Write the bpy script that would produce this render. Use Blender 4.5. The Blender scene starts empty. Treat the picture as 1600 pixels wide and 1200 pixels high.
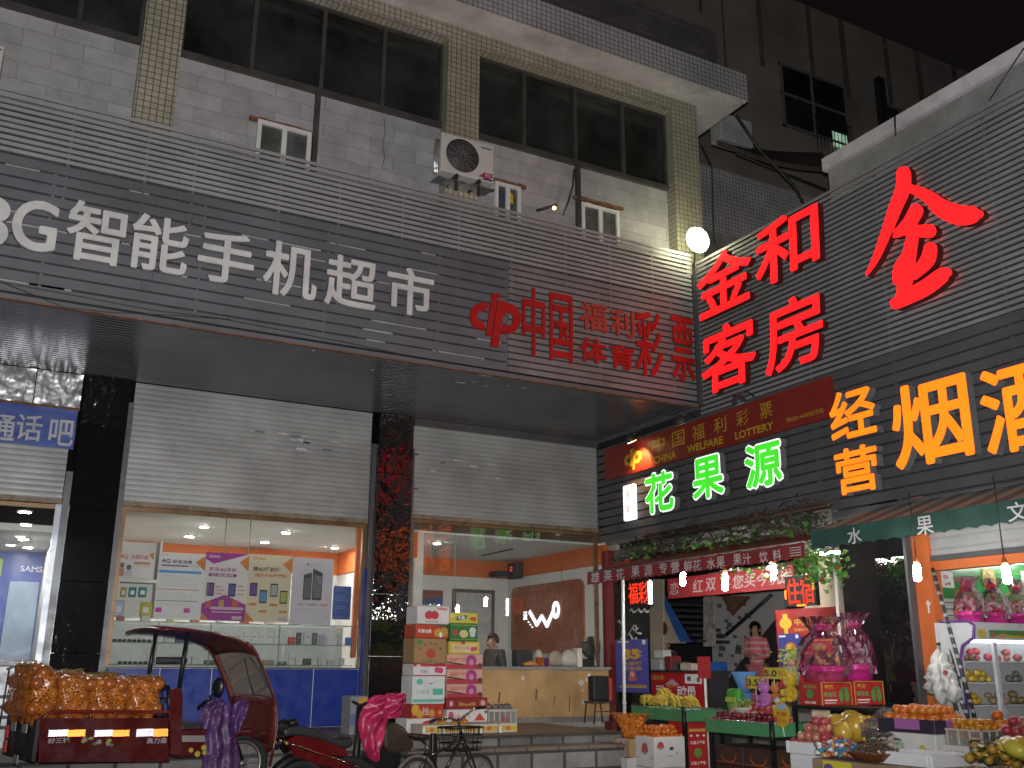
import bpy, bmesh, math, random
from mathutils import Vector, Matrix
rnd = random.Random(7)
SC = bpy.context.scene
COL = SC.collection
# ------------------------------------------------------------------ camera, world, main light, exposure
CH = 1.5
YAW, PITCH, ROLL = 0.49329918, 0.27882978, 0.00575482
FOC = 1542.58                                   # pixels at 1600 wide
_cy, _sy, _cp, _sp, _cr, _sr = math.cos(YAW), math.sin(YAW), math.cos(PITCH), math.sin(PITCH), math.cos(ROLL), math.sin(ROLL)
FWD = Vector((_sy*_cp, _cy*_cp, _sp))
_r = Vector((_cy, -_sy, 0)); _u = _r.cross(FWD)
RGT = _cr*_r + _sr*_u
UPV = -_sr*_r + _cr*_u
cam_d = bpy.data.cameras.new('camera'); cam = bpy.data.objects.new('camera', cam_d); COL.objects.link(cam)
cam_d.sensor_width = 36; cam_d.lens = 36*FOC/1600; cam_d.clip_start = .05; cam_d.clip_end = 500
cam.matrix_world = Matrix(((RGT.x, UPV.x, -FWD.x, 0), (RGT.y, UPV.y, -FWD.y, 0), (RGT.z, UPV.z, -FWD.z, CH), (0, 0, 0, 1)))
SC.camera = cam
W = bpy.data.worlds.new('World'); SC.world = W; W.use_nodes = True
bg = W.node_tree.nodes['Background']
sky = W.node_tree.nodes.new('ShaderNodeTexSky'); sky.sky_type = 'NISHITA'; sky.sun_disc = False
sky.sun_elevation = math.radians(-6); sky.sun_rotation = math.radians(200)
hs = W.node_tree.nodes.new('ShaderNodeMix'); hs.data_type = 'RGBA'; hs.inputs[0].default_value = .9
hs.inputs[7].default_value = (.0045, .0036, .0034, 1)           # city glow over the night sky
W.node_tree.links.new(sky.outputs[0], hs.inputs[6]); W.node_tree.links.new(hs.outputs[2], bg.inputs[0])
bg.inputs[1].default_value = 1.0
SC.view_settings.view_transform = 'Standard'; SC.view_settings.look = 'None'
SC.view_settings.exposure = .15; SC.view_settings.gamma = 1
SC.cycles.max_bounces = 8; SC.cycles.diffuse_bounces = 3; SC.cycles.glossy_bounces = 4
SC.cycles.transparent_max_bounces = 12; SC.cycles.sample_clamp_indirect = 4; SC.cycles.caustics_reflective = True
# the camera's own flash, aimed a little above the lens axis (the bottom of the frame gets little of it)
fl = bpy.data.lights.new('camera_flash', 'SPOT'); fl.energy = 2900; fl.shadow_soft_size = .045
fl.spot_size = math.radians(96); fl.spot_blend = .6; fl.color = (1, .985, .98)
flo = bpy.data.objects.new('camera_flash', fl); COL.objects.link(flo)
flo.location = Vector((0, 0, CH)) + UPV*.10
flo.rotation_euler = (FWD*1.0 + UPV*.21 - RGT*.02).to_track_quat('-Z', 'Y').to_euler()

# ------------------------------------------------------------------ pixel of the photograph -> point on a plane of the place
def ray(x, y): return RGT*(x-800) + UPV*(600-y) + FWD*FOC
def at(x, y, ax, val):
    d = ray(x, y); o = Vector((0, 0, CH)); return o + d*((val-o[ax])/d[ax])
def proj(p):
    q = Vector(p)-Vector((0, 0, CH)); w = q.dot(FWD); return 800+FOC*q.dot(RGT)/w, 600-FOC*q.dot(UPV)/w
DA, DF, YU, XB, FZ = 12.75, 10.2, 10.65, 8.37, .76
SOF, STA = 4.91, 7.13
def A(x, y, d=DA): return at(x, y, 1, d)
def B(x, y, d=XB): return at(x, y, 0, d)

# ------------------------------------------------------------------ materials
MATS = {}
def nodes(name):
    m = bpy.data.materials.new(name); m.use_nodes = True
    nt = m.node_tree; return m, nt, nt.nodes['Principled BSDF']
def N(nt, t, **kw):
    n = nt.nodes.new(t)
    for k, v in kw.items(): setattr(n, k, v)
    return n
def coords(nt, axes='xyz', world=False, scale=1.0):
    if world:
        src = N(nt, 'ShaderNodeNewGeometry').outputs['Position']
    else:
        src = N(nt, 'ShaderNodeTexCoord').outputs['Object']
    if axes == 'xyz': 
        return src
    s = N(nt, 'ShaderNodeSeparateXYZ'); nt.links.new(src, s.inputs[0])
    c = N(nt, 'ShaderNodeCombineXYZ')
    for i, a in enumerate(axes): nt.links.new(s.outputs['xyz'.index(a)], c.inputs[i])
    return c.outputs[0]
def noise(nt, co, scale, detail=4, rough=.6):
    n = N(nt, 'ShaderNodeTexNoise'); n.inputs['Scale'].default_value = scale; n.inputs['Detail'].default_value = detail
    n.inputs['Roughness'].default_value = rough; nt.links.new(co, n.inputs['Vector']); return n.outputs['Fac']
def ramp(nt, fac, lo, hi):
    r = N(nt, 'ShaderNodeMapRange'); r.inputs[1].default_value = .3; r.inputs[2].default_value = .7
    r.inputs[3].default_value = lo; r.inputs[4].default_value = hi; nt.links.new(fac, r.inputs[0]); return r.outputs[0]
def mulcol(nt, col, fac):
    m = N(nt, 'ShaderNodeVectorMath', operation='SCALE')
    if isinstance(col, tuple): m.inputs[0].default_value = col[:3]
    else: nt.links.new(col, m.inputs[0])
    nt.links.new(fac, m.inputs[3]); return m.outputs[0]
def bump(nt, b, h, strength=.3, dist=.01):
    bn = N(nt, 'ShaderNodeBump'); bn.inputs['Strength'].default_value = strength; bn.inputs['Distance'].default_value = dist
    nt.links.new(h, bn.inputs['Height']); nt.links.new(bn.outputs[0], b.inputs['Normal'])
def mat(name, col, rough=.6, metal=0., var=.25, vs=3., bs=0., bsc=20., emit=0., ecol=None, coat=0., trans=0., world=True):
    if name in MATS: return MATS[name]
    m, nt, b = nodes(name); MATS[name] = m
    b.inputs['Roughness'].default_value = rough; b.inputs['Metallic'].default_value = metal
    b.inputs['Coat Weight'].default_value = coat
    c4 = tuple(col)+(1,)
    b.inputs['Base Color'].default_value = c4
    m.diffuse_color = c4
    if var:
        co = coords(nt, world=world)
        f = noise(nt, co, vs)
        nt.links.new(mulcol(nt, tuple(col), ramp(nt, f, 1-var, 1+var*.7)), b.inputs['Base Color'])
        if not metal or rough > .2:
            nt.links.new(ramp(nt, noise(nt, co, vs*2.3), max(.03, rough-.12), min(1, rough+.15)), b.inputs['Roughness'])
    if bs:
        bump(nt, b, noise(nt, coords(nt, world=world), bsc, 3), bs, .02)
    if emit:
        b.inputs['Emission Color'].default_value = tuple(ecol or col)+(1,); b.inputs['Emission Strength'].default_value = emit
    if trans: b.inputs['Transmission Weight'].default_value = trans
    return m
def mat_brick(name, c1, c2, mortar, axes, bw, bh, ms=.01, off=.5, rough=.5, stain=.25, bs=.4, freq=2, noise_scale=1.2):
    if name in MATS: return MATS[name]
    m, nt, b = nodes(name); MATS[name] = m
    co = coords(nt, axes, world=True)
    t = N(nt, 'ShaderNodeTexBrick'); t.offset = off; t.offset_frequency = freq
    t.inputs['Color1'].default_value = c1+(1,); t.inputs['Color2'].default_value = c2+(1,); t.inputs['Mortar'].default_value = mortar+(1,)
    t.inputs['Scale'].default_value = 1; t.inputs['Mortar Size'].default_value = ms; t.inputs['Brick Width'].default_value = bw
    t.inputs['Row Height'].default_value = bh; t.inputs['Mortar Smooth'].default_value = .2; t.inputs['Bias'].default_value = 0
    nt.links.new(co, t.inputs['Vector'])
    wp = coords(nt, world=True)
    f = noise(nt, wp, noise_scale, 6, .7)
    nt.links.new(mulcol(nt, t.outputs['Color'], ramp(nt, f, 1-stain, 1+stain*.6)), b.inputs['Base Color'])
    b.inputs['Roughness'].default_value = rough
    inv = N(nt, 'ShaderNodeMath', operation='SUBTRACT'); inv.inputs[0].default_value = 1; nt.links.new(t.outputs['Fac'], inv.inputs[1])
    bump(nt, b, inv.outputs[0], bs, .006)
    return m
def mat_glass(name, tint=(.9, .95, .95), refl=1.0, dirt=.03):
    if name in MATS: return MATS[name]
    m = bpy.data.materials.new(name); m.use_nodes = True; MATS[name] = m; nt = m.node_tree
    nt.nodes.remove(nt.nodes['Principled BSDF']); out = nt.nodes['Material Output']
    tr = N(nt, 'ShaderNodeBsdfTransparent'); tr.inputs[0].default_value = tint+(1,)
    gl = N(nt, 'ShaderNodeBsdfGlossy'); gl.inputs['Roughness'].default_value = 0.0
    fr = N(nt, 'ShaderNodeFresnel'); fr.inputs[0].default_value = 1.5
    mu = N(nt, 'ShaderNodeMath', operation='MULTIPLY'); mu.inputs[1].default_value = refl; nt.links.new(fr.outputs[0], mu.inputs[0])
    mx = N(nt, 'ShaderNodeMixShader'); nt.links.new(mu.outputs[0], mx.inputs[0]); nt.links.new(tr.outputs[0], mx.inputs[1]); nt.links.new(gl.outputs[0], mx.inputs[2])
    df = N(nt, 'ShaderNodeBsdfDiffuse'); df.inputs[0].default_value = (.5, .5, .5, 1)
    mx2 = N(nt, 'ShaderNodeMixShader')
    nt.links.new(ramp(nt, noise(nt, coords(nt, world=True), 2.5, 5), dirt*.3, dirt*2), mx2.inputs[0])
    nt.links.new(mx.outputs[0], mx2.inputs[1]); nt.links.new(df.outputs[0], mx2.inputs[2]); nt.links.new(mx2.outputs[0], out.inputs[0])
    return m
def mat_emit(name, col, strength, base=(.5, .5, .5), vary=0.):
    if name in MATS: return MATS[name]
    m, nt, b = nodes(name); MATS[name] = m
    b.inputs['Base Color'].default_value = base+(1,); b.inputs['Roughness'].default_value = .35
    b.inputs['Emission Color'].default_value = col+(1,); b.inputs['Emission Strength'].default_value = strength
    m.diffuse_color = col+(1,)
    if vary:
        nt.links.new(ramp(nt, noise(nt, coords(nt, world=True), 3), strength*(1-vary), strength*(1+vary)), b.inputs['Emission Strength'])
    return m

# ------------------------------------------------------------------ mesh builder
class MB:
    def __init__(s): s.v = []; s.f = []; s.mi = []; s.mats = []; s.cur = 0; s.smooth = []
    def mat(s, m):
        if m not in s.mats: s.mats.append(m)
        s.cur = s.mats.index(m); return s
    def add(s, vs, fs, smooth=False):
        o = len(s.v); s.v += [tuple(v) for v in vs]
        for f in fs: s.f.append([i+o for i in f]); s.mi.append(s.cur); s.smooth.append(smooth)
        return s
    def box(s, a, b, bev=0.):
        x0, x1 = sorted((a[0], b[0])); y0, y1 = sorted((a[1], b[1])); z0, z1 = sorted((a[2], b[2]))
        vs = [(x0, y0, z0), (x1, y0, z0), (x1, y1, z0), (x0, y1, z0), (x0, y0, z1), (x1, y0, z1), (x1, y1, z1), (x0, y1, z1)]
        return s.add(vs, [(0, 3, 2, 1), (4, 5, 6, 7), (0, 1, 5, 4), (1, 2, 6, 5), (2, 3, 7, 6), (3, 0, 4, 7)])
    def rbox(s, a, b, r=.02, seg=2, M_=None):
        bm = bmesh.new(); bmesh.ops.create_cube(bm, size=1)
        c = [(a[i]+b[i])/2 for i in range(3)]; d = [abs(b[i]-a[i]) for i in range(3)]
        for v in bm.verts: v.co = Vector((v.co[i]*d[i]+c[i] for i in range(3)))
        bmesh.ops.bevel(bm, geom=list(bm.edges), offset=min(r, min(d)*.49), segments=seg, affect='EDGES', profile=.5)
        return s.bm(bm, M_)
    def bm(s, bm, M_=None, smooth=False):
        bm.verts.index_update(); vs = [(M_ @ v.co) if M_ else v.co.copy() for v in bm.verts]
        s.add(vs, [[v.index for v in f.verts] for f in bm.faces], smooth); bm.free(); return s
    def quad(s, *p): return s.add(p, [tuple(range(len(p)))])
    def obox(s, c, ux, uy, uz):
        c, ux, uy, uz = map(Vector, (c, ux, uy, uz)); vs = [c+i*ux+j*uy+k*uz for k in (-.5, .5) for j, i in ((-.5, -.5), (-.5, .5), (.5, .5), (.5, -.5))]
        return s.add(vs, [(0, 3, 2, 1), (4, 5, 6, 7), (0, 1, 5, 4), (1, 2, 6, 5), (2, 3, 7, 6), (3, 0, 4, 7)])
    def tube(s, pts, r, n=8, closed=False, smooth=True):
        pts = [Vector(p) for p in pts]; k = len(pts); rs = r if isinstance(r, (list, tuple)) else [r]*k
        rings = []; up = None
        for i, p in enumerate(pts):
            if closed: t = pts[(i+1) % k]-pts[i-1]
            else: t = pts[min(i+1, k-1)]-pts[max(i-1, 0)]
            t.normalize()
            if up is None: up = t.orthogonal().normalized()
            up = (up-t*up.dot(t))
            if up.length < 1e-6: up = t.orthogonal()
            up.normalize(); w = t.cross(up)
            rings.append([p+rs[i]*(math.cos(2*math.pi*j/n)*up+math.sin(2*math.pi*j/n)*w) for j in range(n)])
        vs = [q for R_ in rings for q in R_]; fs = []
        for i in range(k if closed else k-1):
            a, b = i*n, ((i+1) % k)*n
            for j in range(n): fs.append((a+j, a+(j+1) % n, b+(j+1) % n, b+j))
        if not closed: fs += [tuple(range(n))[::-1], tuple(range((k-1)*n, k*n))]
        return s.add(vs, fs, smooth)
    def lathe(s, base, prof, axis=(0, 0, 1), n=16, smooth=True):
        ax = Vector(axis).normalized(); u = ax.orthogonal().normalized(); w = ax.cross(u); base = Vector(base)
        vs = []; fs = []
        for r, h in prof: vs += [base+ax*h+r*(math.cos(2*math.pi*j/n)*u+math.sin(2*math.pi*j/n)*w) for j in range(n)]
        for i in range(len(prof)-1):
            for j in range(n): fs.append((i*n+j, i*n+(j+1) % n, (i+1)*n+(j+1) % n, (i+1)*n+j))
        fs += [tuple(range(n))[::-1], tuple(range((len(prof)-1)*n, len(prof)*n))]
        return s.add(vs, fs, smooth)
    def ball(s, c, r, sub=2, sq=(1, 1, 1), jit=0., M_=None):
        bm = bmesh.new(); bmesh.ops.create_icosphere(bm, subdivisions=sub, radius=1)
        rr = r
        for v in bm.verts:
            k = 1+(rnd.random()-.5)*jit
            v.co = Vector((v.co.x*sq[0]*rr*k, v.co.y*sq[1]*rr*k, v.co.z*sq[2]*rr*k))
            if M_: v.co = M_ @ v.co
            v.co += Vector(c)
        return s.bm(bm, None, True)
    def prism(s, outline, frame, d0, d1):
        """outline = 2D points in the frame's u,v; extruded along its normal from d0 to d1"""
        o, u, v, n = frame; k = len(outline)
        vs = [o+u*p[0]+v*p[1]+n*d0 for p in outline]+[o+u*p[0]+v*p[1]+n*d1 for p in outline]
        fs = [tuple(range(k))[::-1], tuple(range(k, 2*k))]+[(i, (i+1) % k, k+(i+1) % k, k+i) for i in range(k)]
        return s.add(vs, fs)
    def build(s, name, m=None, parent=None, loc=None, smooth=None):
        if m is not None: s.mats = [m]; s.mi = [0]*len(s.f)
        me = bpy.data.meshes.new(name)
        if parent is not None: org = parent['_org']
        else: org = Vector(loc) if loc is not None else Vector((0, 0, 0))
        org = Vector(org)
        me.from_pydata([tuple(Vector(v)-org) for v in s.v], [], s.f)
        for mm in s.mats: me.materials.append(mm)
        me.polygons.foreach_set('material_index', s.mi)
        me.polygons.foreach_set('use_smooth', [bool(x) if smooth is None else smooth for x in s.smooth])
        bm = bmesh.new(); bm.from_mesh(me); bmesh.ops.recalc_face_normals(bm, faces=bm.faces); bm.to_mesh(me); bm.free()
        me.update()
        o = bpy.data.objects.new(name, me); COL.objects.link(o)
        if parent is not None:
            o.parent = parent
            o['_org'] = tuple(org)
        else:
            o.location = org; o['_org'] = tuple(org)
        return o
def tag(o, label=None, cat=None, group=None, kind=None):
    if label: o['label'] = label
    if cat: o['category'] = cat
    if group: o['group'] = group
    if kind: o['kind'] = kind
    return o
def thing(name, label, cat, loc, group=None):
    o = bpy.data.objects.new(name, None); COL.objects.link(o); o.location = loc; o['_org'] = tuple(loc)
    o.empty_display_size = .1
    return tag(o, label, cat, group)
def struct(o): return tag(o, kind='structure')
def copy_thing(src, delta, rz=0., label=None):
    c = src.copy(); COL.objects.link(c); c.location = Vector(src.location)+Vector(delta); c.rotation_euler.z += rz
    for ch in src.children:
        k = ch.copy(); COL.objects.link(k); k.parent = c
        for g in ch.children:
            q = g.copy(); COL.objects.link(q); q.parent = k
    if label: c['label'] = label
    return c

# ------------------------------------------------------------------ lettering
FONT_CACHE = {}
def glyphs(txt, offset=0., extrude=0., bevel=0., res=6, space=1.0):
    key = (txt, offset, extrude, bevel, space)
    if key in FONT_CACHE: return FONT_CACHE[key]
    c = bpy.data.curves.new('lettering', 'FONT'); c.body = txt; c.offset = offset; c.extrude = extrude; c.resolution_u = res
    c.bevel_depth = bevel; c.bevel_resolution = 2; c.space_character = space
    o = bpy.data.objects.new('lettering', c); COL.objects.link(o); bpy.context.view_layer.update()
    me = bpy.data.meshes.new_from_object(o)
    vs = [v.co.copy() for v in me.vertices]; fs = [(list(p.vertices), p.normal.z) for p in me.polygons]
    bpy.data.objects.remove(o); bpy.data.curves.remove(c); bpy.data.meshes.remove(me)
    xs = [v.x for v in vs]; ys = [v.y for v in vs]
    FONT_CACHE[key] = (vs, fs, min(xs), max(xs), min(ys), max(ys))
    return FONT_CACHE[key]
def frameA(c): return (Vector(c), Vector((1, 0, 0)), Vector((0, 0, 1)), Vector((0, -1, 0)))
def frameB(c): return (Vector(c), Vector((0, -1, 0)), Vector((0, 0, 1)), Vector((-1, 0, 0)))
def text_into(mb, txt, frame, w, h, d=.0, depth=0., offset=0., skew=0., only=None, space=1.0, grow=0., pad=None, bold=0.):
    """lettering fitted into w x h metres round the frame's origin, d in front of it"""
    vs, fs, x0, x1, y0, y1 = glyphs(txt, offset, .5 if depth else 0., 0., space=space)
    if bold:
        r_ = bold*w
        for k in range(8):
            a_ = k*math.pi/4
            text_into(mb, txt, (frame[0]+frame[1]*r_*math.cos(a_)+frame[2]*r_*math.sin(a_), *frame[1:]), w, h, d, depth-.0004*(k+1), offset, skew, only, space)
    if pad:  # fit by another outline's box so that two outlines stay concentric
        _, _, x0, x1, y0, y1 = glyphs(txt, pad, .5 if depth else 0., 0., space=space)
    o, u, v, n = frame; sx, sy = w/(x1-x0), h/(y1-y0)
    out = []
    for p in vs:
        a = (p.x-(x0+x1)/2)*sx; b_ = (p.y-(y0+y1)/2)*sy; a += skew*b_
        out.append(o+u*a+v*b_+n*(d+(p.z+.5)*depth if depth else d))
    sel = [f for f, nz in fs if only is None or (only == 'face' and nz > .9) or (only == 'side' and nz <= .9)]
    used = sorted({i for f in sel for i in f}); mp = {i: k for k, i in enumerate(used)}
    return mb.add([out[i] for i in used], [[mp[i] for i in f] for f in sel])
def letter_size(p, axis, w, h):
    """metres for a letter of w x h pixels at point p on a wall running along axis"""
    p = Vector(p); e = .05
    q = proj(p); a = proj(p+Vector(axis)*e); z = proj(p+Vector((0, 0, e)))
    return w/abs(a[0]-q[0])*e, h/abs(z[1]-q[1])*e
# ================================================================== SETTING AND BUILDINGS
V = Vector
m_ground = mat('asphalt', (.05, .05, .05), .8, bs=.4, bsc=60)
m_plat = mat_brick('platform_tiles', (.20, .15, .11), (.17, .13, .10), (.07, .06, .05), 'xy', .4, .4, .012, 0, .45, .5)
m_conc = mat('concrete', (.20, .19, .18), .8, var=.4, vs=2.5, bs=.4, bsc=25)
m_block_edge = mat_brick('kerb_blocks', (.24, .23, .21), (.15, .145, .14), (.05, .05, .05), 'xz', .42, .2, .02, .5, .8, .5)
struct(MB().quad((-40, -20, 0), (60, -20, 0), (60, 60, 0), (-40, 60, 0)).build('ground', m_ground))
p = MB()
def slab(x0, x1, y0, y1, z0, z1):
    p.mat(m_plat).box((x0, y0, z1-.035), (x1, y1, z1)).mat(m_block_edge).box((x0, y0+.02, z0), (x1-.02, y1, z1-.036))
slab(-7, 4.2, 10.78, 12.62, .004, FZ); slab(4.202, 7.15, 10.40, 12.62, .004, FZ); slab(4.202, 7.15, 10.02, 10.399, .004, FZ-.11)
struct(p.build('shop_platform'))
struct(MB().box((7.16, 3, .004), (8.36, 12.9, .16)).build('pavement', mat_brick('paving', (.16, .15, .14), (.13, .12, .12), (.06, .06, .06), 'xy', .3, .3, .01, .5, .7, .4)))

# ---- building with the block infilled upper floor
m_tile = mat_brick('cream_tiles', (.37, .345, .26), (.32, .30, .225), (.11, .10, .08), 'xz', .075, .075, .006, 0, .35, .25, .5)
m_tile_grey = mat_brick('grey_mosaic', (.42, .40, .40), (.37, .36, .36), (.12, .12, .12), 'xz', .075, .075, .006, 0, .35, .3, .5)
m_tile_side = mat_brick('grey_mosaic_side', (.42, .40, .40), (.37, .36, .36), (.12, .12, .12), 'yz', .075, .075, .006, 0, .35, .3, .5)
m_blocks = mat_brick('aerated_blocks', (.36, .355, .355), (.285, .28, .285), (.24, .235, .235), 'xz', .62, .21, .006, .5, .85, .26, .35, noise_scale=2.5)
m_plaster = mat('plaster', (.50, .47, .45), .85, var=.3, vs=2, bs=.5, bsc=12)
m_alu = mat('weathered_aluminium', (.085, .08, .075), .5, .4, var=.3)
m_pane = mat('dark_pane', (.026, .028, .026), .16, var=.7, vs=1.1)
m_white = mat('white_plastic', (.62, .62, .60), .45, var=.1)
m_rust = mat('rusty_board', (.17, .075, .035), .8, var=.5, vs=9)
m_dark = mat('dark_paint', (.03, .03, .032), .5, var=.3)
bld = thing('concrete_building', 'concrete building with block-filled upper floor, cream tiled columns and dark window bands', 'building', (2.5, 11, 5))
XL = -4.5
MB().box((XL, 10.76, 4.95), (8.6, 10.96, 8.37)).build('block_wall', m_blocks, bld)
CX = [(-3.1, -2.65), (.88, 1.31), (4.68, 5.15), (8.41, 8.89)]
for a, b in CX:
    MB().box((a, 10.56, 4.95), (b, 11.0, 9.64)).build('column', m_tile, bld)
lm_ = MB().box((XL, 10.56, 9.642), (8.89, 11.0, 9.87))
lm_.build('lintel', m_tile, bld)
rg = MB()                       # ragged mortar left along the lintel
x = 1.4
while x < 8.4:
    w = rnd.uniform(.05, .2)
    if not (4.6 < x < 5.2): rg.box((x, 10.553, 9.642-rnd.uniform(.003, .022)), (x+w*.8, 10.575, 9.65))
    x += w
rg.build('lintel_mortar', m_conc, bld)
cn = MB().mat(m_plaster).box((XL, 10.1, 9.872), (9.5, 12.2, 9.93)).mat(m_tile_grey).box((XL, 10.085, 9.88), (9.515, 10.099, 10.34)).mat(m_tile_side).box((9.501, 10.10, 9.88), (9.515, 12.2, 10.34)).mat(m_conc).box((XL, 10.1, 9.932), (9.5, 12.2, 10.33))
cn.build('canopy', None, bld)
MB().box((XL, 10.55, 10.34), (9.35, 10.62, 11.35)).build('parapet_rail', mat_brick('purple_cladding', (.10, .085, .095), (.08, .07, .08), (.05, .045, .05), 'xz', 3.0, .1, .006, .5, .6, .3), bld)
MB().box((8.5, 11.0, 4.95), (8.88, 16, 9.87)).build('side_wall', m_tile_side, bld)
# windows: one band per bay
def band(x0, x1, muls):
    f = MB()
    f.box((x0, 10.70, 8.372), (x1, 10.80, 8.44)); f.box((x0, 10.72, 9.60), (x1, 10.80, 9.64))
    f.box((x0, 10.72, 8.44), (x0+.035, 10.80, 9.6)); f.box((x1-.035, 10.72, 8.44), (x1, 10.80, 9.6))
    for mx in muls: f.box((mx-.025, 10.71, 8.44), (mx+.025, 10.79, 9.60))
    fo = f.build('window', m_alu, bld)
    MB().box((x0+.036, 10.765, 8.441), (x1-.036, 10.775, 9.599)).build('pane', m_pane, fo)
band(-2.65, .88, [A(125, 20, 10.7).x, -.9, -1.9]); band(1.31, 4.68, [A(398, 50, 10.7).x, A(505, 90, 10.7).x, A(600, 110, 10.7).x])
band(5.15, 8.41, [A(820, 160, 10.7).x, A(900, 200, 10.7).x, A(975, 230, 10.7).x])
for px_, py_ in ((495, 180), (903, 280)):
    xx = A(px_, py_, 10.72).x
    MB().box((xx-.03, 10.69, 5.0), (xx+.03, 10.755, 8.371)).build('downpipe', m_alu, bld)
cr = MB()
for pts in ([(600, 185), (602, 205), (598, 225), (601, 245), (597, 262), (605, 266)],):
    cr.tube([A(*q, 10.752) for q in pts], .004, 5)
cr.build('hanging_wire', m_dark, bld)
cb = MB().tube([A(*q, 10.70) for q in ((897, 265), (895, 290), (888, 315), (880, 335))], .015, 6); cb.build('loose_conduit', m_alu, bld)
def small_window(px0, py0, px1, py1, boardpx):
    a, b = A(px0, py0, 10.74), A(px1, py1, 10.74); zt = A((px0+px1)/2, py0+6, 10.74).z
    x0, x1, z1, z0 = a.x, b.x, zt, zt-.62
    f = MB(); t = .05
    f.box((x0, 10.70, z0), (x0+t, 10.755, z1)); f.box((x1-t, 10.70, z0), (x1, 10.755, z1)); f.box((x0+t, 10.70, z1-t), (x1-t, 10.755, z1)); f.box((x0+t, 10.70, z0), (x1-t, 10.755, z0+t))
    xm = (x0+x1)/2; f.box((xm-.03, 10.702, z0+t), (xm+.03, 10.755, z1-t))
    o = f.build('small_window', m_white, bld)
    MB().box((x0+t, 10.735, z0+t), (xm-.03, 10.745, z1-t)).box((xm+.03, 10.735, z0+t), (x1-t, 10.745, z1-t)).build('pane', mat('dusty_pane', (.085, .09, .085), .3, var=.4, vs=5), o)
    bd = MB(); u0, u1 = A(*boardpx[0], 10.72), A(*boardpx[1], 10.72); n = 8
    for i in range(n):
        xa, xb = u0.x+(u1.x-u0.x)*i/n, u0.x+(u1.x-u0.x)*(i+1)/n
        bd.box((xa, 10.705, u0.z-.02+rnd.uniform(-.015, .01)), (xb, 10.755, u0.z+.022+rnd.uniform(-.01, .012)))
    bd.build('lintel_board', m_rust, bld)
small_window(402, 192, 484, 235, ((390, 183), (497, 205)))
small_window(772, 283, 812, 320, ((770, 279), (822, 290)))
small_window(907, 318, 966, 355, ((897, 307), (974, 330)))
# yellow and blue cloths behind the middle small window
t = MB().mat(mat('yellow_cloth', (.55, .36, .02), .8)).prism([(0, 0), (.09, 0), (.08, .13), (.03, .17), (0, .1)], frameA(A(793, 316, 10.733)), 0, .002)
t.mat(mat('blue_cloth', (.03, .05, .12), .8)).prism([(-.09, 0), (-.005, 0), (-.03, .19), (-.06, .12)], frameA(A(793, 316, 10.733)), 0, .002)
t.build('drying_cloth', None, bld)

# ---- slat screen and sign fascia on the left building
m_slat = mat('grey_slat', (.30, .30, .30), .45, .1, var=.15, vs=1.5)
m_plank = mat('charcoal_plank', (.125, .128, .142), .5, .1, var=.2, vs=1.2)
m_slat2 = mat('mid_grey_slat', (.20, .19, .185), .45, .1, var=.25, vs=1.5)
m_post = mat('galvanised_post', (.25, .25, .25), .4, .5, var=.3)
scr = thing('slat_screen', 'light grey horizontal slat screen above the charcoal phone shop fascia', 'slat screen', (2, 10.2, 6.4))
s = MB(); zt = STA; n = 11; pit = (STA-6.41)/n
for i in range(n):
    z1 = zt-i*pit
    x = XL
    while x < 8.34:
        x2 = min(8.34, x+rnd.uniform(2.4, 3.2)); dz = rnd.uniform(-.003, .003)
        s.box((x, 10.2, z1-.039+dz), (x2-.004, 10.214, z1+dz)); x = x2
s.build('slats', m_slat, scr)
m_gapshade = mat('painted_gap_shade', (.045, .045, .046), .8, var=.4)
MB().box((XL, 10.30, 6.42), (8.34, 10.32, 7.06)).build('gap_shade_sheet', m_gapshade, scr)  # dark sheet added behind the slats so their gaps read as shaded
for x in (-3.5, -2.2, -.9, .3, 1.05, 1.55, 2.5, 3.2, 4.0, 4.75, 5.5, 6.3, 7.0, 7.7): MB().box((x-.012, 10.247, 6.0), (x+.012, 10.27, 7.1)).build('post', m_post, scr)
fas = thing('fascia', 'charcoal plank fascia carrying the grey and the red raised lettering', 'fascia', (2, 10.2, 5))
s = MB(); n = 12; pit = (6.40-4.95)/n
for i in range(n):
    z1 = 6.40-i*pit; x = XL
    while x < 5.42:
        x2 = min(5.42, x+rnd.uniform(2.0, 3.4))
        if 5.42-x2 < .5: x2 = 5.42
        dz = rnd.uniform(-.002, .002)
        s.box((x, 10.2, z1-pit+.024+dz), (x2-.003, 10.214, z1+dz)); x = x2
s.box((XL, 10.195, 4.90), (8.36, 10.225, 4.945))
s.build('wide_planks', m_plank, fas)
s = MB(); n = 17; pit = (6.40-4.95)/n
for i in range(n):
    z1 = 6.40-i*pit
    s.box((5.425, 10.2, z1-pit+.026+rnd.uniform(-.002, .002)), (8.34, 10.214, z1))
s.build('narrow_planks', m_slat2, fas)
for x in (-3.2, -1.5, .2, 1.7, 3.1, 4.5, 5.42, 6.8, 8.0): MB().box((x-.014, 10.243, 4.95), (x+.014, 10.27, 6.4)).build('post', m_post, fas)
MB().box((XL, 10.19, 4.885), (8.35, 10.235, 4.899)).build('rust_trim', m_rust, fas)
MB().box((XL, 10.31, 4.95), (8.34, 10.33, 6.40)).build('gap_shade_sheet', m_gapshade, fas)  # added sheet, its dark colour stands in for shade between the planks
for i in range(26):
    x = rnd.uniform(-.5, 5.2); z = 6.40-rnd.randrange(12)*(6.40-4.95)/12; MB().box((x, 10.29, z-.10), (x+rnd.uniform(.15, .7), 10.305, z-.06)).build('batten_or_glint', mat('painted_gap_glint', (.34, .34, .33), .5, var=.3), fas)  # pale strips added behind the gaps, bright glints put into their colour
wire = MB(); 
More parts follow.
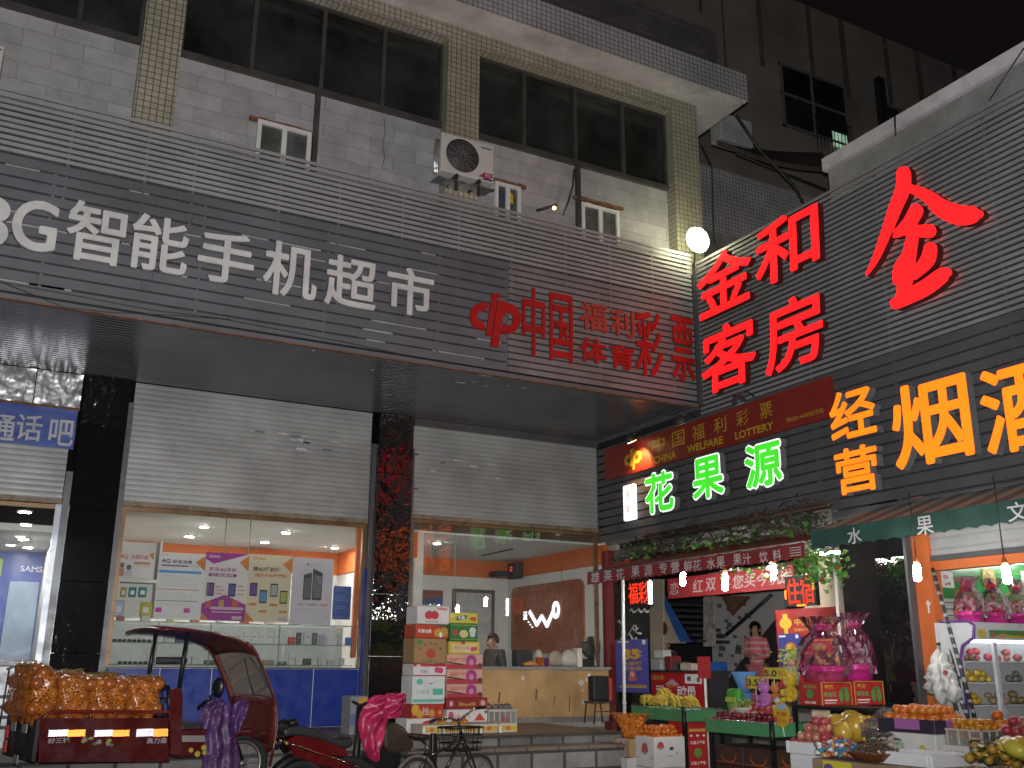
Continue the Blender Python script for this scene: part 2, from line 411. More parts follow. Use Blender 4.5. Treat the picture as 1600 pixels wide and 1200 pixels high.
wire.tube([A(*q, 10.18) for q in ((-60, 428), (0, 441), (80, 455), (160, 470), (240, 485), (340, 497), (420, 512), (540, 535), (620, 552))], .006, 5)
wire.tube([A(*q, 10.17) for q in ((0, 440), (100, 480), (170, 488), (260, 492), (360, 499))], .005, 5)
tag(wire.build('cable', m_dark, None, (2, 10.18, 5)), 'black cable sagging along the lower edge of the charcoal fascia', 'cable')
# soffit
m_soffit = mat('glossy_ribbed_soffit', (.14, .142, .15), .2, .5, var=.25, vs=.8, bs=.03, bsc=2)
so = MB().mat(mat('soffit_groove_shade', (.008, .008, .008), .6)).box((XL, 10.24, 4.945), (8.36, 12.74, 4.99)).mat(m_soffit)  # groove bottom blackened, shade between the ribs put into its colour
y = 10.26
while y < 12.7:
    so.box((XL, y, 4.908), (8.355, y+.048, 4.944)); y += .085
tag(so.build('soffit', None, None, (2, 11.5, 4.92)), 'dark ribbed ceiling panel under the fascia over the shop fronts', 'soffit')
sc_ = MB()
for (px_, py_, w, h) in ((490, 548, .03, .05), (582, 578, .05, .09), (720, 598, .22, .06), (740, 597, .05, .04), (655, 575, .03, .03), (760, 603, .09, .03), (795, 603, .05, .05), (818, 606, .05, .08), (757, 587, .25, .02), (908, 613, .06, .02), (855, 601, .03, .03)):
    c = at(px_, py_, 2, 4.905)
    k = 7; sc_.add([(c.x+w/2*math.cos(i*6.283/k)*rnd.uniform(.5, 1.1), c.y+h/2*math.sin(i*6.283/k)*rnd.uniform(.5, 1.1), 4.9065) for i in range(k)], [tuple(range(k))])
tag(sc_.build('paper_scraps', mat('torn_paper', (.6, .58, .55), .8), None, (6, 11, 4.9)), 'torn white paper scraps stuck to the dark soffit', 'paper scraps', kind='stuff')

# ---- wall plane under the soffit
m_granite, nt, b_ = nodes('black_granite'); MATS['black_granite'] = m_granite
b_.inputs['Base Color'].default_value = (.008, .008, .009, 1); b_.inputs['Roughness'].default_value = .04; b_.inputs['IOR'].default_value = 2.0
co = coords(nt, world=True); bump(nt, b_, noise(nt, co, 4.5, 3, .55), .5, .025)
m_rail = mat('grey_rail', (.10, .105, .115), .4, .4, var=.2)
def slab_pillar(x0, x1, label):
    o = thing('granite_pillar', label, 'pillar', ((x0+x1)/2, 12.6, FZ), 'black granite pillars of the shop fronts')
    s = MB(); zs = [FZ, 1.62, 2.42, 3.25, 4.05, 4.905]
    for i in range(5): s.rbox((x0, 12.6, zs[i]+.003), (x1, 12.95, zs[i+1]-.003), .004, 1)
    s.build('slabs', m_granite, o)
    return o
pA = slab_pillar(.90, 1.42, 'black granite pillar between the blue banner and the wide roller shutter')
pB = slab_pillar(4.70, 5.21, 'black granite pillar reflecting orange and red letters between the two roller shutters')
rl = MB().box((1.425, 12.66, FZ), (1.49, 12.80, 4.62)); rl.build('shutter_rail', m_rail, pA)
MB().box((.82, 12.66, FZ), (.895, 12.80, 3.7)).build('shutter_rail', m_rail, pA)
MB().box((4.635, 12.66, FZ), (4.695, 12.80, 4.45)).box((4.60, 12.64, 4.42), (4.70, 12.68, 4.44)).build('shutter_rail', m_rail, pB)
MB().box((5.215, 12.66, FZ), (5.262, 12.80, 4.45)).box((5.215, 12.64, 4.36), (5.31, 12.68, 4.38)).box((5.215, 12.64, 3.87), (5.31, 12.68, 3.89)).build('shutter_rail', m_rail, pB)
m_shut = mat('shutter_slats', (.345, .35, .345), .45, .2, var=.34, vs=.8)
def shutter_profile(z0, z1, pitch):
    pr = []; z = z1
    while z > z0+.001:
        h = min(pitch, z-z0)
        pr += [(-.003, z), (-.006, z-h*.12), (-.007, z-h*.45), (-.006, z-h*.86), (.006, z-h*.90), (.006, z-h*.97)]; z -= h
    pr.append((0, z0)); return pr
def shutter(x0, x1, z0, z1, label, y=12.75, pitch=.068):
    o = thing('roller_shutter', label, 'roller shutter', ((x0+x1)/2, y, z0), 'roller shutters over the shop fronts')
    pr = shutter_profile(z0+.06, z1, pitch); k = len(pr)
    s = MB(); s.add([(x0, y+d, z) for d, z in pr]+[(x1, y+d, z) for d, z in pr], [(i, i+1, k+i+1, k+i) for i in range(k-1)])
    s.build('curtain', m_shut, o)
    MB().box((x0, y-.02, z0), (x1, y+.03, z0+.058)).build('bottom_bar', mat('worn_wood_bar', (.22, .17, .11), .6, var=.5, vs=6), o)
    return o
Z1, Z2 = 3.355, 3.48
sh1 = shutter(1.49, 4.635, Z1, 4.906, 'wide half-open roller shutter above the phone posters and blue counter')
sh2 = shutter(5.265, 8.36, Z2, 4.80, 'half-open roller shutter above the wooden counter and white glowing logo')
MB().box((5.265, 12.70, 4.80), (8.36, 12.80, 4.906)).build('shutter_box', m_soffit, sh2)
def stickers(o, n, x0, x1, z0, z1):
    cs = [(.55, .55, .6), (.45, .45, .43), (.25, .28, .45), (.5, .45, .42), (.15, .15, .15)]
    for i in range(n):
        w, h = rnd.uniform(.05, .14), rnd.uniform(.015, .03); cx, cz = rnd.uniform(x0, x1), rnd.uniform(z0, z1)
        yield MB().box((cx, 12.7345, cz), (cx+w, 12.7385, cz+h)), cs[i % 5]
for (sh, n, x0, x1, z0, z1) in ((sh1, 16, 2.9, 4.3, 4.25, 4.5), (sh2, 8, 5.4, 6.6, 4.0, 4.55)):
    s = MB()
    for mb, c in stickers(sh, n, x0, x1, z0, z1):
        s.mat(mat('sticker_%d' % int(c[0]*100+c[2]*10), c, .7)); s.add(mb.v, mb.f)
    s.build('stickers', None, sh)
zb0 = A(60, 700).z; zb1 = A(60, 785).z; zban = A(60, 637).z
sh0 = shutter(-3.4, .815, zb1, zb0+.1, 'raised roller shutter under the blue banner at the left edge')
# foil covered wall strip over the banner
m_foil, nt, b_ = nodes('crumpled_foil'); MATS['crumpled_foil'] = m_foil
b_.inputs['Base Color'].default_value = (.50, .51, .53, 1); b_.inputs['Metallic'].default_value = .75; b_.inputs['Roughness'].default_value = .33
bump(nt, b_, noise(nt, coords(nt, world=True), 2.6, 3, .5), .8, .08)
fo = thing('foil_panel', 'crumpled silver foil lining between the blue banner and the soffit', 'foil lining', (-1, 12.7, 4.5))
s = MB()
for i in range(7):
    xa = .87-.52*i
    bm = bmesh.new(); bmesh.ops.create_grid(bm, x_segments=14, y_segments=10, size=.5)
    for v in bm.verts:
        q = v.co.copy(); v.co = V((xa-.25+q.x*.51, 12.70+rnd.uniform(-.012, .012), (zban+.03+4.9)/2+q.y*(4.9-zban-.03)))
    s.bm(bm, None, True)
s.build('sheets', m_foil, fo)
MB().box((-3.4, 12.66, zban), (.88, 12.72, zban+.03)).build('batten_or_glint', m_rust, fo)
bn = thing('shop_banner', 'blue cloth banner with grey writing above the raised shutter at the left edge', 'banner', (-1, 12.66, zb0))
bm = bmesh.new(); bmesh.ops.create_grid(bm, x_segments=40, y_segments=8, size=.5)
for v in bm.verts:
    q = v.co.copy(); v.co = V((-1.26+q.x*4.24, 12.655+.012*math.sin(q.x*60+q.y*9)+.008*math.sin(q.y*20+q.x*13), (zban+zb0)/2+q.y*(zban-zb0-.005)))
s = MB(); s.bm(bm, None, True); s.build('cloth', mat('blue_banner_cloth', (.05, .09, .30), .6, var=.2, vs=2), bn)
s = MB()
for ch, px_, py_ in (('通', 4, 668), ('话', 46, 668), ('吧', 96, 676)):
    c = A(px_, py_, 12.632); w, h = letter_size(c, (1, 0, 0), 40 if ch != '吧' else 38, 40); text_into(s, ch, frameA(c), w, h, 0, .004, .012)
for k, ch in enumerate('动移'): text_into(s, ch, frameA((-.28-.42*k, 12.632, (zban+zb0)/2)), .34, .34, 0, .004, .012)
s.build('lettering', mat('grey_print', (.42, .42, .45), .6), bn)

# ---- the right hand wall: slat screen, posts
m_slatB = mat('screen_slat', (.225, .22, .22), .45, .1, var=.2, vs=1.5)
wb = thing('slat_screen', 'long mid grey slat screen carrying the red and orange illuminated letters', 'slat screen', (XB, 7, 5))
s = MB(); zt, zb = 6.98, 4.77; pit = .0655; z = zt
while z > zb:
    s.box((XB, -3, z-.037), (XB+.014, 10.18, z)); z -= pit
s.build('slats', m_slatB, wb)
m_plankB = mat('wide_dark_plank', (.085, .083, .09), .5, .1, var=.22, vs=1.2)
s = MB(); z = 4.765; k = 0
while z > 3.08:
    y = -3; e = 12.74 if z > 3.40 else 8.0
    while y < e:
        y2 = min(e, y+rnd.uniform(1.6, 3.0)); dz = rnd.uniform(-.003, .003)
        s.box((XB, y, z-.099+dz), (XB+.014, y2-.004, z+dz)); y = y2
    z -= .122; k += 1
s.build('wide_planks', m_plankB, wb)
for y in (-2, 0, 1.4, 2.8, 4.2, 5.6, 7.0): MB().box((XB+.047, y-.015, 3.1), (XB+.075, y+.015, 6.95)).build('post', m_plankB, wb)
for y in (8.2, 9.4): MB().box((XB+.047, y-.015, 3.42), (XB+.075, y+.015, 6.95)).build('post', m_plankB, wb)
for y in (10.6, 11.8): MB().box((XB+.047, y-.015, 3.42), (XB+.075, y+.015, 4.75)).build('post', m_plankB, wb)
MB().box((XB-.02, 10.12, 4.91), (XB+.02, 10.195, 6.98)).build('corner_post', m_plankB, wb); MB().box((XB-.015, 10.24, 4.86), (XB+.02, 12.7, 4.905)).build('corner_trim', m_plankB, wb)
MB().box((XB+.10, -3, 4.8), (XB+.16, 10.7, 6.9)).box((XB+.10, -3, 3.12), (XB+.16, 8.0, 4.799)).box((XB+.12, 8.0, 3.42), (XB+.16, 12.74, 4.799)).build('backing_board', mat('backing', (.03, .03, .03), .8), wb)
# parapet of the low roof behind the screen
low = thing('low_building', 'low flat-roofed shop building with pale parapet behind the slat screen', 'building', (10, 6, 4))
zp0, zp1 = B(1287, 270, 8.9).z, B(1287, 250, 8.9).z
MB().box((8.86, -4, zp0), (9.2, 8.14, zp1)).build('parapet', mat('white_parapet', (.46, .44, .45), .8, var=.3, vs=2, bs=.3, bsc=10), low)
MB().box((8.92, -4, 4.8), (9.15, 8.10, zp0-.002)).build('upstand', mat('grey_render', (.2, .195, .19), .85, var=.3, bs=.3), low)
MB().box((8.6, -4, 4.82), (14, 10.6, 4.9)).build('roof', m_conc, low)
s = MB().tube([B(*q, 8.84) for q in ((1600, 75), (1570, 120), (1545, 158))], .008, 5).tube([B(*q, 8.84) for q in ((1398, 180), (1399, 212))], .012, 5); s.build('cable', m_dark, low)
# link wall and the tall dark building behind
lk = thing('link_building', 'dim mosaic tiled wing with sagging brown canopy behind the street corner', 'building', (11, 12.4, 4))
MB().box((8.95, 12.4, 4.9), (16, 12.6, 9.6)).build('wall', m_conc, lk)
MB().box((8.96, 12.38, 8.9), (15.9, 12.399, 10.15)).build('tiled_band', m_tile_grey, lk)
s = MB()
c0, c1, c2, c3 = at(1120, 218, 1, 11.6), at(1295, 262, 1, 11.6), at(1285, 238, 1, 12.3), at(1130, 225, 1, 12.3)
n = 10
top = [c0.lerp(c1, i/n)+V((0, 0, -.12*math.sin(i/n*3.14))) for i in range(n+1)]; bk = [c3.lerp(c2, i/n)+V((0, 0, -.05*math.sin(i/n*3.14))) for i in range(n+1)]
s.add(top+bk+[q-V((0, 0, .1)) for q in top], [(i, i+1, n+2+i, n+1+i) for i in range(n)]+[(i, i+1, 2*n+3+i, 2*n+2+i) for i in range(n)])
s.build('canopy', mat('brown_tarp', (.09, .07, .06), .7), lk)
s = MB().tube([at(*q, 1, 11.5) for q in ((1150, 180), (1185, 232), (1240, 290), (1262, 330))], .03, 6).tube([at(*q, 1, 12.3) for q in ((1095, 225), (1112, 260), (1114, 330), (1116, 380))], .012, 5).tube([at(*q, 1, 11.9) for q in ((1150, 240), (1230, 272), (1300, 300))], .015, 5)
s.build('cable', m_dark, lk)
s = MB(); c = at(1138, 208, 1, 12.2); s.rbox((c.x-.3, c.y-.15, c.z-.25), (c.x+.45, c.y+.15, c.z+.28), .02)
s.build('condenser', mat('dim_white', (.4, .4, .4), .5), lk)
tb = thing('background_building', 'tall dark rendered building with water-stained wall and one lit window against the night sky', 'building', (20, 18, 0))
zr = A(1240, 0, 18).z
MB().box((9, 18, 0), (40, 26, zr)).build('wall', mat('stained_render', (.33, .295, .265), .9, var=.3, vs=.5, bs=.3, bsc=4), tb)
s = MB()
for px_ in (1095, 1130, 1185, 1262, 1312, 1378, 1425, 1480):
    c = A(px_, 60, 17.99); w = rnd.uniform(.06, .25); s.box((c.x, 17.985, zr-rnd.uniform(1.5, 5)), (c.x+w, 17.995, zr))
s.build('water_stains', mat('water_stain', (.17, .15, .13), .9, var=.5, vs=3), tb)
def far_window(px0, py0, px1, py1, nm):
    a, b = A(px0, py0, 17.97), A(px1, py1, 17.97); z1 = a.z; z0 = b.z; w = b.x-a.x
    f = MB(); t = .07
    for xx in (a.x, a.x+w*.45, a.x+w-t): f.box((xx, 17.9, z0), (xx+t, 17.98, z1))
    for zz in (z0, z0+(z1-z0)*.5, z1-t): f.box((a.x, 17.91, zz), (b.x, 17.98, zz+t))
    o = f.build('window', mat('faded_frame', (.2, .21, .2), .6), tb)
    MB().box((a.x+.02, 17.94, z0), (b.x-.02, 17.95, z1)).build('pane', m_pane, o)
    return o, a, b
o, a, b = far_window(1216, 98, 1328, 232, 'w')
c = A(1318, 221, 17.93)
s = MB().box((c.x-.42, 17.925, c.z-.25), (c.x+.15, 17.93, c.z+.22)); s.build('lit_pane', mat_emit('greenish_room_light', (.55, .9, .6), .35, vary=.6), o)
s = MB()
for i in range(11): s.box((b.x-1.4+i*.14, 17.86, c.z-.5), (b.x-1.385+i*.14, 17.875, c.z+.55))
s.box((b.x-1.45, 17.855, c.z+.5), (b.x+.05, 17.87, c.z+.53)); s.build('window_bars', m_dark, o)
far_window(1376, 160, 1440, 230, 'w2')
MB().box((A(1365, 130, 17.9).x, 17.7, 14), (A(1374, 130, 17.9).x, 17.9, A(1370, 126, 17.9).z)).build('flue', m_dark, tb)

# outdoor unit on its bracket in front of the middle column
def condenser(px0, py0, px1, py1, y, lab):
    a, b = A(px0, (py0+py1)/2, y), A(px1, (py0+py1)/2, y); zt, zb = A((px0+px1)/2, py0, y).z, A((px0+px1)/2, py1, y).z
    o = thing('air_conditioner', lab, 'air conditioner', ((a.x+b.x)/2, y, zb), 'outdoor air conditioner units'); w, h = b.x-a.x, zt-zb
    MB().rbox((a.x, y, zb), (b.x, y+.26, zt), .015, 2).build('casing', mat('ac_white', (.50, .49, .46), .45, var=.12), o)
    c = V((a.x+w*.40, y, (zt+zb)/2+.005)); R_ = h*.43
    MB().lathe(c, [(R_, -.001), (R_, .002)], (0, -1, 0), 28).build('fan_opening', mat('fan_dark', (.03, .03, .03), .7), o)
    s = MB()
    for k in range(1, 8): s.tube([c+V((R_*k/7.2*math.cos(i*.2618), -.006, R_*k/7.2*math.sin(i*.2618))) for i in range(24)], .0028, 4, True)
    for i in range(12): s.tube([c+V((.02*math.cos(i*.5236), -.007, .02*math.sin(i*.5236))), c+V((R_*math.cos(i*.5236), -.007, R_*math.sin(i*.5236)))], .0025, 4)
    s.build('fan_grille', mat('fan_wire', (.22, .21, .2), .5, .3), o)
    s = MB(); layout(s, frameA(V((a.x+w/2, y, (zt+zb)/2))), w, h, [('r', .74, .12, .95, .16, (.1, .1, .12)), ('p', [(.70, .92), (.82, .78), (.97, .78), (.97, .88), (.9, .92)], (.32, .03, .05)), ('p', [(.76, .98), (.82, .92), (.97, .92), (.97, .98)], (.05, .05, .2)), ('t', 'KY', .89, .85, .1, .08, (.6, .6, .6))]); s.build('marking', None, o)
    for x_ in (a.x+w*.30, a.x+w*.72): MB().box((x_-.018, y-.02, zb-.05), (x_+.018, y+.45, zb-.004)).box((x_-.016, y+.0, zb-.22), (x_+.016, y+.03, zb-.052)).build('bracket', m_dark, o)
    bm = bmesh.new(); bmesh.ops.create_grid(bm, x_segments=12, y_segments=6, size=.5)
    for v in bm.verts: q = v.co.copy(); v.co = V((a.x+w*.5+q.x*w*1.05, y+.16+q.y*.34, zb-.062+q.y*.06+rnd.uniform(-.012, .012)))
    MB().bm(bm, None, True).build('foil_sheet', m_foil, o)
    s = MB()
    for k in range(3): s.tube([V((a.x-.01-.012*k, y+.05, zt-.1)), V((a.x-.03-.02*k, y+.04, (zt+zb)/2)), V((a.x-.02-.02*k, y+.06, zb)), V((a.x+.06, y+.12, zb-.07))], .016, 6)
    s.build('foil_hose', m_foil, o)
    return o
# ================================================================== RAISED LETTERS ON THE LEFT FASCIA
def pm(c, rough=.6, emit=0):
    return mat('print_%02x%02x%02x' % tuple(int(max(0, min(1, q))*255) for q in c), tuple(c), rough, var=.06)
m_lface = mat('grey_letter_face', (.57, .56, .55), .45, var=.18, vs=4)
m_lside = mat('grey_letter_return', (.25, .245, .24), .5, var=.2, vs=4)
def raised(ch, px_, py_, w, h, wall, face, side, label, group, d0=.02, depth=.07, bold=.02, cat='sign letter', skew=0., plane=None):
    if wall == 'A': c = A(px_, py_, DF if plane is None else plane); fr = frameA(c); ax = (1, 0, 0)
    else: c = B(px_, py_, XB if plane is None else plane); fr = frameB(c); ax = (0, 1, 0)
    W_, H_ = letter_size(c, ax, w, h)
    o = thing('sign_letter', label, cat, c, group)
    s = MB(); text_into(s, ch, fr, W_, H_, d0, depth, 0, skew, 'face', bold=bold); s.build('face', face, o)
    s = MB(); text_into(s, ch, fr, W_, H_, d0, depth, 0, skew, 'side', bold=bold); s.build('return', side, o)
    return o, fr, W_, H_
gA = 'grey raised letters of the phone shop sign'
prev = 'cut by the left edge of the photo'
for ch, px_, py_, w, h, lab in (('3', -18, 350, 62, 78, 'grey raised figure 3 cut off at the left edge of the fascia'), ('G', 54, 357, 66, 74, 'grey raised letter G, first whole letter of the phone shop sign'),
        ('智', 149, 369, 88, 88, 'grey raised character 智 right of the letter G'), ('能', 248, 386, 86, 82, 'grey raised character 能 right of 智'), ('手', 351, 407, 84, 76, 'grey raised character 手 in the middle of the phone shop sign'),
        ('机', 451, 426, 80, 80, 'grey raised character 机 right of 手'), ('超', 545, 445, 77, 76, 'grey raised character 超, last but one of the phone shop sign'), ('市', 637, 459, 70, 70, 'grey raised character 市 ending the phone shop sign')):
    raised(ch, px_, py_, w, h, 'A', m_lface, m_lside, lab, gA, bold=.018 if ch not in '3G' else .03)
m_redp = mat('red_acrylic', (.36, .014, .012), .35, var=.15, vs=3)
m_redo = mat('faded_red_acrylic', (.34, .05, .03), .45, var=.2, vs=6)
m_reds = mat('red_return', (.30, .015, .012), .5, var=.2)
gR = 'red raised characters of the lottery sign'
for ch, px_, py_, w, h, mm, lab in (('中', 832, 504, 34, 106, m_redp, 'tall red raised character 中 right of the round lottery emblem'), ('国', 875, 513, 34, 104, m_redp, 'tall red raised character 国 framed by a red box'),
        ('福', 925, 496, 40, 42, m_redo, 'small faded red raised character 福 in the upper row'), ('利', 970, 506, 36, 40, m_redo, 'small faded red raised character 利 in the upper row'),
        ('体', 925, 549, 40, 36, m_redp, 'small red raised character 体 in the lower row'), ('育', 970, 559, 36, 36, m_redp, 'small red raised character 育 in the lower row'),
        ('彩', 1012, 538, 40, 100, m_redp, 'tall red raised character 彩 with a broken middle'), ('票', 1065, 546, 34, 98, m_redp, 'tall red raised character 票 beside the corner of the two screens')):
    raised(ch, px_, py_, w, h, 'A', mm, m_reds, lab, gR, d0=.012, depth=.03, bold=.022)
# the slanted lottery emblem: two rings cut by slanted bars
def emblem(mb, fr, w, h, d, t, skew=.28):
    """round c, two slanted bars and round p, in a w x h box round the frame's origin"""
    def pt(u, v): return (u*w/2+skew*v*h/2*.55, v*h/2)
    def arc(cu, cv, ru, rv, a0, a1, n=18): return [(cu+ru*math.cos(math.radians(a0+(a1-a0)*i/n)), cv+rv*math.sin(math.radians(a0+(a1-a0)*i/n))) for i in range(n+1)]
    def ring(cu, cv, r0, r1, a0, a1, dd):
        ou, inn = arc(cu, cv, r1[0], r1[1], a0, a1), arc(cu, cv, r0[0], r0[1], a0, a1)
        for i in range(len(ou)-1): mb.prism([pt(*q) for q in (ou[i], ou[i+1], inn[i+1], inn[i])], fr, d+dd, d+t+dd)
    ring(-.55, .05, (.18, .20), (.45, .50), 60, 300, 0)
    mb.prism([pt(*q) for q in ((-.28, -.62), (-.08, -.62), (-.08, .85), (-.28, .85))], fr, d+.001, d+t+.002)
    mb.prism([pt(*q) for q in ((-.08, .85), (.10, .85), (.10, .95), (-.28, .95), (-.28, .85))], fr, d+.002, d+t+.003)
    mb.prism([pt(*q) for q in ((-.03, -.98), (.28, -.98), (.28, .72), (-.03, .72))], fr, d+.001, d+t+.002)
    ring(.50, .12, (.20, .24), (.50, .56), -120, 150, 0)
    mb.prism([pt(*q) for q in ((.28, .50), (.55, .46), (.55, .68), (.28, .68))], fr, d+.003, d+t+.004)
c = A(772, 501, DF); w, h = letter_size(c, (1, 0, 0), 78, 86)
s = MB(); emblem(s, frameA(c), w, h, .012, .03); tag(s.build('lottery_emblem', m_redp, None, c), 'round red lottery emblem with two slanted bars left of the red characters', 'emblem')

# ================================================================== FLAT PRINTED THINGS
def layout(mb, fr, w, h, items, d=.0015):
    """items in a unit square whose origin is the top left corner"""
    k = 0
    for it in items:
        k += 1; dd = d+.0006*k
        if it[0] == 'r':
            _, u0, v0, u1, v1, c = it; poly = [(u0, v0), (u1, v0), (u1, v1), (u0, v1)]
        elif it[0] == 'p': _, poly, c = it
        elif it[0] == 'o':
            _, uc, vc, ru, rv, c = it; poly = [(uc+ru*math.cos(i*math.pi/9), vc+rv*math.sin(i*math.pi/9)) for i in range(18)]
        elif it[0] == 't':
            _, txt, uc, vc, tw, th, c = it[:7]; off = it[7] if len(it) > 7 else .01; sk = it[8] if len(it) > 8 else 0
            mb.mat(pm(c)); o, u, v, n = fr
            text_into(mb, txt, (o+u*(uc-.5)*w+v*(.5-vc)*h, u, v, n), tw*w, th*h, dd, 0, off, sk); continue
        mb.mat(pm(c)); o, u, v, n = fr
        mb.quad(*[o+u*(q[0]-.5)*w+v*(.5-q[1])*h+n*dd for q in poly])
def flat(name, label, cat, fr, w, h, base, items, group=None, thick=.004, parent=None, bm_=None):
    o = thing(name, label, cat, fr[0], group) if parent is None else parent
    s = MB(); s.prism([(-w/2, -h/2), (w/2, -h/2), (w/2, h/2), (-w/2, h/2)], fr, -thick, 0); s.build('sheet', bm_ or pm(base), o)
    s = MB(); layout(s, fr, w, h, items)
    if s.f: s.build('print', None, o)
    return o
def rectA(x0, y0, x1, y1, d):
    a, b = A((x0+x1)/2, y0, d), A((x0+x1)/2, y1, d); l, r = A(x0, (y0+y1)/2, d), A(x1, (y0+y1)/2, d)
    return frameA(V(((l.x+r.x)/2, d, (a.z+b.z)/2))), r.x-l.x, a.z-b.z
def rectB(x0, y0, x1, y1, d):
    a, b = B((x0+x1)/2, y0, d), B((x0+x1)/2, y1, d); l, r = B(x0, (y0+y1)/2, d), B(x1, (y0+y1)/2, d)
    return frameB(V((d, (l.y+r.y)/2, (a.z+b.z)/2))), l.y-r.y, a.z-b.z
def lines(u0, u1, vs, c, hh=.006):
    return [('r', u0, v, u0+(u1-u0)*(.6+.4*((i*37) % 10)/10), v+hh, c) for i, v in enumerate(vs)]
WH = (.72, .72, .72); GY = (.42, .42, .44)

condenser(689, 216, 772, 276, 10.25, 'white outdoor air conditioner unit with foil wrapped hose before the middle tiled column')
condenser(-78, 60, 5, 116, 10.3, 'white outdoor air conditioner unit cut off at the left edge')
c = A(858, 325, 10.12); o = thing('sign_spotlight', 'small lit lamp on a rod above the slat screen right of the air conditioner', 'lamp', c)
MB().tube([A(838, 329, 10.19), A(870, 320, 10.05)], .018, 6).build('arm', m_dark, o); MB().ball(A(866, 325, 10.04), .028, 2).build('lens', mat_emit('warm_small_glow', (1, .75, .25), 3), o)
# ================================================================== SHOP INTERIORS (left building)
m_wallw = mat('shop_white_wall', (.62, .61, .58), .7, var=.08)
m_ceil = mat('shop_ceiling', (.66, .66, .64), .8, var=.05)
m_orange = mat('orange_paint', (.55, .13, .03), .6, var=.1)
m_floor = mat_brick('shop_floor_tiles', (.45, .43, .40), (.42, .40, .38), (.25, .24, .22), 'xy', .6, .6, .005, 0, .25, .15, .1)
m_blue = mat('blue_laminate', (.012, .035, .25), .35, var=.12)
m_glass = mat_glass('window_glass', (.96, .97, .96), 1.0, .012); m_gshelf = mat_glass('shelf_glass', (.84, .93, .89), 1.0, .04)
m_down = mat_emit('downlight_glow', (1, .98, .92), 520)
def room(name, label, x0, x1, y0, y1, z1, parts):
    o = thing(name, label, 'shop interior', ((x0+x1)/2, (y0+y1)/2, FZ))
    MB().box((x0, y0, FZ-.1), (x1, y1, FZ+.002)).build('floor', m_floor, o)
    MB().box((x0, y0, z1), (x1, y1+.1, z1+.08)).build('ceiling', m_ceil, o)
    return o
def downlight(px_, py_, z, lab, grp, r=.055):
    c = at(px_, py_, 2, z)
    o = thing('ceiling_light', lab, 'ceiling light', c, grp)
    MB().lathe((c.x, c.y, z-.016), [(r+.022, .014), (r+.02, .004), (r+.004, 0)], n=20).build('trim', m_white, o)
    MB().lathe((c.x, c.y, z-.0185), [(r, 0), (r, .0015)], n=20).build('lens', m_down, o)
# phone shop
zc1 = A(380, 856, 16.2).z; zo = A(380, 892, 16.2).z
r1 = room('phone_shop', 'bright phone shop interior with white ceiling and orange wall band behind the posters', 1.42, 5.45, 12.9, 16.3, zc1, None)
MB().box((1.42, 16.2, FZ), (5.45, 16.3, zo)).build('rear_wall', m_wallw, r1)
MB().box((1.42, 16.19, zo+.002), (5.45, 16.3, zc1)).build('orange_band', m_orange, r1)
MB().box((5.38, 12.9, zo), (5.45, 16.18, zc1)).box((4.56, 12.92, 1.6), (4.64, 12.98, zc1)).box((1.42, 12.9, zo), (1.47, 16.18, zc1)).build('side_band', m_orange, r1)
MB().box((5.40, 12.9, FZ), (5.45, 16.18, zo-.002)).box((1.42, 12.9, FZ), (1.45, 16.18, zo-.002)).build('side_wall', m_wallw, r1)
MB().box((3.8, 15.9, zo-.1), (4.25, 16.18, zc1-.12)).build('wall_box', m_orange, r1)
for i, (px_, py_) in enumerate(((319, 822), (296, 837), (447, 831), (414, 846), (523, 855))):
    downlight(px_, py_, zc1-.002, ['round ceiling light nearest the shutter, above the blue striped poster', 'round ceiling light left of the two hanging rods', 'large round ceiling light above the cream poster', 'small round ceiling light above the cream poster', 'round ceiling light at the right end of the phone shop'][i], 'ceiling lights in the phone shop')
s = MB()
for px_ in (354, 392): 
    c = at(px_, 815, 1, 13.0); s.tube([(c.x, 13.0, zc1), (c.x, 13.0, A(px_, 866, 13.0).z)], .006, 5)
s.build('hanging_rods', m_post, r1)
# glass front
def front(name, label, x0, x1, z0, z1, joints, y=12.78):
    o = thing(name, label, 'shop window', ((x0+x1)/2, y, z0))
    f = MB().box((x0, y-.03, z1-.05), (x1, y+.03, z1)).box((x0, y-.03, z0), (x0+.05, y+.03, z1-.05)).box((x1-.05, y-.03, z0), (x1, y+.03, z1-.05))
    f.build('frame', mat('brass_brown_frame', (.20, .12, .06), .35, .5, var=.3), o)
    e = [x0+.05]+joints+[x1-.05]
    for a, b in zip(e[:-1], e[1:]): MB().box((a+.002, y-.005, z0), (b-.002, y+.005, z1-.05)).build('pane', m_glass, o)
    return o
front('shop_window', 'glass front of the phone shop between the two granite pillars', 1.495, 4.63, 1.47, Z1-.005, [2.6, 3.6])
ct = thing('display_counter', 'bright blue panelled counter below the glass shelves of the phone shop', 'counter', (3, 12.85, FZ))
bl = [1.5]+[A(px_, 1090, 12.72).x for px_ in (246, 328, 488)]+[4.60]
for a, b in zip(bl[:-1], bl[1:]): MB().rbox((a+.006, 12.72, FZ), (b-.006, 12.74, 1.455), .004, 1).build('panel', m_blue, ct)
MB().box((1.5, 12.742, FZ), (4.62, 13.35, 1.44)).build('carcass', m_wallw, ct)
MB().box((4.602, 12.70, FZ), (4.632, 12.74, 2.75)).build('end_post', m_blue, ct)
MB().box((1.5, 12.70, 1.457), (4.6, 12.76, 1.475)).build('top_edge', m_alu, ct)
sh = thing('glass_shelves', 'glass shelving with white back behind the window of the phone shop', 'shelves', (3, 13.1, 1.46))
zs = [A(420, 1038, 13.0).z-.01, A(420, 1007, 13.0).z, A(420, 976, 13.0).z]
for i, z in enumerate(zs): MB().box((1.52, 12.86, z-.006), (4.55, 13.28, z+.004)).build('shelf_board', m_gshelf, sh)
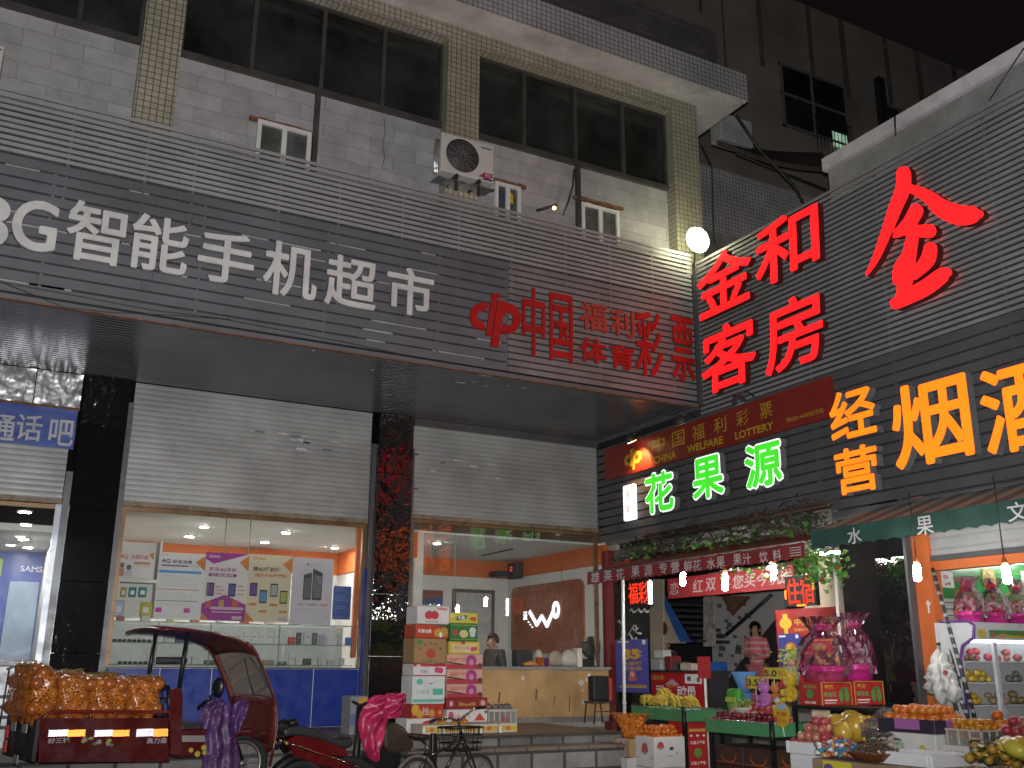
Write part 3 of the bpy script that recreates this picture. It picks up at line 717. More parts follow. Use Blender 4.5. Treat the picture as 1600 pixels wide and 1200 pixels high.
MB().box((1.52, 13.285, 1.46), (4.55, 13.30, zs[2]-.01)).build('back_panel', mat('glossy_white_panel', (.6, .62, .6), .25, var=.1), sh)
for px_ in (246, 328, 436): 
    x = A(px_, 1000, 12.87).x; MB().box((x-.006, 12.862, 1.46), (x+.006, 12.872, zs[2])).build('upright', m_post, sh)
def shelf_item(px_, z, w, h, d, c, name, lab, grp, y=12.95):
    x = A(px_, 1010, y).x
    s = MB().mat(pm(c)).rbox((x-w/2, y-d/2, z+.005), (x+w/2, y+d/2, z+.005+h), .004, 1)
    s.mat(pm((.25, .25, .27))).quad((x-w*.3, y-d/2-.001, z+.005+h*.55), (x+w*.3, y-d/2-.001, z+.005+h*.55), (x+w*.3, y-d/2-.001, z+.005+h*.62), (x-w*.3, y-d/2-.001, z+.005+h*.62))
    return tag(s.build(name, None, None, (x, y, z+.005)), lab, 'box' if 'box' in name else 'phone', grp)
for i in range(6): shelf_item(372+i*12, zs[1], .075, .15, .03, (.62, .62, .62), 'phone_box', 'white phone box in the close row on the upper glass shelf', 'white phone boxes in a row')
for px_, w, h, c, l in ((455, .09, .09, (.5, .08, .08), 'small red and white box on the upper glass shelf'), (466, .06, .15, (.12, .12, .13), 'black upright phone box left of a white one'), (479, .09, .16, (.55, .55, .57), 'white upright phone box between two dark ones'), (491, .065, .15, (.16, .16, .17), 'dark upright phone box right of the white one'), (503, .085, .13, (.45, .4, .5), 'lilac phone box on the upper glass shelf'), (516, .08, .10, (.6, .6, .62), 'pale grey phone box near the right end'), (546, .12, .10, (.05, .2, .5), 'blue rounded pack at the right end of the upper shelf')):
    shelf_item(px_, zs[1], w, h, .05, c, 'phone_box', l, 'phone boxes on the upper glass shelf')
for px_, w, h, c, l in ((421, .14, .06, (.3, .22, .16), 'low brown box on the lower glass shelf'), (457, .07, .14, (.6, .6, .6), 'tall white phone box on the lower glass shelf'), (468, .09, .085, (.6, .6, .6), 'square white box on the lower glass shelf'), (480, .12, .08, (.08, .08, .08), 'black flat box on the lower glass shelf'), (501, .06, .10, (.5, .5, .52), 'leaning grey phone box on the lower glass shelf'), (535, .06, .09, (.55, .5, .48), 'beige box at the right end of the lower shelf'), (443, .10, .04, (.1, .1, .1), 'low black tray on the lower glass shelf')):
    shelf_item(px_, zs[0], w, h, .05, c, 'phone_box', l, 'boxes on the lower glass shelf')
for px_, lv, w, h, c, l in ((262, 1, .10, .10, (.5, .5, .5), 'white charger box left of the close row on the upper shelf'), (281, 1, .12, .07, (.08, .1, .2), 'low dark blue box on the upper glass shelf'), (300, 1, .09, .13, (.45, .46, .5), 'pale blue box on the upper glass shelf'), (318, 1, .10, .09, (.4, .08, .06), 'red accessory box on the upper glass shelf'), (340, 1, .09, .15, (.55, .55, .54), 'tall white box just left of the close row'), (308, 0, .10, .10, (.52, .52, .5), 'white box on the lower shelf behind the roof posts'), (330, 0, .14, .05, (.1, .1, .1), 'flat black box on the lower shelf behind the cab'), (352, 0, .07, .12, (.5, .5, .52), 'upright white box on the lower shelf behind the cab'), (372, 0, .10, .08, (.3, .3, .32), 'grey box on the lower shelf near the windscreen'), (395, 0, .08, .13, (.56, .56, .55), 'white upright box on the lower shelf near the windscreen'), (530, 1, .06, .14, (.5, .5, .5), 'slim white box beside the blue rounded pack'), (518, 0, .10, .07, (.42, .42, .45), 'silver box on the lower shelf near the right end')):
    shelf_item(px_, zs[lv], w, h, .06, c, 'phone_box', l, 'phone boxes on the glass shelves', 13.05)
for i in range(9):
    px_ = 188+i*39; z = zs[2]+.004; x = A(px_, 975, 12.95).x; w = rnd.uniform(.06, .12)
    tag(MB().mat(pm(rnd.choice([(.5, .5, .5), (.4, .1, .08), (.1, .15, .35), (.45, .4, .1)]))).rbox((x-w/2, 12.95, z), (x+w/2, 13.05, z+rnd.uniform(.04, .09)), .004, 1).build('display_box', None, None, (x, 13, z)), 'small coloured box on the top glass shelf below the posters', 'box', 'small boxes on the top glass shelf')
m_chrome = mat('chrome', (.6, .6, .6), .12, 1.0, var=.1)
for lvl, x0, x1, k in ((zs[1], 178, 240, 9), (zs[0], 190, 238, 7)):
    for i in range(k):
        x = A(x0+(x1-x0)*i/(k-1), 1010, 12.95).x
        o = MB().mat(m_dark).rbox((x-.022, 12.93, lvl+.006), (x+.022, 12.99, lvl+.03), .006, 1).mat(m_chrome).rbox((x-.018, 12.925, lvl+.03), (x+.018, 12.975, lvl+.036), .002, 1).build('display_phone', None, None, (x, 12.95, lvl+.006))
        tag(o, 'small dark phone lying in the row at the left end of the glass shelves', 'phone', 'phones in rows on the left shelves')
s = MB().rbox((A(243, 1025, 12.98).x, 12.9, zs[0]+.006), (A(292, 1025, 12.98).x, 13.1, zs[0]+.09), .03, 2); tag(s.build('cloth_bundle', m_dark, None, (2.1, 12.98, zs[0])), 'black cloth bundle on the lower glass shelf above the blue panel', 'cloth')
# posters hanging inside the glass
MAG, ORG, CRM, BLU = (.30, .03, .25), (.55, .19, .04), (.62, .55, .40), (.08, .30, .60)
fr, w, h = rectA(184, 861, 239, 903, 13.02)
flat('poster', 'small white poster with red heading at the left end of the shop window', 'poster', fr, w, h, (.6, .58, .56), [('t', '4G', .16, .22, .22, .18, (.5, .12, .08), .02), ('t', '全面升级', .6, .22, .5, .17, (.5, .12, .08), .02), ('r', .45, .4, .92, .5, (.55, .2, .15)), ('r', .3, .55, .92, .57, GY), ('o', .12, .55, .07, .1, (.12, .1, .1)), ('r', .05, .66, .2, .95, (.45, .2, .15)), ('o', .32, .62, .07, .1, (.1, .08, .08)), ('r', .24, .73, .42, .95, (.5, .45, .45)), ('p', [(.85, .12), (1, 0), (1, .3)], ORG)])
fr, w, h = rectA(244, 864, 318, 968, 12.86)
flat('poster', 'white poster with blue stripe and small print lines', 'poster', fr, w, h, (.66, .65, .65), [('t', '4G', .15, .13, .2, .06, (.12, .05, .1), .03), ('t', '标准资费', .5, .135, .42, .055, (.12, .05, .1), .02), ('r', .06, .185, .62, .21, (.3, .08, .28)), ('r', .62, .19, .85, .205, GY), ('r', .03, .27, .93, .31, BLU), ('r', .02, .55, .9, .562, ORG), ('r', .02, .72, .9, .732, (.1, .3, .12)), ('r', .03, .83, .16, .90, (.5, .05, .35)), ('r', .62, .83, .75, .90, (.5, .05, .35)), ('p', [(.78, .13), (1, .02), (1, .26)], ORG), ('t', '沃4G', .12, .04, .18, .03, GY)] + lines(.06, .9, [.35, .38, .41, .44, .47, .5, .6, .63, .66, .69, .76, .79, .95], GY))
fr, w, h = rectA(317, 864, 386, 970, 12.865)
phone = lambda u, v, c, s=.17: [('r', u, v, u+s, v+s*1.15, (.02, .02, .02)), ('r', u+.015, v+.02, u+s-.015, v+s*1.15-.02, c)]
flat('poster', 'purple and white poster with two phones over a purple house shape', 'poster', fr, w, h, (.64, .60, .60), [('p', [(0, 0), (1, 0), (.2, .17), (0, .1)], MAG), ('t', '沃4G', .2, .06, .26, .045, WH), ('t', '买沃4G手机', .42, .25, .64, .06, (.3, .03, .15), .02), ('r', .1, .31, .74, .355, (.25, .05, .2)), ('t', '终端直降', .42, .333, .5, .03, WH), ('p', [(.78, .13), (1, .02), (1, .26)], ORG), ('p', [(0, .76), (.5, .62), (1, .76), (1, 1), (0, 1)], MAG), ('r', .08, .72, .2, .82, (.5, .1, .08)), ('r', .38, .7, .5, .82, (.45, .3, .12)), ('r', .68, .7, .82, .82, (.5, .1, .08)), ('r', .2, .8, .95, .84, (.55, .4, .5)), ('r', .24, .87, .9, .88, WH), ('p', [(0, .88), (.2, 1), (0, 1)], ORG), ('r', .7, .93, .93, .98, (.5, .42, .5))] + phone(.08, .45, (.12, .07, .2)) + phone(.57, .45, (.1, .08, .3)) + lines(.28, .5, [.5, .55, .6], (.55, .2, .1), .014) + lines(.77, .98, [.48, .54, .6], (.55, .2, .1), .014))
fr, w, h = rectA(386, 867, 454, 972, 12.86)
flat('poster', 'cream poster with black slanted heading and four phones', 'poster', fr, w, h, CRM, [('t', '沃4G', .22, .06, .3, .05, ORG, .01, .2), ('t', '换4G超价低', .42, .22, .64, .07, (.05, .03, .02), .03, .2), ('t', '国民手机特惠购', .52, .31, .72, .055, (.5, .12, .03), .02, .2), ('p', [(.78, .13), (1, .02), (1, .26)], ORG), ('p', [(0, .85), (.22, 1), (0, 1)], ORG), ('r', .75, .93, .95, .98, GY)] + phone(.06, .43, (.15, .06, .3)) + phone(.29, .53, (.1, .25, .5)) + phone(.53, .43, (.35, .4, .38)) + phone(.76, .53, (.4, .4, .1)) + [('r', u, v, u+.18, v+.035, ORG) for u, v in ((.06, .73), (.29, .83), (.53, .73), (.76, .83))])
fr, w, h = rectA(455, 872, 519, 976, 12.865)
flat('poster', 'pale lilac poster showing two large grey phones side by side', 'poster', fr, w, h, (.55, .52, .58), [('o', .36, .1, .022, .016, (.03, .03, .03)), ('t', 'iPhone6', .56, .1, .3, .04, GY), ('p', [(.28, .26), (.48, .22), (.48, .62), (.46, .635), (.3, .635), (.28, .62)], (.06, .06, .07)), ('p', [(.5, .16), (.74, .22), (.74, .62), (.72, .635), (.52, .635), (.5, .62)], (.05, .05, .06)), ('p', [(.3, .32), (.46, .29), (.46, .6), (.3, .6)], (.13, .13, .14)), ('p', [(.52, .24), (.72, .28), (.72, .6), (.52, .6)], (.15, .15, .16)), ('p', [(.56, .25), (.72, .28), (.72, .42)], (.22, .22, .24)), ('t', '双4G', .25, .705, .18, .035, (.5, .08, .08)), ('t', '双精彩', .52, .705, .22, .035, (.3, .1, .12)), ('t', '全兼容', .8, .705, .22, .035, (.5, .08, .08)), ('o', .88, .9, .03, .022, GY)] + lines(.15, .85, [.78, .8], GY))
fr, w, h = rectA(520, 916, 548, 968, 12.95)
flat('poster', 'dark blue notice at the right end of the phone shop window', 'poster', fr, w, h, (.05, .10, .32), lines(.1, .9, [.06, .12, .3, .36, .42, .6, .66], (.2, .28, .5), .012))
# cabinet with accessory packs at the left
cb = thing('wall_cabinet', 'white open cabinet with hanging accessory packs left of the posters', 'cabinet', (1.75, 13.2, 1.9))
f_ = MB(); a, b = A(185, 906, 13.1), A(243, 965, 13.1)
f_.box((a.x, 13.1, b.z), (a.x+.02, 13.4, a.z+.5)).box((b.x-.03, 13.1, b.z), (b.x, 13.4, a.z+.5)).box((a.x+.02, 13.1, a.z-.02), (b.x-.03, 13.4, a.z+.02)).box((a.x+.02, 13.38, b.z), (b.x-.03, 13.4, a.z+.5))
f_.build('frame', m_wallw, cb)
for px_, py_, w, h, c, l in ((193, 925, .07, .12, (.4, .3, .03), 'yellow accessory pack hanging in the white cabinet'), (207, 925, .09, .12, (.03, .2, .25), 'left teal accessory pack in the white cabinet'), (223, 925, .10, .12, (.03, .2, .26), 'right teal accessory pack in the white cabinet'), (228, 952, .14, .17, (.35, .33, .02), 'olive yellow glossy bag beside the white poster'), (186, 950, .12, .19, (.35, .45, .55), 'pale blue box at the left end of the window')):
    c0 = A(px_, py_, 13.0); s = MB().mat(pm(c, .25)).rbox((c0.x-w/2, 13.0, c0.z-h/2), (c0.x+w/2, 13.03, c0.z+h/2), .012, 2).mat(pm((.6, .6, .6))).quad(*[(c0.x+i*w*.25, 12.9985, c0.z+j*h*.25) for i, j in ((-1, -1), (1, -1), (1, .6), (-1, .6))])
    tag(s.build('accessory_pack', None, None, c0), l, 'pack', 'accessory packs in the white cabinet')
# left edge shop
zl = A(30, 862, 15.4).z
r0 = room('left_shop', 'shop interior with blue advertising wall at the left edge of the photo', -3.5, .9, 12.9, 15.5, zl, None)
MB().box((-3.5, 15.4, FZ), (.9, 15.5, zl)).build('rear_wall', m_blue, r0)
MB().box((.86, 12.9, FZ), (.9, 15.38, zl)).build('side_wall', m_wallw, r0)
c = A(46, 889, 15.385)
s = MB(); w_, h_ = letter_size(c, (1, 0, 0), 42, 9); text_into(s, 'SAMSUNG', frameA(c+V((.16, 0, 0))), w_*1.6, h_, 0, .004, .012); s.build('lettering', mat('pale_letters', (.6, .6, .65), .5), r0)
s = MB().mat(mat('grey_blue_panel', (.20, .26, .36), .4)).box((A(15, 910, 15.37).x, 15.36, FZ), (.84, 15.39, A(15, 908, 15.37).z)).mat(pm((.3, .4, .1))).box((A(0, 880, 15.38).x-.3, 15.375, A(0, 900, 15.38).z), (A(4, 880, 15.38).x, 15.39, A(0, 873, 15.38).z)); s.build('wall_panel', None, r0)
for i, (px_, py_) in enumerate(((39, 798), (41, 818), (37, 841), (44, 854))):
    downlight(px_, py_, zl-.002, ['nearest', 'second', 'third', 'farthest'][i]+' of the four round ceiling lights in the left edge shop', 'ceiling lights in the left edge shop')
lw = front('shop_window', 'glass door front with broad grey frame at the left edge', -3.3, .86, FZ, zb1-.01, [-2, -.6])
MB().box((A(72, 900, 12.74).x, 12.70, FZ), (A(100, 900, 12.74).x, 12.75, zb1-.012)).build('door_frame', mat('pale_grey_frame', (.36, .39, .43), .35, .3, var=.15), lw)
# counter shop
zo2 = B(793, 905, 8.5).z; zc2 = B(793, 879, 8.5).z
r2 = room('counter_shop', 'open counter shop with white walls and orange band right of the second pillar', 5.46, 8.6, 12.9, 16.0, zc2, None)
MB().box((5.55, 15.93, FZ), (8.6, 16.0, zo2)).build('rear_wall', m_wallw, r2)
MB().box((5.55, 15.92, zo2+.002), (8.49, 16.0, zc2)).build('orange_band', m_orange, r2)
MB().box((8.5, 12.8, FZ), (8.58, 15.92, zo2)).build('side_wall', m_wallw, r2)
MB().box((8.49, 12.8, zo2+.002), (8.58, 15.92, zc2+.002)).build('side_band', m_orange, r2)
MB().box((5.46, 12.94, FZ), (5.56, 15.9, zc2)).box((5.27, 12.94, FZ), (5.459, 13.2, Z2)).build('left_wall', m_wallw, r2)
MB().box((5.27, 12.81, Z2-.14), (8.48, 12.93, zc2+.2)).build('window_header', mat('dark_brown_header', (.10, .05, .025), .5), r2)
downlight(683, 848, zc2-.002, 'only round ceiling light in the counter shop', 'ceiling light of the counter shop')
c = at(770, 862, 2, zc2-.02); d_ = at(800, 857, 2, zc2-.02)
d2 = [at(q[0], q[1], 2, zc2-.012) for q in ((754, 868), (801, 858))]
s = MB().tube(d2, .012, 6); s.build('ceiling_rail', m_dark, r2)
fr, w, h = rectA(706, 921, 772, 1050, 15.90)
dr = thing('door', 'grey interior door with dark frame behind the seated man', 'door', (fr[0].x, 15.9, FZ))
zt = fr[0].z+h/2
MB().box((fr[0].x-w/2, 15.885, FZ), (fr[0].x-w/2+.06, 15.925, zt)).box((fr[0].x+w/2-.06, 15.885, FZ), (fr[0].x+w/2, 15.925, zt)).box((fr[0].x-w/2+.06, 15.885, zt-.06), (fr[0].x+w/2-.06, 15.925, zt)).build('frame', mat('dark_wood', (.10, .07, .05), .5), dr)
MB().box((fr[0].x-w/2+.06, 15.90, FZ), (fr[0].x+w/2-.06, 15.925, zt-.06)).build('leaf', mat('grey_door', (.42, .42, .41), .6), dr)
MB().ball((fr[0].x+w/2-.12, 15.88, FZ+1), .03, 1).build('handle', m_chrome, dr)
fr, w, h = rectA(655, 922, 692, 945, 15.9)
flat('wall_picture', 'small brown and blue picture on the white rear wall of the counter shop', 'picture', fr, w, h, (.05, .07, .2), [('p', [(0, 0), (1, 0), (1, .4), (0, .7)], (.2, .07, .05))])
c = B(807, 892, 8.46); s = thing('led_clock', 'black box clock with red figures high in the shop corner', 'clock', c)
MB().rbox((8.36, c.y-.2, c.z-.14), (8.49, c.y+.16, c.z+.14), .01).build('case', m_dark, s)
t = MB(); text_into(t, '22', frameB(V((8.358, c.y+.02, c.z+.03))), .10, .08, 0); t.build('figures', mat_emit('red_led', (1, .02, .02), 1.2), s)
c = A(782, 897, 15.7); s = MB().mat(m_dark).rbox((c.x-.14, 15.6, c.z-.05), (c.x+.12, 15.9, c.z+.05), .02); tag(s.build('wall_speaker', None, None, c), 'dark wall unit beside the box clock in the shop corner', 'speaker')
# orange panel with the glowing logo on the side wall
fr, w, h = rectB(800, 911, 913, 1021, 8.485)
pn = thing('logo_panel', 'rounded orange brown wall panel with a white glowing logo', 'sign', fr[0])
r_ = .14; ol = []
for cu, cv, a0 in ((w/2-r_, h/2-r_, 0), (-w/2+r_, h/2-r_, 90), (-w/2+r_, -h/2+r_, 180), (w/2-r_, -h/2+r_, 270)):
    ol += [(cu+r_*math.cos(math.radians(a0+15*i)), cv+r_*math.sin(math.radians(a0+15*i))) for i in range(7)]
s = MB().prism(ol, fr, -.012, .02); s.build('board', mat('orange_brown_panel', (.28, .085, .035), .3, var=.1), pn)
m_logo = mat_emit('white_logo_glow', (.80, .90, 1), 1.8)
def strip(mb, pts, wd, fr, d0, d1):
    for i, (a, b) in enumerate(zip(pts[:-1], pts[1:])):
        a, b = Vector(a), Vector(b); t = (b-a).normalized(); nn = Vector((-t.y, t.x))*wd/2; e = t*wd*.18
        mb.prism([tuple(q) for q in (a-nn-e, b-nn+e, b+nn+e, a+nn-e)], fr, d0, d1+.001*(i % 2))
def lp(x, y): q = B(x, y, 8.46); return ((fr[1].dot(q-fr[0])), (q-fr[0]).dot(fr[2]))
s = MB(); strip(s, [lp(828, 956), lp(839, 976), lp(847, 963), lp(855, 978), lp(864, 957)], .062, fr, .022, .04)
c0, c1 = lp(869, 953), lp(869, 940); ro = abs(c0[1]-c1[1])*1.0
for i in range(20):
    a0, a1 = i*math.pi/10, (i+1)*math.pi/10; f = lambda r, a: (c0[0]+r*.85*math.cos(a), c0[1]+r*1.05*math.sin(a))
    s.prism([f(ro*.5, a0), f(ro, a0), f(ro, a1), f(ro*.5, a1)], fr, .0225, .0405)
o_ = fr[0]+fr[1]*lp(821, 962)[0]+fr[2]*lp(821, 962)[1]
text_into(s, '沃', (o_, fr[1], fr[2], fr[3]), .13, .14, .022, .015, .0)
for q in ((826, 972), (829, 976), (832, 980)):
    a, b = lp(*q); s.prism([(a-.012, b-.012), (a+.012, b-.012), (a+.012, b+.012), (a-.012, b+.012)], fr, .022, .036)
s.build('logo', m_logo, pn)
# the wooden counter and its clutter
wc = thing('wooden_counter', 'scuffed plywood counter with torn paper under the glowing logo', 'counter', (7, 12.6, FZ))
xr = A(953, 1090, 12.42).x
MB().box((5.3, 12.44, FZ+.07), (xr, 12.5, 1.46)).build('front_board', mat('scuffed_plywood', (.42, .26, .11), .5, var=.35, vs=2.2), wc)
MB().box((5.3, 12.40, 1.462), (xr+.02, 12.98, 1.50)).build('top', mat('grey_top', (.25, .25, .25), .4), wc)
MB().box((5.3, 12.46, FZ), (xr, 12.9, FZ+.068)).box((5.3, 12.502, FZ+.07), (xr, 12.9, 1.46)).build('plinth', m_conc, wc)
s = MB()
for px_, py_, w, h in ((908, 1066, .10, .11), (911, 1078, .08, .05), (912, 1097, .09, .09), (912, 1087, .03, .03), (817, 1060, .05, .10), (920, 1055, .09, .07), (916, 1062, .05, .06)):
    c = A(px_, py_, 12.438); k = 7
    s.quad(*[(c.x+w/2*math.cos(i*6.283/k+.3)*rnd.uniform(.5, 1.1), 12.437, c.z+h/2*math.sin(i*6.283/k+.3)*rnd.uniform(.5, 1.1)) for i in range(k)])
s.build('paper_remains', mat('torn_paper', (.6, .58, .55), .8), wc)
s = MB()
for px_, py_, w, h in ((838, 1085, .02, .14), (890, 1100, .015, .2), (866, 1095, .012, .12), (780, 1090, .02, .15)):
    c = A(px_, py_, 12.438); s.quad((c.x-w, 12.4375, c.z-h/2), (c.x+w*.3, 12.4375, c.z-h/2), (c.x+w, 12.4375, c.z+h/2), (c.x-w*.4, 12.4375, c.z+h/2))
s.build('scratches', pm((.12, .07, .04)), wc)
cw = front('shop_window', 'tall glass panes above the wooden counter reflecting the coloured letters', 5.27, 8.36, 1.502, Z2-.005, [A(711, 950).x, A(880, 950).x])
def clutter(kind, px_, w, h, c, lab, cat, y=12.62, shape='box', rough=.5):
    x = A(px_, 1035, y).x; z = 1.502; s = MB().mat(pm(c, rough))
    if shape == 'box': s.rbox((x-w/2, y-.08, z), (x+w/2, y+.08, z+h), .012, 2)
    elif shape == 'cup': s.lathe((x, y, z), [(w*.36, 0), (w*.5, h), (w*.52, h), (w*.45, h-.01)], n=14)
    elif shape == 'bottle': s.lathe((x, y, z), [(w*.5, 0), (w*.5, h*.65), (w*.2, h*.8), (w*.2, h)], n=12)
    elif shape == 'bag':
        bm = bmesh.new(); bmesh.ops.create_icosphere(bm, subdivisions=3, radius=1)
        for v in bm.verts: v.co = V((x+v.co.x*w/2*(1.15-.35*v.co.z)*rnd.uniform(.9, 1.05), y+v.co.y*.09*rnd.uniform(.9, 1.05), z+h/2+v.co.z*h/2))
        s.bm(bm, None, True)
    return tag(s.build(kind, None, None, (x, y, z)), lab, cat, 'clutter on the wooden counter')
clutter('monitor_box', 816, .26, .22, (.02, .02, .02), 'black square box left of the clutter on the wooden counter', 'box')
clutter('bottle', 832, .05, .22, (.2, .3, .45), 'blue topped bottle beside the black box', 'bottle', shape='bottle')
clutter('snack_bag', 828, .20, .08, (.5, .25, .06), 'low orange heap in front of the black box on the counter', 'snacks', 12.50, 'bag')
clutter('orange_cup', 843, .12, .13, (.55, .14, .03), 'orange tub on the wooden counter', 'tub', 12.53, 'cup')
clutter('purple_cup', 854, .08, .12, (.3, .04, .2), 'purple tub right of the orange tub', 'tub', 12.53, 'cup')
clutter('plastic_bag', 841, .12, .24, (.6, .55, .48), 'leaning white bag behind the orange tub', 'bag', 12.68, 'bag', .2)
clutter('shopping_bag', 868, .26, .23, (.35, .30, .22), 'crumpled see-through bag in the middle of the counter', 'bag', 12.66, 'bag', .15)
clutter('shopping_bag', 889, .26, .25, (.45, .44, .40), 'pale crumpled bag at the right of the counter clutter', 'bag', 12.62, 'bag', .15)
clutter('leaning_frame', 902, .08, .26, (.6, .58, .5), 'white leaning board at the right end of the clutter', 'board', 12.58)
x = A(925, 1012, 13.0).x; s = MB().mat(m_dark).ball((x, 13.0, A(925, 1012, 13.0).z), .19, 3, (1, .35, .9)).rbox((x-.22, 12.98, 1.3), (x+.24, 13.1, 1.62), .05); tag(s.build('office_chair', None, None, (x, 13.0, 1.3)), 'black round-topped office chair behind the wooden counter', 'chair')
# ================================================================== ILLUMINATED LETTERS ON THE RIGHT WALL
m_redglow = mat_emit('red_letter_glow', (1, .006, .008), 1.7, (.4, .02, .02), .12)
m_redret = mat('dark_red_return', (.09, .008, .008), .5, var=.2)
m_orglow = mat_emit('orange_letter_glow', (1, .12, .001), 1.75, (.4, .2, .02), .12)
m_grnglow = mat_emit('green_letter_glow', (.025, .52, .010), 1.15, (.1, .4, .05), .1)
m_whglow = mat_emit('white_rim_glow', (.85, 1, .9), 1.15, (.6, .6, .6))
m_gret = mat('grey_return', (.20, .20, .20), .45, .2, var=.15)
XL_ = XB-.10
for ch, px_, py_, w, h, sk, lab in (('金', 1140, 440, 82, 88, .05, 'red glowing character 金 at the corner, left in the upper row of four'), ('和', 1238, 386, 96, 92, .05, 'red glowing character 和 in the upper row of four'),
        ('客', 1147, 557, 82, 96, .05, 'red glowing character 客 left in the lower row of four'), ('房', 1249, 521, 88, 104, .05, 'red glowing character 房 in the lower row of four')):
    raised(ch, px_, py_, w, h, 'B', m_redglow, m_redret, lab, 'red glowing characters of the guest house sign', .02, .09, .018, skew=sk, plane=XL_+.08)
for ch, px_, py_, w, h, lab in (('经', 1343, 647, 68, 72, 'small orange glowing character 经 above another small one'), ('营', 1350, 735, 64, 68, 'small orange glowing character 营 below another small one'), ('烟', 1465, 660, 116, 124, 'large orange glowing character 烟'), ('酒', 1606, 636, 118, 130, 'large orange glowing character 酒 cut by the right edge of the photo')):
    raised(ch, px_, py_, w, h, 'B', m_orglow, m_gret, lab, 'orange glowing characters of the shop sign', .02, .10, .022, plane=XL_+.08)
for ch, px_, py_, w, h, lab in (('花', 1040, 770, 42, 58, 'green glowing character 花 beside the small white light box'), ('果', 1116, 747, 46, 60, 'green glowing character 果 in the middle of three'), ('源', 1203, 727, 54, 64, 'green glowing character 源, last of three')):
    c = B(px_, py_, XL_+.08); fr = frameB(c); W_, H_ = letter_size(c, (0, 1, 0), w, h)
    o = thing('sign_letter', lab, 'sign letter', c, 'green glowing characters of the flower shop sign')
    s = MB(); text_into(s, ch, fr, W_, H_, .02, .09, 0, 0, 'side', bold=.062); s.build('return', m_gret, o)
    s = MB(); text_into(s, ch, fr, W_, H_, .02, .09, 0, 0, 'face', bold=.062); s.build('rim', m_whglow, o)
    s = MB(); text_into(s, ch, fr, W_, H_, .02, .098, 0, 0, 'face', bold=.03); s.build('face', m_grnglow, o)
for ch, y_, z_, w, h, mm, lab, grp in (('饮', 3.95, 4.05, .78, .84, m_orglow, 'large orange glowing character 饮 beyond the right edge of the photo', 'orange glowing characters of the shop sign'), ('料', 2.75, 4.05, .78, .84, m_orglow, 'large orange glowing character 料 beyond the right edge of the photo', 'orange glowing characters of the shop sign'), ('和', 3.6, 5.95, 1.2, 1.3, m_redglow, 'large red glowing character 和 beyond the right edge of the photo', None)):
    c = V((XL_+.08, y_, z_)); o = thing('sign_letter', lab, 'sign letter', c, grp)
    s = MB(); text_into(s, ch, frameB(c), w, h, .02, .1, 0, 0, 'face', bold=.022); s.build('face', mm, o)
    s = MB(); text_into(s, ch, frameB(c), w, h, .02, .1, 0, 0, 'side', bold=.022); s.build('return', m_gret, o)
# big brush written character: tapered strokes traced on the wall
def stroke(pts, n=6):
    P = []
    for i in range(len(pts)-1):
        p0, p1, p2, p3 = pts[max(i-1, 0)], pts[i], pts[i+1], pts[min(i+2, len(pts)-1)]
        for k in range(n):
            t = k/n; P.append(tuple(.5*((2*b)+(c-a)*t+(2*a-5*b+4*c-d)*t*t+(-a+3*b-3*c+d)*t**3) for a, b, c, d in zip(p0, p1, p2, p3)))
    P.append(pts[-1]); L, R_ = [], []
    for i, (x, y, w) in enumerate(P):
        a, b = P[max(i-1, 0)], P[min(i+1, len(P)-1)]; tx, ty = b[0]-a[0], b[1]-a[1]; l = math.hypot(tx, ty) or 1
        L.append((x-ty/l*w/2, y+tx/l*w/2)); R_.append((x+ty/l*w/2, y-tx/l*w/2))
    def cap(P0, Pn, w, fl):
        dx, dy = P0[0]-Pn[0], P0[1]-Pn[1]; a0 = math.atan2(dy, dx)
        return [(P0[0]+w/2*math.cos(a0+fl*(t-90)*math.pi/180), P0[1]+w/2*math.sin(a0+fl*(t-90)*math.pi/180)) for t in (30, 60, 90, 120, 150)]
    return L+cap(P[-1], P[-2], P[-1][2], -1)+R_[::-1]+cap(P[0], P[1], P[0][2], -1)
STK = [[(1068, 812, 62), (1065, 880, 62), (1028, 975, 56), (985, 1090, 44), (938, 1205, 30), (897, 1278, 12)],
       [(1080, 880, 30), (1120, 888, 40), (1190, 925, 56), (1250, 975, 76), (1330, 1005, 82), (1395, 1002, 70), (1420, 1000, 36)],
       [(1128, 985, 60), (1095, 1040, 58), (1050, 1082, 42), (1028, 1100, 18)], [(1035, 1078, 28), (1105, 1078, 44), (1190, 1078, 58)],
       [(1118, 1070, 50), (1098, 1180, 58), (1082, 1290, 62), (1062, 1392, 54)], [(1085, 1190, 44), (1045, 1250, 40), (1040, 1310, 36)],
       [(1196, 1160, 58), (1180, 1215, 62), (1120, 1280, 44)], [(1035, 1412, 50), (1100, 1378, 62), (1180, 1335, 68), (1255, 1280, 62), (1278, 1270, 34)]]
fr = frameB(B(1452, 375, XL_+.08)); o = thing('sign_letter', 'huge red glowing brush written character 金 high on the right screen', 'sign letter', fr[0], None)
f_, sd = MB(), MB()
for i, st in enumerate(STK):
    pl = []
    for x, y in stroke([(a_, b_, c_*1.12) for a_, b_, c_ in st]):
        q = B(x/2.963+1060, y/2.963, XL_+.06)-fr[0]; pl.append((q.dot(fr[1]), q.dot(fr[2])))
    d1 = .105+.0015*i; k = len(pl); o3 = lambda p, d: fr[0]+fr[1]*p[0]+fr[2]*p[1]+fr[3]*d
    f_.add([o3(p, d1) for p in pl], [tuple(range(k))])
    sd.add([o3(p, .02) for p in pl]+[o3(p, d1) for p in pl], [(j, (j+1) % k, k+(j+1) % k, k+j) for j in range(k)])
f_.build('face', m_redglow, o); sd.build('return', m_redret, o)

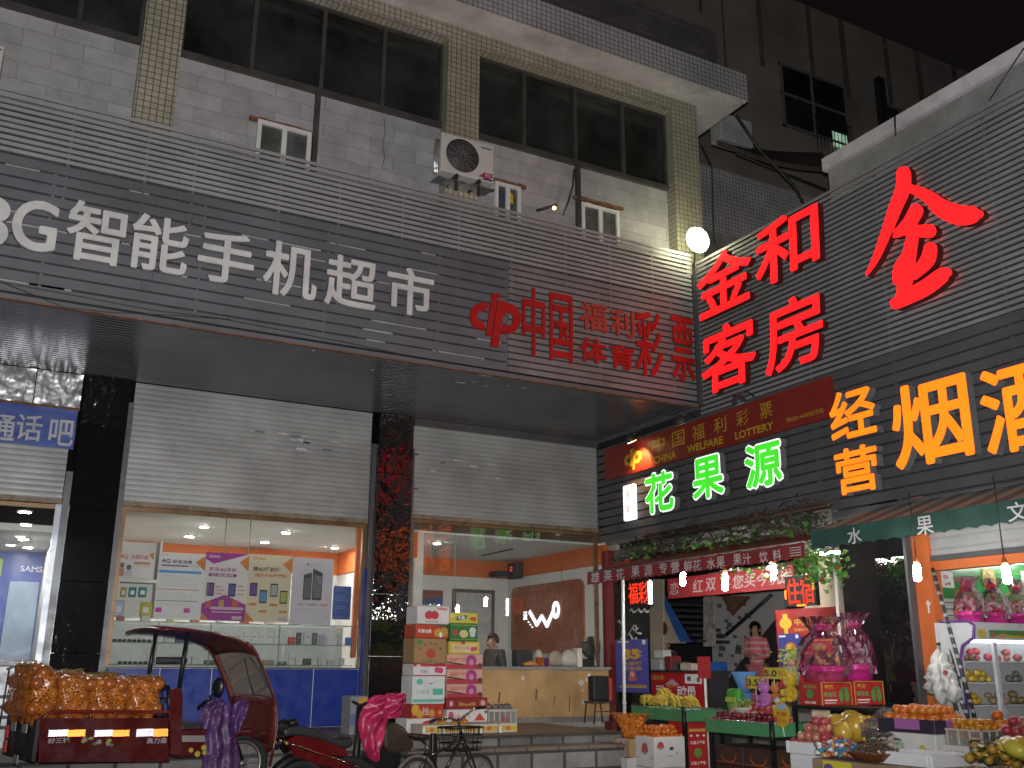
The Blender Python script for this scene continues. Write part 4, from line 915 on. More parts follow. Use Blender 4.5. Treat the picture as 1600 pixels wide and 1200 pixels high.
# lottery sign board
y0, y1 = B(945, 730, XB-.05).y, B(1299, 620, XB-.05).y; z1, z0 = B(946, 703, XB-.05).z, B(946, 751, XB-.05).z
ls = thing('lottery_sign', 'long dark red lottery sign board with yellow outlined characters', 'sign', (XB-.05, (y0+y1)/2, z0))
MB().box((XB-.05, y1, z0), (XB-.005, y0, z1)).build('board', mat('dark_red_board', (.20, .018, .012), .4, var=.12), ls)
m_gold = mat('gold_print', (.42, .27, .02), .45, var=.1)
s = MB()
for ch, px_, py_ in (('中', 1029, 694), ('国', 1060, 685), ('福', 1091, 675), ('利', 1125, 664), ('彩', 1160, 653), ('票', 1197, 641)):
    c = B(px_, py_, XB-.05); w, h = letter_size(c, (0, 1, 0), 19, 24); text_into(s, ch, frameB(c), w, h, .002)
for tx, px_, py_, w in (('CHINA', 1039, 715, 35), ('WELFARE', 1101, 695, 56), ('LOTTERY', 1178, 673, 60)):
    c = B(px_, py_, XB-.05); w, h = letter_size(c, (0, 1, 0), w, 12); text_into(s, tx, frameB(c), w, h, .002, 0, .03)
c = B(1257, 649, XB-.05); w, h = letter_size(c, (0, 1, 0), 58, 8); text_into(s, '第43014400投注站', frameB(c), w, h, .002)
c = B(989, 718, XB-.05); w, h = letter_size(c, (0, 1, 0), 27, 34); emblem(s, frameB(c), w, h, .002, .002, .1)
s.build('lettering', m_gold, ls)
def spotlamp(px_, py_, lit, lab):
    c = B(px_, py_, XB-.24); o = thing('sign_spotlight', lab, 'lamp', c, 'small spotlights over the lottery sign')
    MB().tube([(XB-.01, c.y, c.z+.10), (XB-.12, c.y, c.z+.15), (c.x+.02, c.y, c.z+.09)], .012, 6).build('arm', m_dark, o)
    MB().lathe(c+V((-.015, 0, -.02)), [(.085, 0), (.09, .03), (.06, .08), (.03, .12)], (-.45, 0, .9), 14).build('shade', m_dark, o)
    MB().lathe(c+V((-.008, 0, -.024)), [(.07, 0), (.07, .004)], (-.45, 0, .9), 14).build('lens', mat_emit('warm_spot_glow', (1, .62, .25), 12) if lit else mat('pale_lens', (.6, .6, .58), .2, var=0), o)
    if lit:
        l = bpy.data.lights.new('spot_beam', 'SPOT'); l.energy = 75; l.color = (1, .55, .18); l.spot_size = math.radians(105); l.spot_blend = .8; l.shadow_soft_size = .03
        lo = bpy.data.objects.new('spot_beam', l); COL.objects.link(lo); lo.parent = o; lo.location = (.03, 0, -.09)
        lo.rotation_euler = V((.62, .12, -.8)).to_track_quat('-Z', 'Y').to_euler()
spotlamp(988, 688, True, 'lit warm spotlight at the corner end of the lottery sign')
spotlamp(1066, 660, False, 'unlit black spotlight, middle one above the lottery sign')
spotlamp(1157, 628, False, 'unlit black spotlight under the character 客')
fr, w, h = rectB(973, 757, 990, 813, XB-.09)
lb = thing('light_box', 'small upright white glowing light box left of the green characters', 'light box', fr[0])
s = MB(); s.rbox((XB-.09, fr[0].y-w/2, fr[0].z-h/2), (XB-.02, fr[0].y+w/2, fr[0].z+h/2), .02); s.build('case', mat_emit('light_box_glow', (1, .97, .95), 1.05), lb)
s = MB()
for ch, dz in (('兑', .12), ('奖', -.1)): text_into(s, ch, (fr[0]+V((0, 0, dz)), fr[1], fr[2], fr[3]), .11, .12, .003)
s.build('lettering', pm((.5, .03, .03)), lb)
# flood light at the corner of the two screens
c = A(1090, 375, 9.95)
fl_ = thing('flood_light', 'dazzling flood light on a bracket at the corner of the two screens', 'flood light', c)
s = MB().tube([(8.36, 10.15, 6.9), (8.36, 10.12, c.z-.1), (c.x, 10.0, c.z-.02)], .018, 6).box((c.x-.03, 9.99, c.z-.16), (c.x+.03, 10.06, c.z+.16)); s.build('bracket', m_dark, fl_)
s = MB().lathe((c.x, 9.98, c.z), [(.17, 0), (.185, .03), (.17, .07), (.12, .10), (.05, .115)], (0, -1, 0), 28); s.build('lamp_glass', mat_emit('flood_glow', (1, .97, .6), 42), fl_)

# ================================================================== FLOWER SHOP
m_tube = mat_emit('tube_glow', (.95, 1, .93), 34)
m_bulb = mat_emit('bulb_glow', (1, .98, .92), 190)
m_socket = mat('orange_socket', (.5, .12, .04), .5)
fs = thing('flower_shop', 'flower shop and guest house entrance with stairs behind the red awning', 'shop interior', (10, 12, .1))
m_beige = mat('beige_wall', (.45, .38, .28), .7, var=.15); m_wht = mat('dim_white_wall', (.5, .48, .46), .7, var=.1)
xb_ = 13.2
MB().box((8.0, 7.9, 0.0), (14, 21, .15)).build('floor', m_floor, fs)
MB().box((8.6, 7.98, 3.3), (14, 21, 3.42)).build('ceiling', m_conc, fs)
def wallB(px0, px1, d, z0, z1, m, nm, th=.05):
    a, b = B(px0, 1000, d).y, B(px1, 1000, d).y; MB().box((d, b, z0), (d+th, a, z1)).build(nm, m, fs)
wallB(940, 1112, xb_, .15, 3.3, mat('dark_void', (.02, .02, .022), .8), 'rear_wall')  # near-black wall colour stands in for the unlit void
wallB(1112, 1330, xb_-.4, .15, 3.3, m_wht, 'white_wall')
wallB(1260, 1318, 8.75, .15, 3.3, m_beige, 'beige_wall', .08)
MB().box((8.59, 12.6, .15), (8.66, 20.9, 3.3)).build('party_wall', m_beige, fs)
def polyB(pts, d, m, nm, th=.03, parent=None):
    q = [B(x, y, d) for x, y in pts]; c = q[0]; f = frameB(c)
    MB().prism([((a-c).dot(f[1]), (a-c).dot(f[2])) for a in q], f, -th, 0).build(nm, m, parent or fs)
polyB([(1016, 905), (1036, 905), (1036, 1040), (1016, 1040)], 10.2, m_beige, 'wall_strip')
polyB([(1028, 925), (1070, 1005), (1028, 1005)], 10.3, m_beige, 'stair_side')
polyB([(1029, 928), (1034, 926), (1078, 1003), (1062, 1003)], 10.26, mat('blue_stringer', (.03, .11, .35), .5), 'blue_stringer')
for i in range(7):
    q = B(1045+i*7, 945+i*9.5, 10.5); MB().box((10.4, q.y-.14, q.z-.02), (11.1, q.y+.14, q.z+.02)).build('stair_tread', m_dark, fs)
q = B(1037, 982, 10.22); MB().lathe(q, [(.11, 0), (.11, .01), (.08, .015)], (-1, 0, 0), 18).build('round_plaque', mat('bronze_plaque', (.15, .05, .02), .4, var=.5, vs=12), fs)
polyB([(1099, 915), (1116, 915), (1116, 1010), (1099, 1010)], 10.6, mat('picture_strip', (.3, .26, .25), .6, var=.6, vs=9), 'picture_strip')
polyB([(1125, 1085), (1145, 1050), (1205, 975), (1215, 965), (1216, 1100), (1125, 1100)], 12.72, mat('dark_skirting', (.045, .04, .04), .6), 'dark_skirting')
polyB([(1126, 930), (1172, 932), (1144, 962)], 12.70, mat('red_brown_panel', (.22, .06, .03), .6), 'red_panel')
polyB([(1131, 931), (1166, 933), (1144, 956)], 12.695, mat('brown_panel', (.2, .12, .08), .6), 'inner_panel', .02)
h0, h1 = B(1135, 992, 12.6), B(1205, 930, 12.6); MB().tube([h0, h1], .035, 8).build('handrail', m_dark, fs)
s = MB()
for i in range(26):
    q = B(rnd.uniform(1120, 1175), rnd.uniform(940, 1060), 12.79); w = rnd.uniform(.03, .10)
    s.quad(*[q+V((-.002, a*w, b*w*.6)) for a, b in ((-1, -1), (1, -.7), (.8, 1), (-.9, .6))])
s.build('wall_writing', pm((.12, .12, .12)), fs)
# glass door with white script, its red jamb
gd = thing('glass_door', 'dark glass door with white scrawled decoration under the red LED sign', 'door', B(985, 1080, 8.5))
a, b = B(960, 1000, 8.5), B(1014, 1000, 8.5)
MB().box((8.5, b.y, .16), (8.52, a.y, 3.0)).build('pane', mat('dark_door_glass', (.012, .014, .014), .05, var=.3), gd)
a2, b2 = B(945, 1000, 8.45), B(956, 1000, 8.45); MB().box((8.42, b2.y, .16), (8.58, a2.y, 3.2)).build('jamb', mat('red_jamb', (.16, .02, .02), .5), gd)
s = MB()
for i in range(9):
    q = B(968+rnd.uniform(-3, 22), 975+i*6.5, 8.49); n_ = 6; L_ = rnd.uniform(.1, .3)
    s.tube([q+V((0, -L_*k/n_, rnd.uniform(-.03, .03)+.04*math.sin(k))) for k in range(n_+1)], [.004+.014*rnd.random() for k in range(n_+1)], 5)
for px_ in (984, 995, 1004): q = B(px_, 955, 8.49); s.tube([q+V((0, -.05*k, .03*math.sin(k*2))) for k in range(4)], .014, 5)
s.build('white_script', pm((.5, .5, .5)), gd)
# awning
aw = thing('red_awning', 'red awning with white writing on its hanging edge over the flower shop', 'awning', (7.8, 9.7, 2.7))
m_awn = mat('red_canvas', (.22, .022, .025), .7, var=.2, vs=2)
ya, yb = B(918, 893, 7.6).y, B(1258, 849, 7.6).y; zv1, zv0 = B(1100, 869, 7.6).z, B(1100, 891, 7.6).z
zt = B(1255, 830, 8.2).z
s = MB(); n = 24
tp = [V((7.6, ya+(yb-ya)*i/n, zv1)) for i in range(n+1)]; bk = [V((8.25, ya+(yb-ya)*i/n, zt)) for i in range(n+1)]
md = [V((7.92, ya+(yb-ya)*i/n, (zv1+zt)/2-.02-.015*math.sin(i*1.3))) for i in range(n+1)]
s.add(tp+md+bk, [(i, i+1, n+2+i, n+1+i) for i in range(n)]+[(n+1+i, n+2+i, 2*n+3+i, 2*n+2+i) for i in range(n)], True); s.build('canopy', m_awn, aw)
s = MB(); n = 90; vs = []; fs_ = []
for i in range(n+1):
    y = ya+(yb-ya)*i/n; sc = .018*abs(math.sin(i*math.pi/3)); vs += [(7.595+.006*math.sin(i*.9), y, zv1), (7.592+.01*math.sin(i*.9), y, zv0-.01+sc)]
for i in range(n): fs_.append((2*i, 2*i+2, 2*i+3, 2*i+1))
s.add(vs, fs_, True); s.build('valance', m_awn, aw)
MB().tube([(7.6, ya, zv1), (7.6, yb, zv1)], .012, 6).build('front_bar', m_post, aw)
s = MB()
for ch, px_, py_ in (('雄', 930, 902), ('英', 950, 899), ('花', 969, 897), ('果', 993, 893), ('源', 1013, 891), ('专', 1036, 888), ('营', 1055, 886), ('鲜', 1075, 884), ('花', 1089, 883), ('水', 1111, 880), ('果', 1126, 878), ('果', 1152, 874), ('汁', 1167, 873), ('饮', 1193, 870), ('料', 1214, 867)):
    c = B(px_, py_, 7.572); w, h = letter_size(c, (0, 1, 0), 13, 17); text_into(s, ch, frameB(c), w, h, .001, 0, .008)
c = B(1243, 863, 7.572); w, h = letter_size(c, (0, 1, 0), 18, 16)
for k in range(4): s.prism([(-w/2, h/2-k*h/4), (w/2, h/2-k*h/4), (w/2, h/2-k*h/4-.008), (-w/2, h/2-k*h/4-.008)], frameB(c), .001, .002)
s.build('lettering', mat('white_canvas_print', (.55, .53, .53), .7), aw)
fr, w, h = rectB(1043, 890, 1241, 930, 8.8)
h *= .85
flat('red_banner', 'red cloth banner with white brush writing hanging behind the bulbs', 'banner', fr, w, h, (.30, .02, .025), [('t', ch, u, .5, .085, .62, (.42, .38, .36), .01, .15) for ch, u in (('恋', .06), ('红', .27), ('双', .38), ('喜', .50), ('您', .60), ('买', .69), ('今', .78), ('机', .87), ('送', .95))])
# LED signs
def led_sign(x0, y0_, x1, y1_, d, chars, lab, orange=False):
    fr, w, h = rectB(x0, y0_, x1, y1_, d)
    o = thing('led_sign', lab, 'LED sign', fr[0], None)
    MB().box((d, fr[0].y-w/2, fr[0].z-h/2), (d+.06, fr[0].y+w/2, fr[0].z+h/2)).build('case', mat('led_black', (.004, .004, .004), .9, var=0), o)
    s = MB(); k = len(chars)
    for i, ch in enumerate(chars): text_into(s, ch, (fr[0]+fr[1]*((i+.5)/k-.5)*w*.94, fr[1], fr[2], fr[3]), w/k*.88, h*.84, .004, 0, .0, bold=.01)
    s.build('lettering', mat_emit('led_red_glow', (1, .035, .01), 1.35, (.02, .01, .01)), o)
    return o, fr, w, h
led_sign(981, 907, 1014, 946, 7.9, '福彩', 'small red LED sign reading 福彩 beside a white tube on the pole')
o, fr, w, h = led_sign(1227, 899, 1274, 947, 8.3, '住宿', 'red LED sign reading 住宿 half covered by the red banner')
s = MB(); hw, hh = w/2, h/2
for a, b in (((-hw*.95, -.5*hh), (-hw*.95, .1*hh)), ((-.2*hw, -hh*.96), (.35*hw, -hh*.96)), ((hw*.93, 0), (hw*.93, .7*hh))):
    s.tube([fr[0]+fr[1]*q[0]+fr[2]*q[1]+fr[3]*.012 for q in (a, b)], .012, 5)
s.build('border_tubes', mat_emit('led_amber_glow', (1, .3, .01), 1.6, (.02, .01, .01)), o)
c = B(1016, 926, 7.88); t_ = thing('tube_lamp', 'short white glowing tube at the edge of the 福彩 LED sign', 'lamp', c)
MB().tube([c+V((0, 0, -.14)), c+V((0, 0, .14))], .024, 8).build('tube', m_tube, t_); MB().tube([c+V((0, 0, .14)), c+V((0, 0, .17))], .026, 8).build('cap', m_white, t_)
def pole(px_, pyt, pyb, d, r, lab):
    a, b = B(px_[0], pyt, d), B(px_[1], pyb, d); b.z = .17
    s = MB().tube([b, a], r, 10).lathe(b-V((0, 0, .005)), [(r*3, 0), (r*3, .012), (r*1.2, .03)], n=12)
    for t in (.35, .7): s.lathe(b.lerp(a, t), [(r*1.25, 0), (r*1.25, .03)], n=10)
    return tag(s.build('awning_pole', m_white, None, b), lab, 'pole', 'white poles under the awnings')
pole((973, 975), 900, 1125, 7.62, .022, 'white awning pole in front of the blue poster')
pole((1302, 1311), 868, 985, 7.75, .016, 'thin white pole under the green leaves beside the black pillar')
fr, w, h = rectB(962, 999, 1013, 1082, 8.36)
BL2 = (.07, .07, .33)
flat('poster', 'blue poster with a large yellow figure 5 behind the white pole', 'poster', fr, w, h, BL2, [('t', '35', .5, .28, .5, .2, (.6, .33, .02), .06), ('t', '亿', .72, .27, .2, .12, (.65, .45, .1), .02), ('t', '大派奖', .52, .46, .6, .08, (.6, .3, .02), .03), ('t', '双色球', .52, .55, .6, .07, (.6, .35, .1), .02), ('p', [(.45, .6), (.6, .6), (.66, .78), (.4, .78)], (.5, .12, .08)), ('o', .52, .66, .06, .05, (.6, .4, .3)), ('r', .1, .88, .95, .91, (.5, .35, .05)), ('r', .3, .85, .95, .87, (.5, .2, .1)), ('r', .1, .03, .45, .06, (.6, .5, .2)), ('r', .85, .02, .95, .1, WH)])
fr, w, h = rectB(1215, 950, 1317, 1075, 8.62)
flat('poster', 'large red lottery poster with yellow emblem beside the woman in pink', 'poster', fr, w, h, (.33, .015, .015), [('o', .16, .18, .1, .075, (.6, .4, .03)), ('o', .16, .18, .04, .04, (.33, .015, .015)), ('p', [(.12, .06), (.2, .06), (.19, .32), (.13, .32)], (.6, .4, .03)), ('t', '中国福利彩票', .64, .17, .66, .09, (.6, .4, .03), .02), ('t', 'CHINA WELFARE LOTTERY', .6, .27, .6, .035, (.55, .35, .03), .02), ('r', .3, .4, .9, .42, (.5, .3, .05))])
fr, w, h = rectB(1217, 990, 1252, 1042, 8.58)
flat('poster', 'small dark blue poster stuck on the red lottery poster', 'poster', fr, w, h, (.03, .04, .22), [('o', .55, .45, .25, .2, (.35, .15, .03)), ('r', .05, .05, .35, .1, WH), ('r', .8, .04, .92, .14, WH), ('t', '5', .5, .45, .25, .25, (.6, .4, .03), .05)])
# red lottery counter with things on it
fr, w, h = rectB(1010, 1051, 1100, 1120, 9.0)
lc = thing('lottery_counter', 'red fronted lottery counter with large white and yellow writing', 'counter', fr[0])
flat('lottery_front', None, None, fr, w, h, (.42, .015, .02), [('t', '动', .27, .42, .17, .26, WH, .03), ('t', '活', .46, .42, .18, .28, (.62, .42, .03), .04), ('t', '动', .64, .42, .17, .24, WH, .03), ('t', '员', .80, .42, .16, .24, WH, .03), ('p', [(.35, .28), (.48, .14), (.6, .28)], (.5, .35, .4)), ('t', '中国体育', .2, .12, .26, .12, (.55, .35, .05)), ('r', .70, .03, .98, .24, WH), ('r', .74, .08, .8, .18, (.1, .1, .1)), ('r', .9, .1, .95, .2, (.1, .1, .1))], parent=lc)
MB().box((9.005, fr[0].y-w/2, .155), (9.45, fr[0].y+w/2, fr[0].z+h/2)).box((8.98, fr[0].y-w/2-.02, fr[0].z+h/2+.002), (9.5, fr[0].y+w/2, fr[0].z+h/2+.03)).build('body', m_dark, lc)
zt_ = fr[0].z+h/2+.031
for nm, px_, w_, h_, c_, l, ct_ in (('ticket_printer', 1032, .28, .16, (.35, .36, .36), 'grey ticket printer on the red lottery counter', 'printer'), ('screen', 1034, .24, .12, (.55, .58, .5), 'pale slanted screen behind the ticket printer', 'screen'), ('red_tin', 1052, .16, .2, (.2, .03, .03), 'dark red tin in the middle of the lottery counter', 'tin'), ('paper_stack', 1078, .32, .10, (.5, .42, .33), 'stack of pale paper on the lottery counter', 'paper'), ('tray', 1066, .2, .12, (.08, .08, .08), 'black tray beside the paper stack', 'tray')):
    y_ = B(px_, 1045, 9.2).y; d_ = .3 if nm == 'screen' else .15; z_ = zt_+(.17 if nm == 'screen' else 0)
    tag(MB().rbox((9.2-.1+(.05 if nm == 'screen' else 0), y_-w_/2, z_), (9.2+.1, y_+w_/2, z_+h_), .015).build(nm, pm(c_, .4), None, (9.2, y_, z_)), l, ct_)
fr, w, h = rectB(1090, 1026, 1110, 1060, 8.7)
o = flat('sign_stand', 'small blank red board on a white post beside the lottery counter', 'sign', fr, w, h, (.33, .02, .025), [])
MB().tube([(8.71, fr[0].y, .16), (8.71, fr[0].y, fr[0].z-h/2)], .018, 8).lathe((8.71, fr[0].y, .155), [(.14, 0), (.14, .015), (.03, .03)], n=14).build('post', m_white, o)
tag(MB().rbox((9.9, B(1113, 1050, 9.9).y, .16), (10.2, B(1099, 1050, 9.9).y, B(1106, 1034, 9.9).z), .02).build('blue_cabinet', mat('blue_paint', (.02, .10, .33), .4), None, (9.7, 11, .16)), 'narrow blue cabinet behind the small red board', 'cabinet')
# hanging bulbs
def bulb(px_, pyt, pyb, d, ztop, lab, tilt=0):
    a, b = B(px_, pyt, d), B(px_+tilt, pyb, d); o = thing('hanging_bulb', lab, 'light bulb', b, 'long white bulbs hanging at the stalls'); L_ = (a-b).length; ax = (a-b).normalized()
    MB().tube([a+ax*.045, V((a.x, a.y, ztop))], .005, 5).build('cord', m_dark, o)
    MB().lathe(a, [(.022, 0), (.024, .02), (.014, .055)], ax, 12).build('socket', m_socket, o)
    MB().lathe(b, [(.014, 0), (.031, .010), (.033, .03), (.031, L_*.85), (.018, L_)], ax, 14).build('tube', m_bulb, o)
bulb(1067, 893, 915, 7.85, 2.95, 'hanging bulb nearest the 福彩 LED sign')
bulb(1133, 895, 923, 7.75, 2.95, 'middle hanging bulb in front of the red cloth banner')
bulb(1209, 881, 906, 7.75, 2.95, 'hanging bulb right of the other two under the red awning')
bulb(1432, 880, 908, 7.45, 3.05, 'hanging bulb in front of the orange door jamb', 2)
bulb(1570, 882, 912, 7.35, 3.05, 'tilted hanging bulb before the green wall of the fruit shop', 5)
c0, c1 = B(1272, 866, 7.9), B(1311, 863, 7.9); t_ = thing('tube_lamp', 'horizontal white tube among the leaves at the end of the green awning', 'lamp', c0)
MB().tube([c0, c1], .018, 8).build('tube', m_tube, t_); MB().tube([c0+V((0, .05, 0)), c0], .022, 8).build('cap', m_white, t_)
# rusty truss and dry twigs over the awning
tr = thing('rusty_truss', 'rusty steel truss with dry vines between the dark planks and the red awning', 'truss', (8.1, 10, 3.1))
s = MB(); P0, P1 = B(985, 848, 8.15), B(1290, 790, 8.15); Q0, Q1 = P0-V((0, 0, .22)), P1-V((0, 0, .25)); n = 11
s.tube([P0, P1], .022, 6).tube([Q0, Q1], .022, 6)
for i in range(n):
    if i % 3 != 1: s.tube([P0.lerp(P1, i/n), Q0.lerp(Q1, (i+rnd.uniform(.2, .7))/n)], .014, 5)
    if i % 2: s.tube([Q0.lerp(Q1, (i+.5)/n), P0.lerp(P1, (i+1)/n)+V((.2, 0, .05))], .012, 5)
s.tube([P0+V((.25, 0, .1)), P1+V((.25, 0, .1))], .02, 6)
s.build('bars', mat('rusty_steel', (.07, .04, .03), .8, .3, var=.5, vs=8), tr)
s = MB()
for i in range(130):
    b = P0.lerp(P1, rnd.random())+V((rnd.uniform(-.1, .1), 0, rnd.uniform(-.35, .1))); pts = [b]
    for k in range(5): pts.append(pts[-1]+V((rnd.uniform(-.06, .04), rnd.uniform(-.14, .14), rnd.uniform(-.08, .07))))
    s.tube(pts, [.007, .006, .006, .005, .004, .003], 4)
s.build('twigs', mat('dry_twig', (.075, .06, .04), .9, var=.5, vs=8), tr)
polyB([(960, 860), (1300, 795), (1300, 860), (960, 905)], 8.5, mat('smoky_wall', (.10, .09, .085), .9, var=.6, vs=3), 'smoky_wall')
m_leaf = mat('vine_leaf', (.07, .20, .03), .5, var=.6, vs=14); m_leaf2 = mat('pale_vine_leaf', (.13, .28, .05), .5, var=.4, vs=14)
def vine(path, d, n, spread, lab, roses=0):
    o = thing('leafy_vine', lab, 'vine', B(*path[0], d), 'green vines along the awnings')
    W_ = [B(*q, d) for q in path]; s = MB(); s.tube(W_, .006, 5); s.build('stem', mat('dry_twig', (.13, .10, .07), .9), o)
    s = MB()
    for i in range(n):
        t = rnd.random()*(len(W_)-1); k = int(t); p = W_[k].lerp(W_[k+1], t-k)+V((rnd.gauss(0, spread*.5), rnd.gauss(0, spread), rnd.gauss(-.02, spread)))
        a = V((rnd.uniform(-1, 1), rnd.uniform(-1, 1), rnd.uniform(-.6, .6))).normalized(); b = a.cross(V((rnd.uniform(-1, 1), rnd.uniform(-1, 1), rnd.uniform(-1, 1)))).normalized(); r = rnd.uniform(.022, .05)
        nn = a.cross(b)*r*.25
        s.mat(m_leaf if rnd.random() < .6 else m_leaf2).add([p-a*r, p-a*r*.3+b*r*.75, p+a*r, p-a*r*.3-b*r*.75, p+nn], [(0, 1, 4), (1, 2, 4), (2, 3, 4), (3, 0, 4)])
    s.build('leaves', None, o)
    for i in range(roses):
        p = W_[rnd.randrange(len(W_))]+V((-.05, rnd.gauss(0, .08), rnd.gauss(0, .1))); MB().ball(p, .026, 1, (1, 1, .8), .3).build('rose', mat('rose_red', (.35, .02, .02), .6), o)
vine([(985, 868), (1050, 860), (1120, 848), (1190, 838), (1270, 826)], 8.12, 170, .07, 'leafy vine lying along the top of the red awning')
vine([(1125, 892), (1180, 886), (1235, 878), (1260, 872)], 7.72, 70, .06, 'thin leafy vine hanging just below the red awning')
vine([(1250, 858), (1262, 876), (1275, 868), (1300, 874), (1310, 890)], 7.75, 190, .085, 'dense leafy vine with red roses at the end of the green awning', 4)
vine([(1262, 870), (1264, 895), (1280, 905), (1290, 890)], 7.8, 70, .06, 'drooping leafy sprig in front of the 住宿 LED sign', 2)
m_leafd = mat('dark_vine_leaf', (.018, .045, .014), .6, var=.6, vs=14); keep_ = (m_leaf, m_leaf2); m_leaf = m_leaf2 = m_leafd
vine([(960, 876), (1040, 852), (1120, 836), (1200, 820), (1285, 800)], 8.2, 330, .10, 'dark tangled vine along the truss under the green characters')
m_leaf, m_leaf2 = keep_
# black marble pillar and matte recess
m_matte = mat('matte_black_stone', (.006, .005, .005), .8, var=.5, vs=3); m_matte.node_tree.nodes['Principled BSDF'].inputs['Specular IOR Level'].default_value = .08
pl = thing('marble_pillar', 'black marble pillar between the flower shop and the orange door jamb', 'pillar', (XB, 7.5, .1))
yA, yB_, yC = B(1312, 950, 8.38).y, B(1374, 950, 8.38).y, B(1427, 950, 8.38).y
MB().box((8.45, yB_+.002, .1), (8.72, yA, 3.2)).build('matte_part', m_matte, pl)
for i, (z0_, z1_) in enumerate(((.1, 1.0), (1.0, 1.95), (1.95, 2.62), (2.62, 3.2))): MB().rbox((8.38, yC+.04, z0_+.002), (8.7, yB_, z1_-.002), .004, 1).build('slab', m_granite if i < 3 else m_matte, pl)
MB().box((8.36, yC, .1), (8.6, yC+.035, 3.2)).build('edge_rail', m_rail, pl)
# ================================================================== FRUIT SHOP AND GREEN AWNING
fsx = thing('fruit_shop', 'fruit shop interior with orange jamb and green tiled rear wall', 'shop interior', (9.5, 5.5, .1))
yj0, yj1 = B(1428, 950, 8.45).y, B(1460, 950, 8.45).y
MB().box((8.45, yj1, .1), (8.60, yj0, 3.2)).build('orange_jamb', m_orange, fsx)
zs0 = B(1500, 873, 8.5).z
MB().box((8.5, 1.5, zs0-.09), (8.62, yj1-.002, zs0)).build('orange_lintel', m_orange, fsx)
xr_ = 10.4
MB().box((xr_, 1, .1), (xr_+.1, 9.5, 3.2)).build('rear_wall', m_wht, fsx)
zg = A(1500, 936, 6.96).z
MB().box((8.605, 6.95, zg), (10.4, 6.965, 3.05)).build('green_tiles', mat_brick('green_tiles', (.015, .19, .03), (.012, .16, .028), (.05, .25, .06), 'xz', .62, .5, .008, 0, .25, .2, .15), fsx)
MB().box((8.5, 1, .0), (10.5, 7.9, .12)).build('floor', m_floor, fsx); MB().box((8.62, 1, 3.05), (10.5, 7.9, 3.12)).build('ceiling', m_ceil, fsx)
MB().box((8.605, 6.968, .12), (10.4, 7.02, 3.05)).build('side_wall', m_wht, fsx)
for k in range(3): z_ = A(1500, 943+k*10, 6.96).z; MB().box((8.605, 6.955, z_), (10.4, 6.967, z_+.01)).build('groove', m_rail, fsx)
o = thing('roller_shutter', 'raised grey roller shutter above the lit fruit shop', 'roller shutter', (8.5, 5, zs0))
pr = shutter_profile(zs0+.05, 3.2, .11); k = len(pr)
s = MB(); s.add([(8.5+d, 1.5, z) for d, z in pr]+[(8.5+d, yj0+.12, z) for d, z in pr], [(i, i+1, k+i+1, k+i) for i in range(k-1)]); s.build('curtain', mat('grey_shutter', (.36, .36, .36), .45, .2, var=.15), o)
MB().box((8.47, 1.5, zs0+.002), (8.53, yj0+.12, zs0+.05)).build('bottom_bar', m_rail, o)
for (x0, y0_, x1, y1_, base, items, lab) in ((1470, 893, 1490, 918, (.6, .6, .58), [('o', .4, .35, .2, .15, (.5, .2, .2)), ('o', .6, .75, .12, .1, (.3, .05, .05)), ('o', .35, .8, .1, .08, (.3, .05, .08))], 'white picture with red flowers on the green wall'), (1535, 889, 1555, 919, (.38, .30, .10), [('o', rnd.random(), rnd.random(), .1, .08, rnd.choice([(.6, .5, .3), (.3, .2, .05), (.55, .4, .1)])) for i in range(22)], 'yellow flowery picture on the green wall'), (1597, 893, 1618, 925, (.6, .6, .58), [], 'plain white sheet on the green wall at the right edge')):
    fr, w, h = rectA(x0, y0_, x1, y1_, 6.944); flat('picture', lab, 'picture', fr, w, h, base, [it if it[0] != 'o' else ('o', min(.88, max(.12, it[1])), min(.9, max(.1, it[2])))+it[3:] for it in items])
c0, c1 = A(1578, 879, 6.6), A(1700, 872, 6.6); t_ = thing('tube_lamp', 'bright horizontal tube in the fruit shop at the right edge', 'lamp', c0)
MB().tube([c0, c1], .022, 8).build('tube', m_tube, t_); MB().tube([c0-V((.06, 0, 0)), c0], .028, 8).build('cap', m_white, t_)
tag(MB().rbox((8.44, B(1451, 945, 8.44).y, B(1451, 958, 8.44).z), (8.449, B(1463, 945, 8.44).y+.11, B(1451, 938, 8.44).z), .003, 1).mat(m_dark).box((8.436, yj1+.03, B(1451, 945, 8.44).z), (8.4395, yj1+.08, B(1451, 941, 8.44).z)).build('switch_box', m_white, None, (8.44, yj1, 1.9)), 'white switch box on the orange jamb', 'switch box')
ga = thing('green_awning', 'dark green awning with white characters and striped top over the fruit shop', 'awning', (7.8, 5.5, 2.7))
ya, yb = B(1267, 840, 7.6).y, 1.5; zv1, zv0 = B(1440, 803, 7.6).z, B(1440, 837, 7.6).z
m_gr = mat('dark_green_canvas', (.018, .06, .05), .7, var=.2)
m_stripe, nt, b_ = nodes('striped_canvas'); b_.inputs['Roughness'].default_value = .8
co = coords(nt, 'yzx', world=True); wv = N(nt, 'ShaderNodeTexWave'); wv.wave_type = 'BANDS'; wv.bands_direction = 'X'; wv.inputs['Scale'].default_value = 1.05; nt.links.new(co, wv.inputs[0])
rp = N(nt, 'ShaderNodeValToRGB'); rp.color_ramp.interpolation = 'CONSTANT'; rp.color_ramp.elements[0].color = (.12, .15, .17, 1); rp.color_ramp.elements[1].position = .5; rp.color_ramp.elements[1].color = (.30, .34, .27, 1)
nt.links.new(wv.outputs['Fac'], rp.inputs[0]); nt.links.new(rp.outputs[0], b_.inputs['Base Color'])
zt = B(1294, 812).z+.04; n = 20
s = MB(); tp = [V((7.6, ya+(yb-ya)*i/n, zv1)) for i in range(n+1)]; bk = [V((XB-.01, ya-.25+(yb-ya)*i/n, zt)) for i in range(n+1)]
